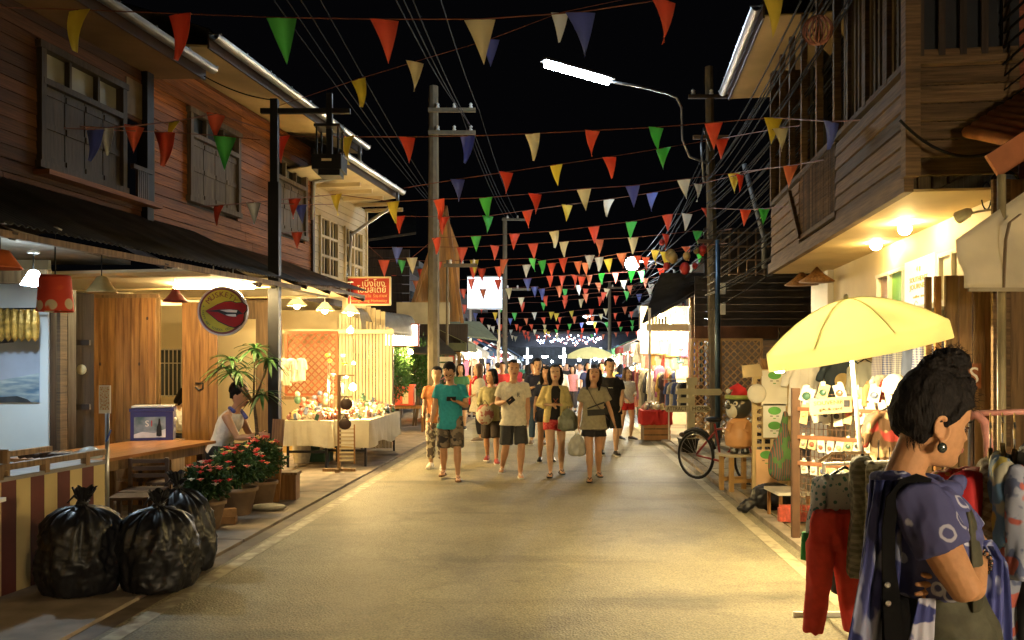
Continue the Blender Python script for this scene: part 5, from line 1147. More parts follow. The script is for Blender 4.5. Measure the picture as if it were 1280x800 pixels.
def ribbon(pts, wa, wb, th=.012, folds=3, n=22, axis=(1, 0, 0), seed=0.):
    """hanging cloth with vertical folds"""
    pts = [Vector(p) for p in pts]; M_ = 14; ax = Vector(axis).normalized(); mb = MB(); vs = []; fs = []
    for j in range(M_+1):
        t = j/M_*(len(pts)-1); i = min(int(t), len(pts)-2); p = pts[i].lerp(pts[i+1], t-i); w_ = wa+(wb-wa)*j/M_
        d = (pts[i+1]-pts[i]).normalized(); nn = ax.cross(d).normalized()
        for side in (0, 1):
            for k in range(n+1):
                q = k/n; f = math.sin(q*PI*2*folds+seed+.6*math.sin(j*.5))*.5+noise.noise(Vector((q*4+seed, j*.35, seed)))*.7
                vs.append(p+ax*(q-.5)*w_+nn*(f*th+(side-.5)*.006))
    row = 2*(n+1)
    for j in range(M_):
        for k in range(n):
            a = j*row+k; fs.append((a, a+1, a+row+1, a+row)); a += n+1; fs.append((a, a+row, a+row+1, a+1))
        for e in (0, n): a = j*row+e; fs.append((a, a+row, a+row+n+1, a+n+1))
    for j in (0, M_):
        for k in range(n): a = j*row+k; fs.append((a, a+1, a+n+2, a+n+1))
    mb.add(vs, fs); return mb
ribbon([wp(1112, 600, 2.30), wp(1108, 660, 2.28), wp(1098, 740, 2.27), wp(1082, 860, 2.27)], .07, .13, .016, 3, seed=1.1).build('scarf_end', m_scarf, W, smooth=True)
ribbon([wp(1098, 600, 2.42), wp(1094, 680, 2.40), wp(1088, 800, 2.40), wp(1082, 900, 2.40)], .05, .11, .014, 3, seed=3.1).build('scarf_end', m_scarf, W, smooth=True)
ribbon([wp(1208, 684, 2.36), wp(1228, 676, 2.40), wp(1240, 700, 2.42), wp(1238, 780, 2.42), wp(1236, 880, 2.42)], .06, .085, .014, 3, seed=2.).build('scarf_end', m_scarf, W, smooth=True)
ribbon([wp(1226, 684, 2.50), wp(1246, 700, 2.48), wp(1250, 780, 2.46), wp(1248, 880, 2.46)], .05, .07, .012, 2, seed=5.).build('scarf_end', m_scarf, W, smooth=True)
ribbon([wp(1158, 748, 2.262), wp(1151, 800, 2.25), wp(1143, 880, 2.25)], .045, .085, .007, 2, seed=4.).build('scarf_end', MC('pale_indigo', (.46, .46, .58), (.05, .06, .22), 'noise', 16, thr=.56), W, smooth=True)
# overalls: bib, trousers, straps
o_ = MB()
o_.loft([(wp(1175, 860, 2.42), .155, .20, up, X), (wp(1172, 800, 2.42), .155, .195, up, X), (wp(1170, 768, 2.42), .145, .182, up, X), (wp(1166, 742, 2.42), .128, .158, up, X), (wp(1164, 730, 2.42), .118, .150, up, X)], 24)
me = remesh(o_, .0065, 2, 'overalls', (.006, 11, (1, 1, .5))); link('overalls', me, m_olive, W)
bib = MB(); vs = []; fs = []; nb = 14
for j, (py, xo) in enumerate(((745, 1212), (715, 1213), (690, 1210), (665, 1206), (645, 1200), (628, 1192))):
    for k in range(nb+1):
        a = -1.25+2.5*k/nb; c = wp(1158, py, 2.42); rx_ = (wp(xo, py, 2.42)-c).x+.004; vs.append(c+Vector((rx_*math.cos(a), .172*math.sin(a), 0)))
for j in range(5):
    for k in range(nb): a = j*(nb+1)+k; fs.append((a, a+1, a+nb+2, a+nb+1))
bib.add(vs, fs); bo = bib.build('bib', m_olive, W, smooth=True); so_ = bo.modifiers.new('t', 'SOLIDIFY'); so_.thickness = .006; so_.offset = 1
stp = MB(); pts = [wp(1188, 632, 2.265), wp(1172, 612, 2.262), wp(1150, 598, 2.30), wp(1126, 604, 2.285), wp(1113, 630, 2.262), wp(1106, 680, 2.255), wp(1107, 730, 2.25), wp(1110, 790, 2.245), wp(1112, 860, 2.25)]
vs = []; fs = []
pts = [wp(1162, 603, 2.272), wp(1145, 597, 2.268), wp(1128, 603, 2.262), wp(1115, 624, 2.252), wp(1110, 660, 2.248), wp(1110, 705, 2.245), wp(1113, 745, 2.238), wp(1116, 800, 2.232), wp(1118, 860, 2.235)]
for i, p in enumerate(pts):
    d = (pts[min(i+1, len(pts)-1)]-pts[max(0, i-1)]).normalized(); sdv = d.cross(Vector((0, 1, 0))).normalized(); wd = .011 if i < 3 else .017+.006*(i > 5)
    for dy_ in (0, -.006):
        for sg in (-1, 1): vs.append(p+sdv*sg*wd+Vector((0, dy_, 0)))
for i in range(len(pts)-1):
    a = 4*i
    for q in ((0, 1, 5, 4), (2, 6, 7, 3), (0, 4, 6, 2), (1, 3, 7, 5)): fs.append(tuple(a+z for z in q))
stp.add(vs, fs).build('strap', M('strap_black', (.006, .006, .007), .9, .2, 20, .1, spec=.1), W)
side = MB(); side.loft([(wp(1122, 880, 2.28), .045, .03, up, X), (wp(1121, 790, 2.275), .040, .03, up, X), (wp(1119, 748, 2.275), .034, .028, up, X)], 14).build('side_panel', M('strap_black', (0, 0, 0)), W, smooth=True)
for px, py in ((1109, 731), (1110, 754)): MB().lathe([(.001, 0), (.0075, .001), (.008, .003), (.005, .005), (.001, .005)], (0, 0, 0), 12).build('button', m_steel, W, wp(px, py, 2.226), (PI/2, 0, 0))
# bead bracelets at the near wrist
bd = (wrN-elN).normalized(); ax1 = bd.cross(Vector((0, 0, 1))).normalized(); ax2 = bd.cross(ax1)
for off, rr_, mm_, nbd, rb_ in ((.0, .034, M('bead_black', (.015, .012, .012), .25, .2, spec=.8), 18, .0062), (-.018, .036, M('bead_amber', (.35, .13, .04), .3, .2, spec=.7), 16, .0058), (-.032, .0375, M('bead_black', (0, 0, 0)), 20, .0055)):
    q = MB(); c = wrN+bd*(off-.012)
    for i in range(nbd): a = 2*PI*i/nbd; q.ball(c+(ax1*math.cos(a)+ax2*math.sin(a))*rr_, rb_, 8, 6)
    q.build('bracelet', mm_, W, smooth=True)
# ================= props, left side
# striped counter
ct = T('striped_counter', 'low counter faced with cream and maroon vertical boards at the left edge', 'counter', (-3.5, 6.6, 0))
ang = math.atan2(7.13-6.0, -3.41+3.6)
pA = Vector((-3.72, 5.3, 0)); pB = Vector((-3.41, 7.13, 0)); dv = (pB-pA); Lc = dv.length; dv.normalize(); nrm = Vector((-dv.y, dv.x, 0)); ac = math.atan2(dv.y, dv.x)
ms = (M('board_cream', (.52, .40, .18), .6, .12, 3, .1), M('board_maroon', (.11, .025, .018), .6, .2, 3, .1))
nb_ = 13
for i in range(nb_):
    c = pA+dv*Lc*(i+.5)/nb_-ct.location; bx('board', ct, (c.x, c.y, .42), (Lc/nb_-.002, .02, .82), ms[(i) % 2], ac)
cm = (pA+pB)/2-ct.location
bx('counter_top', ct, cm+nrm*.28+Vector((0, 0, .845)), (Lc, .6, .03), M('counter_top_grey', (.25, .23, .22), .5, .2), ac)
bx('end_panel', ct, pB-ct.location+nrm*.28+Vector((0, 0, .42)), (.02, .56, .8), ms[0], ac)
for k_, z_ in ((.0, .93), (.5, .95)): bx('rail', ct, cm+nrm*k_+Vector((0, 0, z_)), (Lc, .045, .045), m_plank_b, ac)
for i in range(4): bx('rail_post', ct, pA+dv*Lc*(i+.5)/4-ct.location+Vector((0, 0, .89)), (.05, .05, .09), m_plank_b, ac)
tr = T('dark_tray', 'dark slatted tray lying on the striped counter', 'tray', P(62, 566, 7.2)); 
for i in range(7): MB().tube([(-.18+i*.06, -.12, 0), (-.18+i*.06, .12, 0)], .022, 8).build('roll', m_dkwood, tr, smooth=True)
tr.location.z = .90
gb = T('glass_bowl', 'upturned glass bowl on the end of the counter', 'bowl', (P(112, 0, 7.3).x, 7.3, .0)); gb.location.z = .86
MB().lathe([(.10, 0), (.105, .01), (.09, .06), (.05, .09), (.01, .10)], (0, 0, 0), 18).build('bowl', M('glass_clear', (.5, .52, .52), .1, .1, spec=.9, tr=.5), gb, smooth=True)
# pole with menu card
mp_ = T('card_stand', 'thin grey pole with a small picture card clipped on top', 'card stand', (P(134, 0, 7.35).x, 7.35, 0))
MB().tube([(0, 0, 0), (0, 0, 1.42)], .018, 10).build('pole', m_steel, mp_, smooth=True); MB().lathe([(.12, 0), (.12, .02), (.03, .03)], (0, 0, 0), 14).build('base', m_steel, mp_)
bx('card', mp_, (-.01, -.02, 1.36), (.10, .01, .24), m_white); bx('print', mp_, (-.01, -.027, 1.37), (.08, .004, .2), MC('card_print', (.60, .54, .40), (.45, .18, .07), 'noise', 12, thr=.55)); MB().tube([(0, -.02, 1.0), (.03, -.04, 1.05), (.05, -.04, 1.1)], .008, 5).build('clip', M('tape_blue', (.05, .1, .35), .5), mp_)
# chair back and yellow board at left edge
cb = T('wooden_chair', 'brown wooden chair seen edge-on at the left border', 'chair', (P(8, 0, 6.1).x, 6.1, 0))
for s_ in (0, 1): bx('leg', cb, (s_*-.4, .0, .5), (.035, .035, 1.08), m_plank_b)
for z in (1.0, .8): bx('back_slat', cb, (-.2, 0, z), (.42, .02, .10), m_plank_b)
bx('seat', cb, (-.2, .2, .46), (.44, .42, .03), m_plank_b)
for s_ in (0, 1): bx('leg', cb, (s_*-.4, .4, .23), (.035, .035, .46), m_plank_b)
yb = T('side_table', 'pale yellow sided table cut off by the left border with papers on it', 'table', (P(-62, 0, 5.3).x, 5.3, 0))
bx('apron', yb, (0, 0, .62), (.36, .4, .30), M('ply_yellow', (.50, .32, .10), .6, .15)); bx('top', yb, (0, 0, .785), (.42, .46, .025), m_white)
for sx in (-1, 1):
    for sy in (-1, 1): bx('leg', yb, (sx*.15, sy*.17, .24), (.03, .03, .48), m_steel)
# trash bags
m_bin = M('bin_plastic', (.011, .011, .014), .42, .2, 9, .2, spec=.45, obj=True)
def trash(name, label, c, r, h, seed, neck=(0, 0)):
    t = T(name, label, 'rubbish bag', c); n, k = 96, 72; vs = []; fs = []
    for j in range(k+1):
        f = j/k; z = h*f
        if f < .10: rad = r*(.82+.15*(f/.10)**.5)
        elif f < .5: rad = r*(.97+.05*math.sin((f-.1)/.4*PI*.8))
        elif f < .82: q = (f-.5)/.32; rad = r*(.12+.88*math.sqrt(max(0, 1-q**2.3)))
        elif f < .88: rad = r*.12
        else: rad = r*(.12+.16*(f-.88)/.12)
        for i in range(n):
            a = 2*PI*i/n; up = max(0, (f-.35)/.5)
            q1 = noise.noise(Vector((math.cos(a)*2.0+seed, math.sin(a)*2.0, f*1.4)))
            ridge = (1-abs(noise.noise(Vector((math.cos(a)*3.2+seed*2, math.sin(a)*3.2, f*2.2+seed)))))**4*2-1
            pl = math.sin(a*11+seed*3+2*q1+f*2)
            r2 = (1-abs(noise.noise(Vector((math.cos(a)*6+seed+q1*2, math.sin(a)*6, f*6+seed*3)))))**5*2-1; r4 = (1-abs(noise.noise(Vector((math.cos(a+f*2)*11+seed, math.sin(a+f*2)*11, f*12+seed)))))**4*2-1; r3 = noise.noise(Vector((math.cos(a)*16+seed, math.sin(a)*16, f*20)))
            rr = rad*(1+.13*q1+.06*ridge+.028*r2+.012*r4+.006*r3+.09*pl*max(0, min(1, (f-.55)/.3))*(1 if f < .85 else .6))
            vs.append(Vector((rr*math.cos(a)+neck[0]*f*f, rr*math.sin(a)*.92+neck[1]*f*f, z+(.012*ridge if f < .9 else .05*r*math.sin(a*5+seed)))))
    for j in range(k):
        for i in range(n): fs.append((j*n+i, j*n+(i+1) % n, (j+1)*n+(i+1) % n, (j+1)*n+i))
    fs.append(tuple(reversed(range(n))))
    MB().add(vs, fs).build('bag_body', m_bin, t, smooth=True)
    top = Vector((neck[0]*.75, neck[1]*.75, h*.86)); MB().tube([top+Vector((r*.13*math.cos(a), r*.13*math.sin(a), .006*math.sin(3*a))) for a in [2*PI*i/12 for i in range(13)]], .011, 6).build('knot', m_bin, t, smooth=True)
    for sg in (-1, 1): MB().tube([top, top+Vector((sg*.05, -.03, .05)), top+Vector((sg*.09, -.05, .03+.03*sg))], [.016, .02, .008], 8, .4).build('tie_ear', m_bin, t, smooth=True)
    return t
trash('trash_bag', 'fullest black rubbish bag, against the striped counter', (P(100, 0, 6.15).x, 6.15, .03), .285, .74, 1.3, (.03, 0))
trash('trash_bag', 'black rubbish bag in front of the middle, folds catching the light', (P(197, 0, 6.25).x, 6.25, .03), .275, .70, 4.1, (.0, .03))
trash('trash_bag', 'black rubbish bag slumped behind the other two beside the flower pot', (P(232, 0, 6.85).x, 6.85, .03), .24, .76, 7.7, (-.10, .05))
# long table, blue cooler, stools
tb = T('wooden_table', 'long orange-brown wooden table behind the rubbish bags', 'table', (-4.12, 8.95, 0), FL.ang)
for i in range(5): bx('plank', tb, (0, -.42+i*.19, .765), (2.1, .187, .032), m_table)
for sx in (-1, 1):
    for sy in (-1, 1): bx('leg', tb, (sx*.95, sy*.38, .375), (.07, .07, .75), m_dkwood)
for sy in (-1, 1): bx('apron', tb, (0, sy*.40, .69), (1.9, .03, .10), m_plank_b)
for i, (px, d, lab) in enumerate(((165, 7.7, 'dark slatted stool under the near end of the long table'), (208, 8.7, 'dark square stool beside the flower pots'))):
    s_ = T('wooden_stool', lab, 'stool', (P(px, 0, d).x, d, .03), .2)
    for k_ in range(4): bx('seat_slat', s_, (0, -.12+k_*.08, .44), (.34, .072, .025), m_dkwood)
    for sx in (-1, 1):
        for sy in (-1, 1): bx('leg', s_, (sx*.14, sy*.13, .215), (.035, .035, .43), m_dkwood)
    for sy in (-1, 1): bx('stretcher', s_, (0, sy*.13, .16), (.27, .02, .03), m_dkwood)
ch = T('wooden_chair', 'dark wooden chair with its back to the long table', 'chair', (P(180, 0, 8.15).x, 8.15, .03), .15)
for sx in (-1, 1): bx('leg', ch, (sx*.17, .17, .36), (.035, .035, .72), m_dkwood); bx('leg', ch, (sx*.17, -.17, .21), (.035, .035, .42), m_dkwood)
bx('seat', ch, (0, 0, .43), (.38, .38, .025), m_dkwood)
for z in (.55, .62, .69): bx('back_slat', ch, (0, .17, z), (.31, .018, .04), m_dkwood)
kc = T('cooler_crate', 'wooden crate under the blue cooler', 'crate', (P(190, 0, 10.15).x, 10.15, 0)); bx('side', kc, (0, 0, .4), (.62, .42, .74), m_plank_b)
for i in range(5): bx('slat', kc, (0, -.22, .08+i*.16), (.64, .02, .12), m_plank_v)
co = T('cooler_box', 'dark blue ice cooler with a beer picture, SI lettering and white lid', 'cooler', (P(192, 0, 10.1).x, 10.1, .775), .30)
m_blue = M('cooler_blue', (.030, .030, .13), .4, .15, 3, .05)
bx('tub', co, (0, 0, .17), (.46, .40, .34), m_blue); bx('lid', co, (0, 0, .36), (.48, .42, .035), m_blue); bx('lid_top', co, (0, 0, .398), (.44, .38, .018), M('cooler_lid', (.55, .55, .55), .4))
bx('handle', co, (.24, 0, .24), (.02, .16, .03), m_white)
bx('label', co, (-.02, -.204, .16), (.34, .004, .24), M('label_night', (.03, .09, .10), .4, .4, 6, 0, col2=(.32, .36, .42)))
pr_ = MB().prism([(-.17, -.12), (.17, -.12), (.17, -.02), (.05, -.07), (-.08, -.05), (-.17, -.08)], (-.02, -.208, .16), (1, 0, 0), (0, 0, 1), (0, -.003, 0)).build('label_snow', M('label_white', (.6, .62, .66), .5), co)
text('S', 'lettering', m_white, co, (-.05, -.212, .20), (PI/2, 0, 0), .10, .002); text('I', 'lettering', M('label_red', (.5, .02, .02), .5), co, (.0, -.212, .20), (PI/2, 0, 0), .10, .002)
MB().prism([(.07, -.10), (.10, -.11), (.13, -.10), (.125, .0), (.115, .04), (.11, .10), (.095, .10), (.09, .04), (.075, .0)], (-.02, -.21, .16), (1, 0, 0), (0, 0, 1), (0, -.004, 0)).build('bottle_print', m_black, co)
text('beer\nplease', 'lettering', M('print_grey2', (.4, .4, .42), .5), co, (.232, 0, .16), (PI/2, 0, PI/2), .08, .002)
# flower pots and bushes
m_terra = M('pot_clay', (.20, .13, .08), .75, .25, 6, .3); m_leaf = M('leaf_green', (.035, .085, .025), .55, .35, 9, .1, ov=.3, obj=True, tr=.15)
m_leaf2 = M('leaf_bright', (.09, .20, .05), .5, .3, 9, .1, ov=.3, obj=True, tr=.25)
m_pet = [M('petal_red', (.60, .04, .04), .5, .15, tr=.2), M('petal_pink', (.70, .18, .14), .5, .15, tr=.2), M('petal_yellow', (.55, .50, .15), .5, .15, tr=.2), M('petal_white', (.6, .58, .5), .5, .1, tr=.2)]
def leaves(c, rad, n, size, name, mat, parent, flat=(1, 1, .8), upb=.3, shape=.45, seed=0):
    rr = random.Random(seed); vs = []; fs = []
    for i in range(n):
        d = Vector((rr.gauss(0, 1), rr.gauss(0, 1), rr.gauss(0, 1))).normalized(); q = rr.random()**.45
        cl = .75+.35*noise.noise(d*2.2+Vector((seed, 0, 0)))
        p = Vector(c)+Vector((d.x*rad*flat[0], d.y*rad*flat[1], d.z*rad*flat[2]))*q*cl*1.15
        ax = (d+Vector((rr.uniform(-1, 1), rr.uniform(-1, 1), rr.uniform(-1, 1)+upb))).normalized(); sd = ax.cross(Vector((rr.uniform(-1, 1), rr.uniform(-1, 1), rr.uniform(-1, 1)))).normalized(); nn = ax.cross(sd)
        s = size*rr.uniform(.6, 1.3); k = len(vs); vs += [p, p+ax*s*.45+sd*s*shape*.5+nn*s*.06, p+ax*s, p+ax*s*.45-sd*s*shape*.5+nn*s*.06]; fs += [(k, k+1, k+2), (k, k+2, k+3)]
    me = bpy.data.meshes.new(name); me.from_pydata(vs, [], fs); me.materials.append(mat); o = link(name, me, None, parent); return o
def flower_pot(label, c, pr, ph, br, bh, seed, nfl=34, sides=True):
    t = T('potted_flowers', label, 'potted plant', c); 
    MB().lathe([(pr*.66, 0), (pr*.72, .01), (pr*.98, ph*.85), (pr*1.08, ph*.86), (pr*1.08, ph), (pr*.96, ph), (pr*.9, ph*.88), (.01, ph*.86)], (0, 0, 0), 24).build('pot', m_terra, t, smooth=True)
    for i in range(9):
        a = R.uniform(0, 2*PI); MB().tube([(0, 0, ph*.8), (math.cos(a)*br*.3, math.sin(a)*br*.3, ph+bh*.5), (math.cos(a)*br*.7, math.sin(a)*br*.7, ph+bh*.9)], [.012, .008, .004], 5).build('stem', m_leaf, t)
    f_ = leaves((0, 0, ph+bh*.5), br, 2600, .055, 'foliage', m_leaf, t, (1, 1, bh/br*.52), .2, .5, seed); f_['kind'] = 'stuff'
    rr = random.Random(seed)
    for i in range(nfl):
        a = rr.uniform(0, 2*PI); q = rr.random()**.6; z = ph+bh*(.5+.5*math.sqrt(max(0, 1-q*q)))+rr.uniform(-.02, .03); p = Vector((math.cos(a)*br*q, math.sin(a)*br*q, z)); fm = MB()
        for k in range(6):
            b = 2*PI*k/6; o_ = Vector((math.cos(b), math.sin(b), .35))*.030; fm.add([p, p+o_+Vector((-o_.y*.6, o_.x*.6, 0)), p+o_*1.35, p+o_+Vector((o_.y*.6, -o_.x*.6, 0))], [(0, 1, 2, 3)])
        fm.ball(p+Vector((0, 0, .006)), .016, 6, 4); fm.build('flower', m_pet[rr.choice((0, 0, 0, 1, 1, 2, 3))], t)
    return t
flower_pot('clay pot of red flowers nearest the rubbish bags', (P(258, 0, 8.5).x, 8.5, .03), .18, .28, .27, .36, 3)
flower_pot('wide clay pot of red and pink flowers in the middle of the pots', (P(296, 0, 9.3).x, 9.3, .03), .21, .30, .32, .42, 5, 40)
flower_pot('potted pink flowers against the black post', (P(330, 0, 10.0).x-.02, 9.95, .03), .18, .28, .26, .50, 9, 26)
bs = T('brick_pair', 'two clay bricks stacked on the pavement by the flower pots', 'bricks', (P(283, 0, 8.75).x, 8.75, .03)); 
for i in range(3): bx('brick', bs, ((0, -.01, .14)[i] if i < 2 else .06, (0, .01, .02)[i], (.04, .115, .04)[i] if i != 2 else .04), (.20, .10, .075), M('brick_clay', (.28, .16, .08), .8, .25, 8, ov=.15), (.1, .5, .1)[i]) if i < 2 else None
# black post with crossarm and lantern box
bpst = T('lamp_post', 'tall black square post with crossarm and unlit lantern over the left pavement', 'lamp post', (-2.92, 10.5, 0))
bx('shaft', bpst, (0, 0, 1.95), (.13, .13, 3.9), m_black); bx('upper_shaft', bpst, (0, 0, 4.4), (.09, .09, 1.05), m_black); bx('cross_arm', bpst, (.38, 0, 4.78), (1.10, .06, .06), m_black); bx('base_block', bpst, (0, 0, .12), (.22, .22, .2), m_conc)
q0 = P(412, 0, 10.5).x+2.92
bx('hanger', bpst, (q0, 0, 4.62), (.07, .07, .75), m_black)
for i in range(4): bx('lantern_bar', bpst, (q0+(-.13, .13, -.13, .13)[i], (-.13, -.13, .13, .13)[i], 4.38), (.02, .02, .36), m_black)
bx('lantern_top', bpst, (q0, 0, 4.57), (.32, .32, .03), m_black); bx('lantern_body', bpst, (q0, 0, 4.12), (.36, .36, .18), m_black); bx('lantern_foot', bpst, (q0+.02, 0, 4.0), (.26, .26, .07), m_black); bx('lamp_plate', bpst, (q0, -.184, 4.14), (.12, .006, .03), m_creamb)
pb_ = T('leaning_board', 'rough plank propped against the foot of the black post', 'plank', (P(345, 0, 10.2).x, 10.2, 0)); bx('board', pb_, (0, 0, .5), (.14, .03, 1.02), m_plank_v, rot=(-.10, .04, 0))
wb_ = T('wooden_box', 'small square wooden planter box at the foot of the black post', 'box', (P(362, 0, 10.4).x, 10.4, .03)); bx('box_body', wb_, (0, 0, .15), (.20, .20, .30), m_plank_v); bx('box_lid', wb_, (0, 0, .315), (.24, .24, .03), m_plank_b)
rk = T('paving_stone', 'flat dark stone lying by the wooden planter box', 'stone', (P(335, 0, 9.6).x, 9.6, .03)); MB().ball((0, 0, .03), .16, 12, 6, 1.3, .9, .25).build('stone', m_conc, rk, smooth=True)
# long-leaved tree in front of the restaurant
tr_ = T('potted_tree', 'small frangipani tree with long drooping leaves left of the black post', 'tree', (P(322, 0, 10.3).x, 10.3, 0))
tp0 = Vector((0, 0, 0)); brs = []
MB().tube([(0, 0, 0), (.02, 0, .5), (-.02, .0, 1.0), (-.05, 0, 1.25)], [.028, .024, .02, .017], 8).build('trunk', m_plank_g, tr_, smooth=True)
for (bxp, bzp) in ((P(290, 455, 10.3)), (P(318, 450, 10.2)), (P(300, 475, 10.35)), (P(335, 470, 10.3)), (P(312, 500, 10.2)), (P(275, 470, 10.2))) and [((P(px, py, 10.25)-tr_.location)).xz for px, py in ((288, 450), (316, 436), (300, 464), (338, 450), (326, 492), (276, 460))]:
    e = Vector((bxp, R.uniform(-.15, .15), bzp)); MB().tube([(-.05, 0, 1.2), Vector((-.05, 0, 1.2)).lerp(e, .5)+Vector((0, 0, -.03)), e], [.015, .012, .01], 6).build('branch', m_plank_g, tr_, smooth=True)
    for i in range(19):
        a = 2*PI*i/19+R.uniform(-.3, .3); el = R.uniform(-.3, .75); L = R.uniform(.22, .36); d = Vector((math.cos(a)*math.cos(el), math.sin(a)*math.cos(el)*.8, math.sin(el))); sd = d.cross(Vector((0, 0, 1))).normalized(); vs = []; fs = []
        for j in range(6):
            t = j/5; w_ = .021*math.sin(PI*min(1, .12+t*.88))**.7+.002; p = e+d*L*t+Vector((0, 0, -.16*t*t*L/.3)); vs += [p-sd*w_, p+Vector((0, 0, -.006)), p+sd*w_]
            if j: k = 3*j; fs += [(k-3, k-2, k+1, k), (k-2, k-1, k+2, k+1)]
        MB().add(vs, fs).build('leaf', M('leaf_deep', (.045, .12, .03), .5, .3, 9, .1, ov=.3, obj=True, tr=.2), tr_, smooth=True)
# lips sign
lp = T('hanging_sign', 'round hanging sign with red lips on yellow above the restaurant doorway', 'sign', P(279, 389, 9.6)); rS = 31/FX*9.6
def disc(name, r, y, mat, n=40, t=.012): return MB().lathe([(r, 0), (r, t)], (0, 0, 0), n).build(name, mat, lp, (0, y, 0), (PI/2, 0, 0))
disc('rim', rS, .03, M('sign_rim', (.42, .38, .40), .4), t=.06); disc('ring', rS*.93, -.032, M('sign_maroon', (.13, .02, .02), .5), t=.004); disc('face', rS*.85, -.037, M('sign_yellow', (.42, .38, .05), .6, .1, spec=.15), t=.004)
sc_ = rS/31*.39  # sign drawing unit from the 10x zoom: 800px = 80px
def lz(x, y): return ((x-385)*rS/310, -(y-385)*rS/310)
up_ = [lz(*p) for p in ((190, 385), (330, 310), (420, 275), (500, 268), (570, 290), (640, 282), (690, 320), (695, 370), (650, 420), (590, 370), (480, 362), (350, 368))]
lo_ = [lz(*p) for p in ((190, 388), (340, 400), (430, 440), (560, 462), (600, 430), (660, 425), (655, 500), (620, 550), (550, 588), (480, 570), (350, 510), (260, 440))]
MB().prism([lz(*p) for p in ((180, 385), (330, 300), (420, 266), (500, 258), (570, 280), (645, 272), (702, 315), (705, 375), (668, 425), (668, 505), (628, 562), (550, 600), (475, 582), (340, 520), (250, 445))], (0, -.037, 0), (1, 0, 0), (0, 0, 1), (0, -.012, 0)).build('lip_outline', m_black, lp)
MB().prism(up_, (0, -.049, 0), (1, 0, 0), (0, 0, 1), (0, -.012, 0)).build('upper_lip', M('lip_red', (.24, .010, .010), .5, .1, spec=.15), lp); MB().prism(lo_, (0, -.049, 0), (1, 0, 0), (0, 0, 1), (0, -.012, 0)).build('lower_lip', M('lip_red', (0, 0, 0)), lp)
MB().prism([lz(*p) for p in ((365, 375), (480, 368), (580, 378), (570, 405), (450, 400))], (0, -.050, 0), (1, 0, 0), (0, 0, 1), (0, -.004, 0)).build('teeth', M('teeth', (.55, .52, .55), .4), lp); MB().prism([lz(*p) for p in ((430, 430), (560, 425), (565, 455), (490, 455))], (0, -.050, 0), (1, 0, 0), (0, 0, 1), (0, -.004, 0)).build('teeth', M('teeth', (0, 0, 0)), lp)
for i, cch in enumerate('MUSKETY'): 
    a = math.radians(142-i*17); rr_ = rS*.66; text(cch, 'lettering', M('sign_maroon2', (.16, .04, .015), .5), lp, (rr_*math.cos(a), -.045, rr_*math.sin(a)), (PI/2, 0, 0) if False else Matrix.Rotation(-(a-PI/2), 3, 'Y').to_4x4().to_euler() if False else Euler((PI/2, -(a-PI/2)*1.0, 0)), rS*.30, .003)
for i, cch in enumerate('A TASTY ART SCHOOL CO.'):
    a = math.radians(166+i*6.2); rr_ = rS*.76; 
    if cch != ' ': text(cch, 'lettering', M('sign_green', (.03, .08, .03), .5), lp, (rr_*math.cos(a), -.045, rr_*math.sin(a)), Euler((PI/2, -(a+PI/2), 0)), rS*.12, .002)
for sx in (-.11, .11): bx('rod', lp, (sx, 0, rS+.10), (.008, .008, .26), m_white)
# pendant lamps and shades on the left
def shade(label, p, r, h, mat, top=.4, cord=.4, flower=False, lit=0):
    t = T('pendant_lamp', label, 'lamp', p); pr_ = [(r, 0), (r*.93, h*.08), (r*(top+.25), h*.55), (r*top, h*.95), (r*top*.4, h)]
    if flower: pr_ = [(r, 0), (r*.98, h*.05), (r*.86, h*.9), (r*.8, h)]
    inner = [(a_*.95, z_-.004) for a_, z_ in reversed(pr_)]
    n = 24; vs = []; fs = []; full = pr_+inner
    for a_, z_ in full:
        for i in range(n): q = 2*PI*i/n; k_ = 1+(.05*math.cos(q*6) if not flower else 0); vs.append((a_*k_*math.cos(q), a_*k_*math.sin(q), z_))
    for j in range(len(full)-1):
        for i in range(n): fs.append((j*n+i, j*n+(i+1) % n, (j+1)*n+(i+1) % n, (j+1)*n+i))
    j = len(full)-1; fs += [(j*n+i, j*n+(i+1) % n, (i+1) % n, i) for i in range(n)]
    MB().add(vs, fs).build('lamp_shade', mat, t, smooth=True); bx('cord', t, (0, 0, h+cord/2), (.008, .008, cord), m_cable if not lit else m_white)
    MB().lathe([(.05, 0), (.05, .015), (.02, .03)], (0, 0, h+cord), 12).build('ceiling_rose', m_white, t)
    if lit: MB().ball((0, 0, .0), .05, 12, 8).build('bulb', ME('bl_%g_%g' % (lit, r), (1, .74, .34) if lit > 0 else (1, 1, 1), abs(lit)), t, smooth=True)
    return t
lt = shade('lit pendant with a small blue-white shade at the far left', P(42, 356, 7.6), .11, .13, ME('shade_bluewhite', (.62, .84, 1), 12), .35, .15)
MB().ball((0, 0, .03), .05, 12, 8).build('bulb', ME('bulb_bluewhite', (.70, .88, 1), 420), lt)
shade('red fabric drum shade printed with pale flowers', P(69, 389, 6.7), .135, .28, MC('fabric_flower', (.55, .06, .035), (.60, .50, .34), 'dots', 8.5, thr=.34, colc=(.62, .10, .04)), cord=.35, flower=True)
shade('tan bell-shaped unlit shade hanging above the gold partition', P(127, 366, 8.6), .16, .17, M('shade_tan', (.36, .25, .10), .6, .2), .3, .22)
shade('maroon bell-shaped unlit shade hanging above the white doorway', P(219, 377, 9.4), .135, .14, M('shade_maroon', (.20, .015, .02), .5, .2), .25, .2)
shade('orange fabric shade half out of frame at the far left', P(0, 335, 6.5), .16, .14, M('shade_orange', (.55, .13, .04), .6, .2), .4, .2)
WB = 300
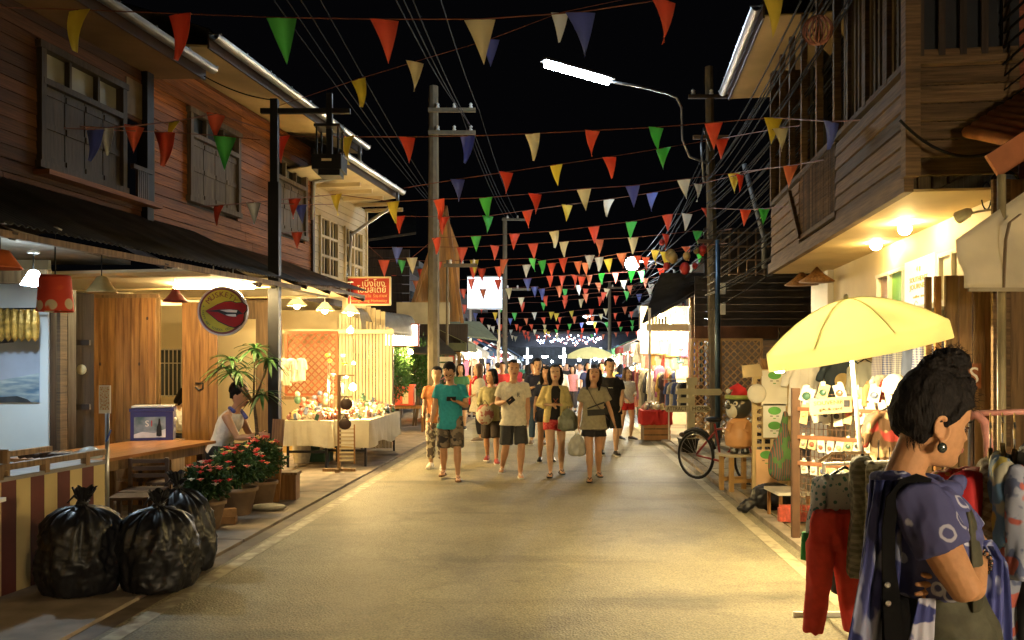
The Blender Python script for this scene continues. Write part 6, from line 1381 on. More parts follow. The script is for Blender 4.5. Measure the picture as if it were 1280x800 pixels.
for lab, px, py, d in (('lit glass pendant, leftmost of three over the craft stalls', 371, 382, 12.6), ('lit glass pendant, middle of three over the craft stalls', 406, 388, 13.2), ('lit glass pendant, rightmost of three over the craft stalls', 438, 391, 13.6)):
    t = shade(lab, P(px, py, d), .15, .13, M('glass_shade', (.75, .72, .6), .3, .05, tr=.6), .3, .35, lit=WB)
globe_lamp('bare_bulb', 'bare lit bulb hanging below the rightmost glass pendant', P(438, 413, 14.2), .05, 300, cord=.5)
globe_lamp('bare_bulb', 'small bare bulb against the cream slats', P(442, 454, 15.3), .025, 160, cord=.4)
globe_lamp('stall_lamp', 'bright bulb low over the wrapped goods on the second craft table', P(441, 484, 14.0), .055, 620, cord=.0)
# cream wall, lattice and slats behind the craft stalls
SW = T('stall_backdrop', 'cream ribbed wall with slats behind the two craft tables', 'wall', (P(420, 0, 16.6).x, 16.6, 0))
def fb(th, name, pa, pb, ya, yb, d, mat, t=.03):
    a = P(pa, yb, d); b = P(pb, ya, d); c = (a+b)/2-th.location; return bx(name, th, c, (b.x-a.x, t, b.z-a.z), mat)
fb(SW, 'wall', 330, 440, 388, 565, 16.6, M('backdrop_tan', (.42, .34, .20), .7, .2, 1.5), .06)
for i in range(16): fb(SW, 'slat', 424+i*4.2, 427.2+i*4.2, 392+i*1.2, 560, 16.2, m_creamb)
fb(SW, 'beam', 330, 492, 412, 417, 16.0, m_cream, .06)
for i in range(9): fb(SW, 'ribbed_panel', 428+i*6, 433.5+i*6, 372+i*2.2, 412, 16.4, m_creamb)
fb(SW, 'post', 348, 352, 400, 560, 15.8, m_plank_v, .08); fb(SW, 'post', 474, 480, 418, 555, 16.5, m_plank_b, .08); fb(SW, 'post', 484, 492, 420, 552, 17.6, m_plank_b, .08)
a, b = P(358, 0, 15.4), P(421, 0, 15.4)
lt2 = lattice('lattice_screen', 'red-brown garden lattice behind the first craft table', ((a.x+b.x)/2, 15.4, P(0, 495, 15.4).z), b.x-a.x, P(0, 414, 15.4).z-P(0, 495, 15.4).z, M('lattice_red', (.24, .065, .02), .6, .2, 5, .2), .13, .026)
fb(SW, 'shelf', 350, 425, 495, 499, 15.3, m_plank_b, .3); fb(SW, 'kick_board', 350, 440, 540, 572, 15.9, M('ply_yellow', (0, 0, 0)), .03)
# curved tin awning + lit sign box + red homestay sign
ca = T('tin_awning', 'curved corrugated tin hood above the lit white sign', 'awning', P(480, 400, 16.8)); vs = []; fs = []; nu_ = 60
A0 = P(448, 385, 16.2)-ca.location; A1 = P(517, 410, 17.8)-ca.location
mb = MB()
for j in range(9):
    t = j/8*PI/2
    for i in range(nu_+1):
        q = i/nu_; p = A0.lerp(Vector((A1.x, A1.y, A0.z-.05)), q); o_ = Vector((.18*math.sin(t)-.1, -.15*math.sin(t), -.46*(1-math.cos(t)))); o_ *= 1; vs.append(p+o_+Vector((0, 0, .012*math.sin(i*2.1))))
for j in range(8):
    for i in range(nu_): k = j*(nu_+1)+i; fs.append((k, k+1, k+nu_+2, k+nu_+1))
o_ = mb.add(vs, fs).build('hood', M('tin_grey', (.42, .40, .35), .45, .15, metal=.3), ca, smooth=True); s_ = o_.modifiers.new('t', 'SOLIDIFY'); s_.thickness = .004
sbx = T('lit_sign_box', 'blank glowing white sign box with red frame under the tin hood', 'sign', P(502, 419, 17.6)); wS = 42/FX*17.6; hS = 27/FX*17.6
bx('light_panel', sbx, (0, 0, 0), (wS, .10, hS), ME('panel_white', (1, .93, .74), 3.5)); 
for s_ in (-1, 1): bx('frame', sbx, (0, 0, s_*hS/2), (wS+.05, .13, .03), M('frame_red', (.35, .05, .03), .5)); bx('frame', sbx, (s_*wS/2, 0, 0), (.03, .125, hS), M('frame_red', (0, 0, 0)))
hsn = T('homestay_sign', 'red sign with cream Thai lettering beside the cream house', 'sign', P(461, 364, 15.2)); u_ = 15.2/FX
bx('panel', hsn, (0, 0, 0), (53*u_, .05, 34*u_), M('sign_red', (.33, .03, .022), .5, .12)); 
for s_ in (-1, 1): bx('frame', hsn, (0, -.01, s_*17*u_), (55*u_, .07, .03), m_creamb); bx('frame', hsn, (s_*27*u_, -.01, 0), (.03, .066, 34*u_), m_creamb)
m_let = M('letter_cream', (.72, .64, .42), .5)
text('เบิ่งโขง', 'lettering', m_let, hsn, (6*u_, -.032, 9*u_), (PI/2, 0, 0), 11*u_, .004, w=28*u_); text('โฮมสเตย์', 'lettering', m_let, hsn, (4*u_, -.032, 1.5*u_), (PI/2, 0, 0), 11*u_, .004, w=36*u_)
text('ห้องพัก  รายวัน  ร้าน กาแฟ', 'lettering', M('letter_ochre', (.60, .32, .12), .5), hsn, (0, -.032, -6*u_), (PI/2, 0, 0), 5.5*u_, .003, w=46*u_); text('Beungkhong Homestay', 'lettering', M('letter_ochre', (0, 0, 0)), hsn, (0, -.032, -12*u_), (PI/2, 0, 0), 5*u_, .003, w=46*u_)
# craft tables
def cloth_table(label, x0, x1, y0, y1, z, seed, drop=.45, ang=0., grp=None):
    c = Vector(((x0+x1)/2, (y0+y1)/2, 0)); t = T('trestle_table', 'dark-legged folding table under the '+label[:40].replace('white tablecloth ', 'cloth '), 'table', c, ang); hx_, hy_ = (x1-x0)/2, (y1-y0)/2
    bx('tabletop', t, (0, 0, z-.02), (hx_*2-.04, hy_*2-.04, .03), m_plank_v)
    for sx in (-1, 1):
        for sy in (-1, 1): bx('leg', t, (sx*(hx_-.08), sy*(hy_-.08), z/2-.02), (.035, .035, z-.03), m_black)
    for sy in (-1, 1): bx('stretcher', t, (0, sy*(hy_-.08), .28), (hx_*2-.18, .025, .04), m_black)
    cl = T('tablecloth', label, 'tablecloth', c+Vector((0, 0, z)), ang); n = 96; per = []; P4 = [(-hx_, -hy_), (hx_, -hy_), (hx_, hy_), (-hx_, hy_)]
    L4 = [2*hx_, 2*hy_, 2*hx_, 2*hy_]; tot = sum(L4)
    for i in range(n):
        s = tot*i/n; k = 0
        while s > L4[k]: s -= L4[k]; k += 1
        a_ = Vector(P4[k]); b_ = Vector(P4[(k+1) % 4]); per.append((a_.lerp(b_, s/L4[k]), k))
    vs = []; fs = []
    for j in range(8):
        f = j/7
        for i, (p, k) in enumerate(per):
            o = p.normalized() if False else (Vector((0, -1)), Vector((1, 0)), Vector((0, 1)), Vector((-1, 0)))[k]; nn = noise.noise(Vector((i*.35+seed, f*.8, seed)))
            d_ = drop*(.88+.25*noise.noise(Vector((i*.07+seed*2, 0, 3)))); vs.append((p.x+o.x*(.012+f*(.03+.05*nn)), p.y+o.y*(.012+f*(.03+.05*nn)), .006-f*d_))
    for j in range(7):
        for i in range(n): fs.append((j*n+i, j*n+(i+1) % n, (j+1)*n+(i+1) % n, (j+1)*n+i))
    fs.append(tuple(range(n))); o_ = MB().add(vs, fs).build('cloth', M('cloth_white', (.66, .61, .48), .8, .06, 8, .1, tr=.15), cl, smooth=False); md = o_.modifiers.new('t', 'SOLIDIFY'); md.thickness = .004
    return c
cloth_table('white tablecloth on the first craft table beside the black post', P(352, 0, 13.5).x, P(413, 0, 13.5).x, 13.5, 14.5, .77, 1)
cloth_table('white tablecloth draped long over the second craft table along the road', -3.0, -2.22, 13.7, 16.3, .77, 5, .5, -.05)
gcol = [(.62, .12, .08), (.70, .62, .45), (.60, .45, .18), (.75, .70, .60), (.25, .08, .05), (.5, .35, .25), (.12, .15, .25), (.65, .35, .3), (.05, .12, .08), (.72, .66, .5)]
gm = [M('wrap%d' % i, c, .3, .3, 30, .3, spec=.7, obj=True) for i, c in enumerate(gcol)]
pk_me = []
for k in range(6):
    mb = MB()
    if k % 3 == 0: mb.lathe([(.03, 0), (.05, .02), (.055, .08), (.02, .12), (.035, .15)], (0, 0, 0), 8)
    elif k % 3 == 1: mb.box((0, 0, .05), (.09, .06, .1)); mb.box((0, 0, .11), (.07, .05, .02))
    else: mb.ball((0, 0, .05), .05, 8, 6, 1, .8, 1); mb.lathe([(.01, .09), (.03, .13)], (0, 0, 0), 6)
    me = mb.mesh('packet'); me.materials.append(gm[0]); pk_me.append(me)
def goods(n, cx, cy, hx_, hy_, z, ang, label, grp, cat='packet', name='wrapped_packet', sc=(.8, 1.6), pile=.12):
    for i in range(n):
        u, v = R.uniform(-1, 1), R.uniform(-1, 1); x = u*hx_*.92; y = v*hy_*.94; ca_, sa_ = math.cos(ang), math.sin(ang)
        o = link(name, R.choice(pk_me), None, None, (cx+x*ca_-y*sa_, cy+x*sa_+y*ca_, z+pile*R.random()*(1-abs(u))*(1-abs(v))*1.5), (R.uniform(-.5, .5), R.uniform(-.5, .5), R.uniform(0, 6)), [R.uniform(*sc)]*3)
        o.material_slots[0].link = 'OBJECT'; ci_ = R.randrange(len(gm)); o.material_slots[0].material = gm[ci_]; tag(o, ('scarlet', 'cream', 'mustard', 'off-white', 'dark red', 'rosy brown', 'navy', 'pink', 'bottle green', 'ivory')[ci_]+' '+label.replace('small ', '').replace('shiny ', ''), cat, grp)
goods(80, (P(352, 0, 13.5).x+P(413, 0, 13.5).x)/2, 14.0, .36, .46, .785, 0, 'wrapped souvenir heaped on the first craft table', 'souvenirs on the first craft table', sc=(.5, 1.2))
goods(150, -2.61, 15.0, .38, 1.28, .785, -.05, 'wrapped trinket heaped on the second craft table', 'souvenirs on the second craft table', pile=.25, sc=(.5, 1.15))
# small display stand, wicker board, wall goods
ds = T('display_stand', 'narrow wooden display stand with dark woven bags in front of the second craft table', 'display stand', (P(424, 0, 13.1).x, 13.1, 0))
bx('post', ds, (0, 0, .75), (.05, .05, 1.5), m_plank_b); bx('foot', ds, (0, 0, .04), (.5, .06, .06), m_plank_b); bx('foot', ds, (0, .02, .045), (.06, .4, .06), m_plank_b); 
for i in range(9): bx('wicker_rail', ds, (.12, -.03, .2+i*.06), (.22, .012, .025), m_creamb)
for s_ in (0, .24): bx('side_rail', ds, (s_, -.03, .45), (.02, .02, .6), m_plank_v)
for k_, (x_, z_, sx_) in enumerate(((.10, .78, .24), (.10, 1.05, .20), (.08, 1.38, .3))): bx('arm', ds, (x_, 0, z_+.12), (sx_, .02, .02), m_plank_b)
for k_, (x_, z_, lab) in enumerate(((.10, .76, 'dark woven purse low on the display stand'), (.12, 1.06, 'dark cloth purse high on the display stand'))):
    t = T('purse', lab, 'bag', ds.location+Vector((x_, -.06, z_))); MB().ball((0, 0, 0), .10, 12, 8, 1, .4, .9).build('bag', m_dkwood, t, smooth=True); MB().tube([(-.05, 0, .07), (0, 0, .13), (.05, 0, .07)], .006, 5).build('handle', m_dkwood, t)
for k_ in range(7):
    p = P(415+R.uniform(-8, 22), 442+R.uniform(0, 40), 13.6+R.random()*.6); t = T('paper_flower', ('yellow', 'white')[k_ % 2]+' craft flower on a wire above the second craft table', 'ornament', p, 0, 'craft flowers on wires'); MB().ball((0, 0, 0), .05, 8, 5, 1, 1, .6).build('bloom', m_white if k_ % 2 else M('bloom_yellow', (.75, .55, .08), .5), t); MB().tube([(0, 0, -.02), (0, 0, .785-p.z)], .005, 5).build('wire', m_steel, t)
for lab, px, d, cc_, ww, hh in (('white sack under the first craft table', 377, 14.3, (.66, .62, .52), .16, .42), ('yellow basket under the first craft table', 388, 14.5, (.50, .40, .10), .15, .28), ('dark green box under the first craft table', 402, 14.5, (.02, .08, .06), .17, .27)):
    t = T('basket' if 'basket' in lab else 'sack' if 'sack' in lab else 'storage_box', lab, lab.split()[1] if 'box' not in lab else 'box', (P(px, 0, d).x, d, .03)); q_ = MB()
    if 'box' in lab: q_.box((0, 0, hh/2), (ww*2, .3, hh)).box((0, 0, hh), (ww*2.1, .33, .03))
    else: q_.lathe([(ww*.8, 0), (ww, hh*.4), (ww*.9, hh*.8), (ww*.5, hh)], (0, 0, 0), 14)
    q_.build('body', M('stuff_'+lab.split()[0], cc_, .6, .15, 20, .2), t)
# red cooler on its table, greenery, ice-cream sign further on
rc = T('red_cooler', 'red ice box with white papers on a low wooden table', 'cooler', (P(503, 0, 21).x, 21, .66)); bx('tub', rc, (0, 0, .25), (.58, .4, .46), M('cooler_red', (.62, .10, .06), .4, .1)); bx('lid', rc, (0, 0, .5), (.62, .44, .06), M('cooler_red', (0, 0, 0))); bx('paper', rc, (.10, -.205, .2), (.14, .01, .28), m_creamb); bx('paper', rc, (.31, -.0, .26), (.01, .2, .34), m_creamb)
rt_ = T('low_table', 'low wooden table carrying the red ice box', 'table', (P(508, 0, 21).x, 21, 0)); bx('top', rt_, (0, 0, .63), (1.0, .55, .06), m_plank_v)
for sx in (-1, 1):
    for sy in (-1, 1): bx('leg', rt_, (sx*.42, sy*.2, .3), (.06, .06, .6), m_plank_v)
for lab, px, py, d, br_, n_, sd_, mm_ in (('bright green bamboo bush lit beside the cream slats', 487, 460, 18.6, .62, 2600, 11, m_leaf2), ('leafy green plants behind the red ice box', 520, 462, 23, .75, 2600, 12, m_leaf2), ('dark leafy shrub behind the teal T-shirt man', 545, 466, 24, .7, 2200, 13, m_leaf)):
    p = P(px, py, d); t = T('shrub', lab, 'shrub', (p.x, d, 0)); f_ = leaves((0, 0, p.z), br_, n_, .13, 'foliage', mm_, t, (.8, .8, 1.3), .5, .3, sd_); f_['kind'] = 'stuff'
    for i in range(5): MB().tube([(R.uniform(-.1, .1), 0, 0), (R.uniform(-.15, .15), 0, p.z*.6), (R.uniform(-.25, .25), R.uniform(-.2, .2), p.z+br_*.6)], [.025, .018, .006], 6).build('stem', m_plank_b, t)
globe_lamp('bare_bulb', 'bare bulb under the lit white sign box', P(513, 440, 18.5), .05, 420, cord=.3); globe_lamp('bare_bulb', 'bare bulb among the green bamboo', P(500, 452, 20), .05, 420, cord=.3)
# ================= right side stall with souvenirs
ORD = ('first', 'second', 'third', 'fourth', 'fifth', 'sixth', 'seventh', 'eighth', 'ninth', 'tenth', 'eleventh')
globe_lamp('stall_lamp', 'blinding bare bulb hanging in front of the souvenir grid under the yellow umbrella', P(974, 458, 6.7), .055, 950, col=(1, .76, .36), cord=.22)
globe_lamp('stall_lamp', 'second bare bulb close under the yellow umbrella canopy', P(1040, 428, 6.25), .045, 500, col=(1, .80, .44), cord=.10)
def garment(name, label, cat, p, kind, w_, h, mat, rz=0., sleeve=.5, mat2=None, grp=None, fold=.010, hanger=True, tilt=0.):
    """hanging clothes built as soft flattened lofts"""
    t = T(name, label, cat, p, rz, grp); m = MB(); up = (0, 0, 1); X = (1, 0, 0); D = .055
    if kind == 'top':
        m.loft([((0, 0, -h), w_*.52, D*1.1, up, X), ((0, 0, -h*.6), w_*.47, D, up, X), ((0, 0, -h*.22), w_*.46, D*.9, up, X), ((0, 0, -h*.06), w_*.40, D*.6, up, X), ((0, 0, -.01), w_*.18, D*.5, up, X)], 20)
        for s in (-1, 1):
            L = h*sleeve; m.tube([(s*w_*.30, 0, -.035), (s*w_*.46, 0, -h*.13), (s*w_*.58, .0, -h*.13-L*.5), (s*w_*.64, 0, -h*.13-L)], [.05, .062, .055, .055], 12, .6)
    elif kind == 'pants':
        m.loft([((0, 0, -h*.30), w_*.5, D*1.2, up, X), ((0, 0, -.02), w_*.42, D, up, X), ((0, 0, 0), w_*.42, D, up, X)], 18)
        for s in (-1, 1): m.loft([((s*w_*.36+s*.02, 0, -h), w_*.17, D*.9, up, X), ((s*w_*.30, 0, -h*.6), w_*.20, D, up, X), ((s*w_*.24, 0, -h*.25), w_*.27, D*1.2, up, X)], 14)
    elif kind == 'drape':
        m.loft([((0, 0, -h), w_*.52, D*1.3, up, X), ((0, 0, -h*.5), w_*.5, D*1.1, up, X), ((0, 0, -.02), w_*.44, D, up, X), ((0, 0, .01), w_*.40, D*.7, up, X)], 20)
    me = remesh(m, .012 if h < .9 else .014, 2, 'cloth', (fold, 9, (1.5, 1, .30))); link('cloth', me, mat, t)
    if mat2 and kind == 'top':
        for s in (-1, 1): MB().tube([(s*w_*.625, 0, -h*.13-h*sleeve*.72), (s*w_*.648, 0, -h*.13-h*sleeve*1.1)], [.064, .066], 14, .7).build('cuff', mat2, t, smooth=True)
    if hanger:
        MB().tube([(-w_*.40, 0, -.04), (0, 0, .03), (w_*.40, 0, -.04)], .009, 6).build('hanger', m_black if hanger is True else hanger, t); MB().tube([(0, 0, .03), (0, 0, .07), (.02, 0, .10), (0, 0, .13), (-.02, 0, .11)], .0035, 5).build('hook', m_steel, t)
    return t
m_blouse = MC('blouse_print', (.42, .42, .44), (.06, .16, .17), 'dots', 30, thr=.30)
garment('blouse', 'grey-lilac blouse with small green flowers and green cuffs at the near end of the rack', 'blouse', P(1056, 590, 5.1), 'top', .33, .42, m_blouse, .15, 1.0, M('cuff_green', (.03, .28, .06), .8, .15))
garment('red_trousers', 'bright red gathered trousers hanging below the flowered blouse', 'trousers', P(1042, 640, 5.0), 'pants', .30, .70, M('cloth_red', (.55, .045, .03), .8, .12, 20, .1, obj=True), .1, fold=.014, hanger=False)
garment('black_trousers', 'black trousers behind the red gathered trousers', 'trousers', P(1056, 650, 5.25), 'drape', .16, .45, M('cloth_black', (.02, .02, .02), .8, .2), .1, hanger=False)
garment('plaid_skirt', 'grey-green plaid cloth hanging beside the red trousers', 'skirt', P(1078, 575, 4.9), 'drape', .19, .66, MC('plaid_grey', (.12, .115, .085), (.25, .23, .17), 'plaid', 9, rot=(0, .3, 0)), .9, fold=.016)
garment('plaid_shirt', 'olive-grey striped shirt on a hanger behind the woman', 'shirt', P(1098, 580, 4.7), 'drape', .16, .6, MC('stripe_olive', (.17, .16, .10), (.30, .27, .18), 'plaid', 12, rot=(0, -.3, 0)), 1.1, fold=.014)
garment('dark_shirt', 'dark shirt hidden between the plaid cloth and the woman', 'shirt', P(1112, 590, 4.55), 'drape', .14, .7, MC('stripe_dark', (.08, .08, .07), (.16, .15, .12), 'stripe', 12), 1.2, fold=.014)
rk_ = T('clothes_rack', 'white steel rack rail holding the blouse and plaid clothes', 'clothes rack', (P(1075, 0, 4.9).x, 4.9, 0)); o = rk_.location
MB().tube([P(1030, 580, 5.6)-o, P(1128, 577, 4.3)-o], .011, 8).build('rail', m_white, rk_); 
for px, d in ((1030, 5.6), (1128, 4.3)): q = P(px, 578, d)-o; MB().tube([q, (q.x, q.y, 0)], .012, 8).build('upright', m_white, rk_); bx('foot', rk_, (q.x, q.y, .02), (.4, .03, .03), m_white)
MB().tube([P(1024, 577, 5.2)-o, P(1040, 566, 5.2)-o, P(1082, 566, 5.1)-o], .020, 8, .5).build('wooden_hanger', M('hanger_wood', (.55, .34, .16), .5), rk_, smooth=True)
# grid wall, corner post and packets
gp = T('wire_grid', 'dark brown wire grid panel covered in card packets at the stall front', 'wire grid', (P(990, 0, 7.95).x, 7.95, 0)); o = gp.location
m_grid = M('grid_brown', (.10, .05, .025), .6, .2)
ga, gb_ = P(997, 0, 7.95), P(1128, 0, 7.3); gl_ = gb_-ga; gl_.z = 0; gL = gl_.length; gd = gl_.normalized(); gang = math.atan2(gd.y, gd.x)
bx('post', gp, ga-o+Vector((-.03, 0, .66-CH)) if False else (ga.x-o.x-.02, 0, .72), (.07, .05, 1.44), m_grid)
for i in range(24): q = ga+gd*gL*i/23-o; bx('wire', gp, (q.x, q.y, .83), (.006, .006, 1.1), m_grid)
for i in range(18): q = (ga+gb_)/2-o; bx('wire', gp, (q.x, q.y, .3+i*.064), (gL, .006, .006), m_grid, gang)
for z in (.80, 1.04, 1.30): q = (ga+gb_)/2-o; bx('shelf_board', gp, (q.x, q.y-.03, z-.05), (gL, .05, .035), M('shelf_rust', (.20, .085, .04), .6, .2), gang)
m_card = [M('card_kraft', (.52, .40, .22), .7, .1), M('card_white', (.68, .64, .55), .6, .1), M('card_grey', (.30, .30, .28), .6, .2), M('card_dark', (.05, .05, .06), .6, .2)]
for row, (z, n_, hh) in enumerate(((1.22, 9, .20), (.93, 11, .12), (.70, 10, .12), (1.40, 6, .14))):
    for i in range(n_):
        q = ga+gd*gL*((i+.5)/n_)*.97; 
        t = T('card_packet', 'carded souvenir packet, %s from the left in the %s row of the wire grid' % (ORD[i], ('second', 'third', 'lowest', 'topmost')[row]), 'packet', (q.x, q.y-.05, z+R.uniform(-.02, .02)), gang, 'packets on the wire grid')
        w_ = gL/n_*R.uniform(.6, .85); bx('card', t, (0, 0, 0), (w_, .006, hh), R.choice(m_card[:2]), rot=(0, R.uniform(-.35, .35), 0)); MB().ball((0, 0, 0), min(w_, hh)*.33, 8, 6, 1, .35, .9).build('trinket', R.choice(gm+[m_card[2], m_card[3]]), t, (0, -.018, -.01)); bx('header', t, (0, -.004, hh*.5), (w_*.4, .006, .04), m_card[1])
ks = T('cardboard_sign', 'kraft cardboard sign with handwritten marks above the packets', 'sign', P(1038, 507, 7.5)); bx('board', ks, (0, 0, 0), (.37, .012, .14), m_card[0], rot=(0, -.07, 0)); text('SOUVENIR', 'lettering', M('marker_brown', (.20, .12, .05), .7), ks, (-.02, -.009, .025), Euler((PI/2, -.07, 0)), .05, .002, w=.26); text('gift & card', 'lettering', m_dkwood, ks, (0, -.009, -.03), Euler((PI/2, -.07, 0)), .035, .002, w=.2)
bx('picture', ks, (.14, -.009, .02), (.05, .004, .06), m_card[3])
# cream square lattice with posters
a, b = P(943, 0, 9.9), P(986, 0, 9.9); zt_ = P(0, 466, 9.9).z
sq = lattice('lattice_stand', 'cream square-hole lattice stand with paper posters beside the souvenir grid', ((a.x+b.x)/2, 9.9, .03), b.x-a.x, zt_, M('lattice_cream', (.52, .38, .18), .6, .12), .085, .035, diag=False)
pc_ = [('white poster with two green-hatted cartoon faces', 968, 462+64, 28, 42, (.72, .70, .62)), ('orange poster with one green-hatted cartoon face', 958, 585, 26, 46, (.70, .42, .22)), ('bright overexposed poster below the bulb', 968, 485, 32, 44, (.75, .70, .58))]
for lab, px, py, w_, h, c in pc_:
    t = T('poster', lab, 'poster', P(px, py, 9.8)); u_ = 9.8/FX; bx('sheet', t, (0, 0, 0), (w_*u_, .006, h*u_), M('paper_%g_%g' % (c[0], c[1]), c, .7, .05)); 
    for k_, z in enumerate((.22, -.22) if 'two' in lab else (.28,)):
        MB().lathe([(.075, 0), (.075, .004)], (0, 0, 0), 18).build('hat_print', M('print_green', (.12, .38, .08), .7), t, (0, -.004, (z+.08)*h*u_), (PI/2, 0, 0)).scale = (1, .62, 1)
        for s_ in (-1, 1): bx('eye_print', t, (s_*.035, -.005, (z-.08)*h*u_), (.03, .003, .008), m_dkwood)
        bx('mouth_print', t, (0, -.005, (z-.15)*h*u_), (.03, .003, .01), M('print_green', (0, 0, 0)))
fn = T('paper_lantern', 'pale round paper fan decorations beside the bulb', 'ornament', P(946, 492, 9.7)); MB().ball((0, 0, 0), .11, 16, 10, 1, .3, 1).build('fan', m_card[1], fn, smooth=True); bx('tag', fn, (-.06, -.02, .26), (.22, .02, .14), m_card[0], rot=(0, -.1, 0))
bk = T('hanging_basket', 'wicker basket hanging at the top of the square lattice', 'basket', P(966, 455, 9.6)); MB().lathe([(.12, -.06), (.16, .05), (.165, .06), (.15, .05), (.11, -.05)], (0, 0, 0), 18).build('basket_body', m_plank_v, bk); MB().tube([(-.16, 0, .05), (-.1, 0, .2), (.1, 0, .2), (.16, 0, .05)], .006, 5).build('handle', m_plank_v, bk)
wbag = T('woven_bag', 'dark multicoloured woven shoulder bag hanging at the stall corner', 'bag', P(979, 515, 8.6)); mm_ = MC('woven_dark', (.02, .06, .05), (.14, .05, .03), 'stripe', 14, thr=.5, colc=(.05, .11, .03)); m = MB(); m.loft([((0, 0, -.68), .08, .05, (0, 0, 1), (1, 0, 0)), ((-.01, 0, -.62), .13, .08, (0, 0, 1), (1, 0, 0)), ((-.01, 0, -.45), .135, .085, (0, 0, 1), (1, 0, 0)), ((0, 0, -.28), .07, .05, (0, 0, 1), (1, 0, 0)), ((.01, 0, -.15), .035, .03, (0, 0, 1), (1, 0, 0)), ((.02, 0, 0), .02, .02, (0, 0, 1), (1, 0, 0))], 16); link('bag', remesh(m, .012, 2, 'bag', (.012, 10, (1, 1, .3))), mm_, wbag)
# hanging T-shirts, cap, brown floral shirt, plaid shirts
garment('tshirt', 'white overexposed T-shirt hanging beside the bulb', 'T-shirt', P(1004, 455, 9.6), 'top', .34, .58, M('tee_white', (.75, .72, .66), .8, .05), 0, .3)
garment('tshirt', 'dark navy T-shirt with a round tan face print', 'T-shirt', P(1050, 448, 9.4), 'top', .36, .58, M('tee_dark', (.03, .045, .06), .8, .1), 0, .3)
fp = MB().lathe([(.09, 0), (.09, .01)], (0, 0, 0), 18).build('face_print', M('print_tan', (.45, .33, .14), .7), COL.objects['tshirt.001'], (0, -.075, -.25), (PI/2, 0, 0))
garment('tshirt', 'pale grey long-sleeved T-shirt on a dark hanger', 'T-shirt', P(1081, 452, 9.0), 'top', .26, .62, M('tee_grey', (.42, .42, .35), .8, .1), 0, .55)
MB().prism([(-.05, -.03), (.04, -.05), (.05, .03), (-.02, .05)], (0, -.07, -.28), (1, 0, 0), (0, 0, 1), (0, -.01, 0)).build('chest_print', m_card[2], COL.objects['tshirt.002'])
cpn = T('white_cap', 'white cap on a stand between the grey T-shirt and the woman', 'cap', P(1119, 490, 7.0)); MB().lathe([(.10, 0), (.105, .04), (.09, .10), (.05, .14), (.01, .15)], (0, 0, 0), 22).build('crown', m_card[1], cpn, smooth=True); MB().prism([(-.09, 0), (.09, 0), (.07, .09), (0, .12), (-.07, .09)], (0, -.06, .005), (1, 0, 0), (0, -1, -.35), (0, 0, .008)).build('visor', m_card[1], cpn); MB().tube([(0, 0, .02), (0, 0, -.2)], .03, 8).build('stand', m_plank_v, cpn)
garment('floral_shirt', 'brown shirt with large red and cream flowers below the white cap', 'shirt', P(1115, 512, 6.8), 'top', .36, .55, MC('floral_brown', (.13, .07, .035), (.52, .38, .20), 'noise', 9, thr=.57, colc=(.45, .06, .05)), 0, .4)
for i in range(5):
    garment('plaid_shirt', ('blue and white checked shirt nearest the plank door', 'plain denim shirt with pointed collar under the window ledge', 'pale checked shirt hanging between the denim ones', 'blue plaid shirt half hidden by the umbrella', 'lilac checked shirt at the far end of the ledge')[i], 'shirt', FR.w(FR.u(1158-i*13, GW+.25), GW+.25, 2.12), 'top', .30, .62, (MC('plaid_blue', (.50, .50, .55), (.10, .13, .33), 'plaid', 14), M('denim', (.14, .17, .28), .8, .1), MC('plaid_pale', (.55, .55, .52), (.25, .25, .35), 'plaid', 16), MC('plaid_blue', (0, 0, 0), (0, 0, 0)), MC('plaid_lilac', (.4, .38, .5), (.6, .58, .6), 'plaid', 13))[i], FR.ang+PI/2+.4, .35)
# penguin on its stool
stl = T('wooden_stool', 'light wooden stool under the penguin statue', 'stool', (P(922, 0, 11).x, 11, .03), .25)
bx('seat', stl, (0, 0, .47), (.42, .36, .03), m_creamb)
for sx in (-1, 1):
    for sy in (-1, 1): bx('leg', stl, (sx*.16, sy*.13, .23), (.05, .05, .45), M('stool_wood', (.45, .26, .09), .5, .15))
for sy in (-1, 1): bx('stretcher', stl, (0, sy*.13, .15), (.28, .03, .05), M('stool_wood', (0, 0, 0)))
pg = T('penguin_statue', 'penguin statue with Santa hat and orange body standing on the stool', 'statue', (P(924, 0, 11).x, 11, .52))
m_pb = M('penguin_black', (.035, .037, .03), .3, .2, 4, .05, spec=.7); m_po = M('penguin_orange', (.66, .34, .14), .45, .08, 5, .1)
m = MB(); m.lathe([(.10, .07), (.17, .10), (.185, .20), (.175, .32), (.13, .42), (.08, .46)], (0, 0, 0), 24); link('body', remesh(m, .015, 3, 'body'), m_po, pg)
hd_ = MB(); hd_.ball((-.01, 0, .60), .17, 24, 16, 1, 1, .95); hd_.build('head', m_pb, pg, smooth=True)
MB().ball((-.11, -.075, .555), .095, 18, 12, .8, .95, 1.05).build('face_patch', M('penguin_white', (.66, .62, .5), .4, .06), pg, smooth=True); 
for dx, dy in ((-.15, -.06), (-.08, -.135)): MB().ball((dx, dy, .645), .030, 12, 8, 1, 1, 1.1).build('eye', m_white, pg, smooth=True); MB().ball((dx-.012, dy-.018, .645), .016, 10, 6).build('pupil', m_black, pg, smooth=True)
MB().lathe([(.035, 0), (.02, .04), (.002, .075)], (0, 0, 0), 10).build('beak', m_pb, pg, (-.16, -.115, .60), (PI/2-.1, 0, -.9))
for s_, (x_, y_) in enumerate(((-.14, -.09), (.10, -.13))): MB().tube([(x_, y_, .40), (x_-.05, y_-.05, .30), (x_-.09, y_-.05, .33)], [.035, .04, .02], 8, .5).build('flipper', m_po, pg, smooth=True)
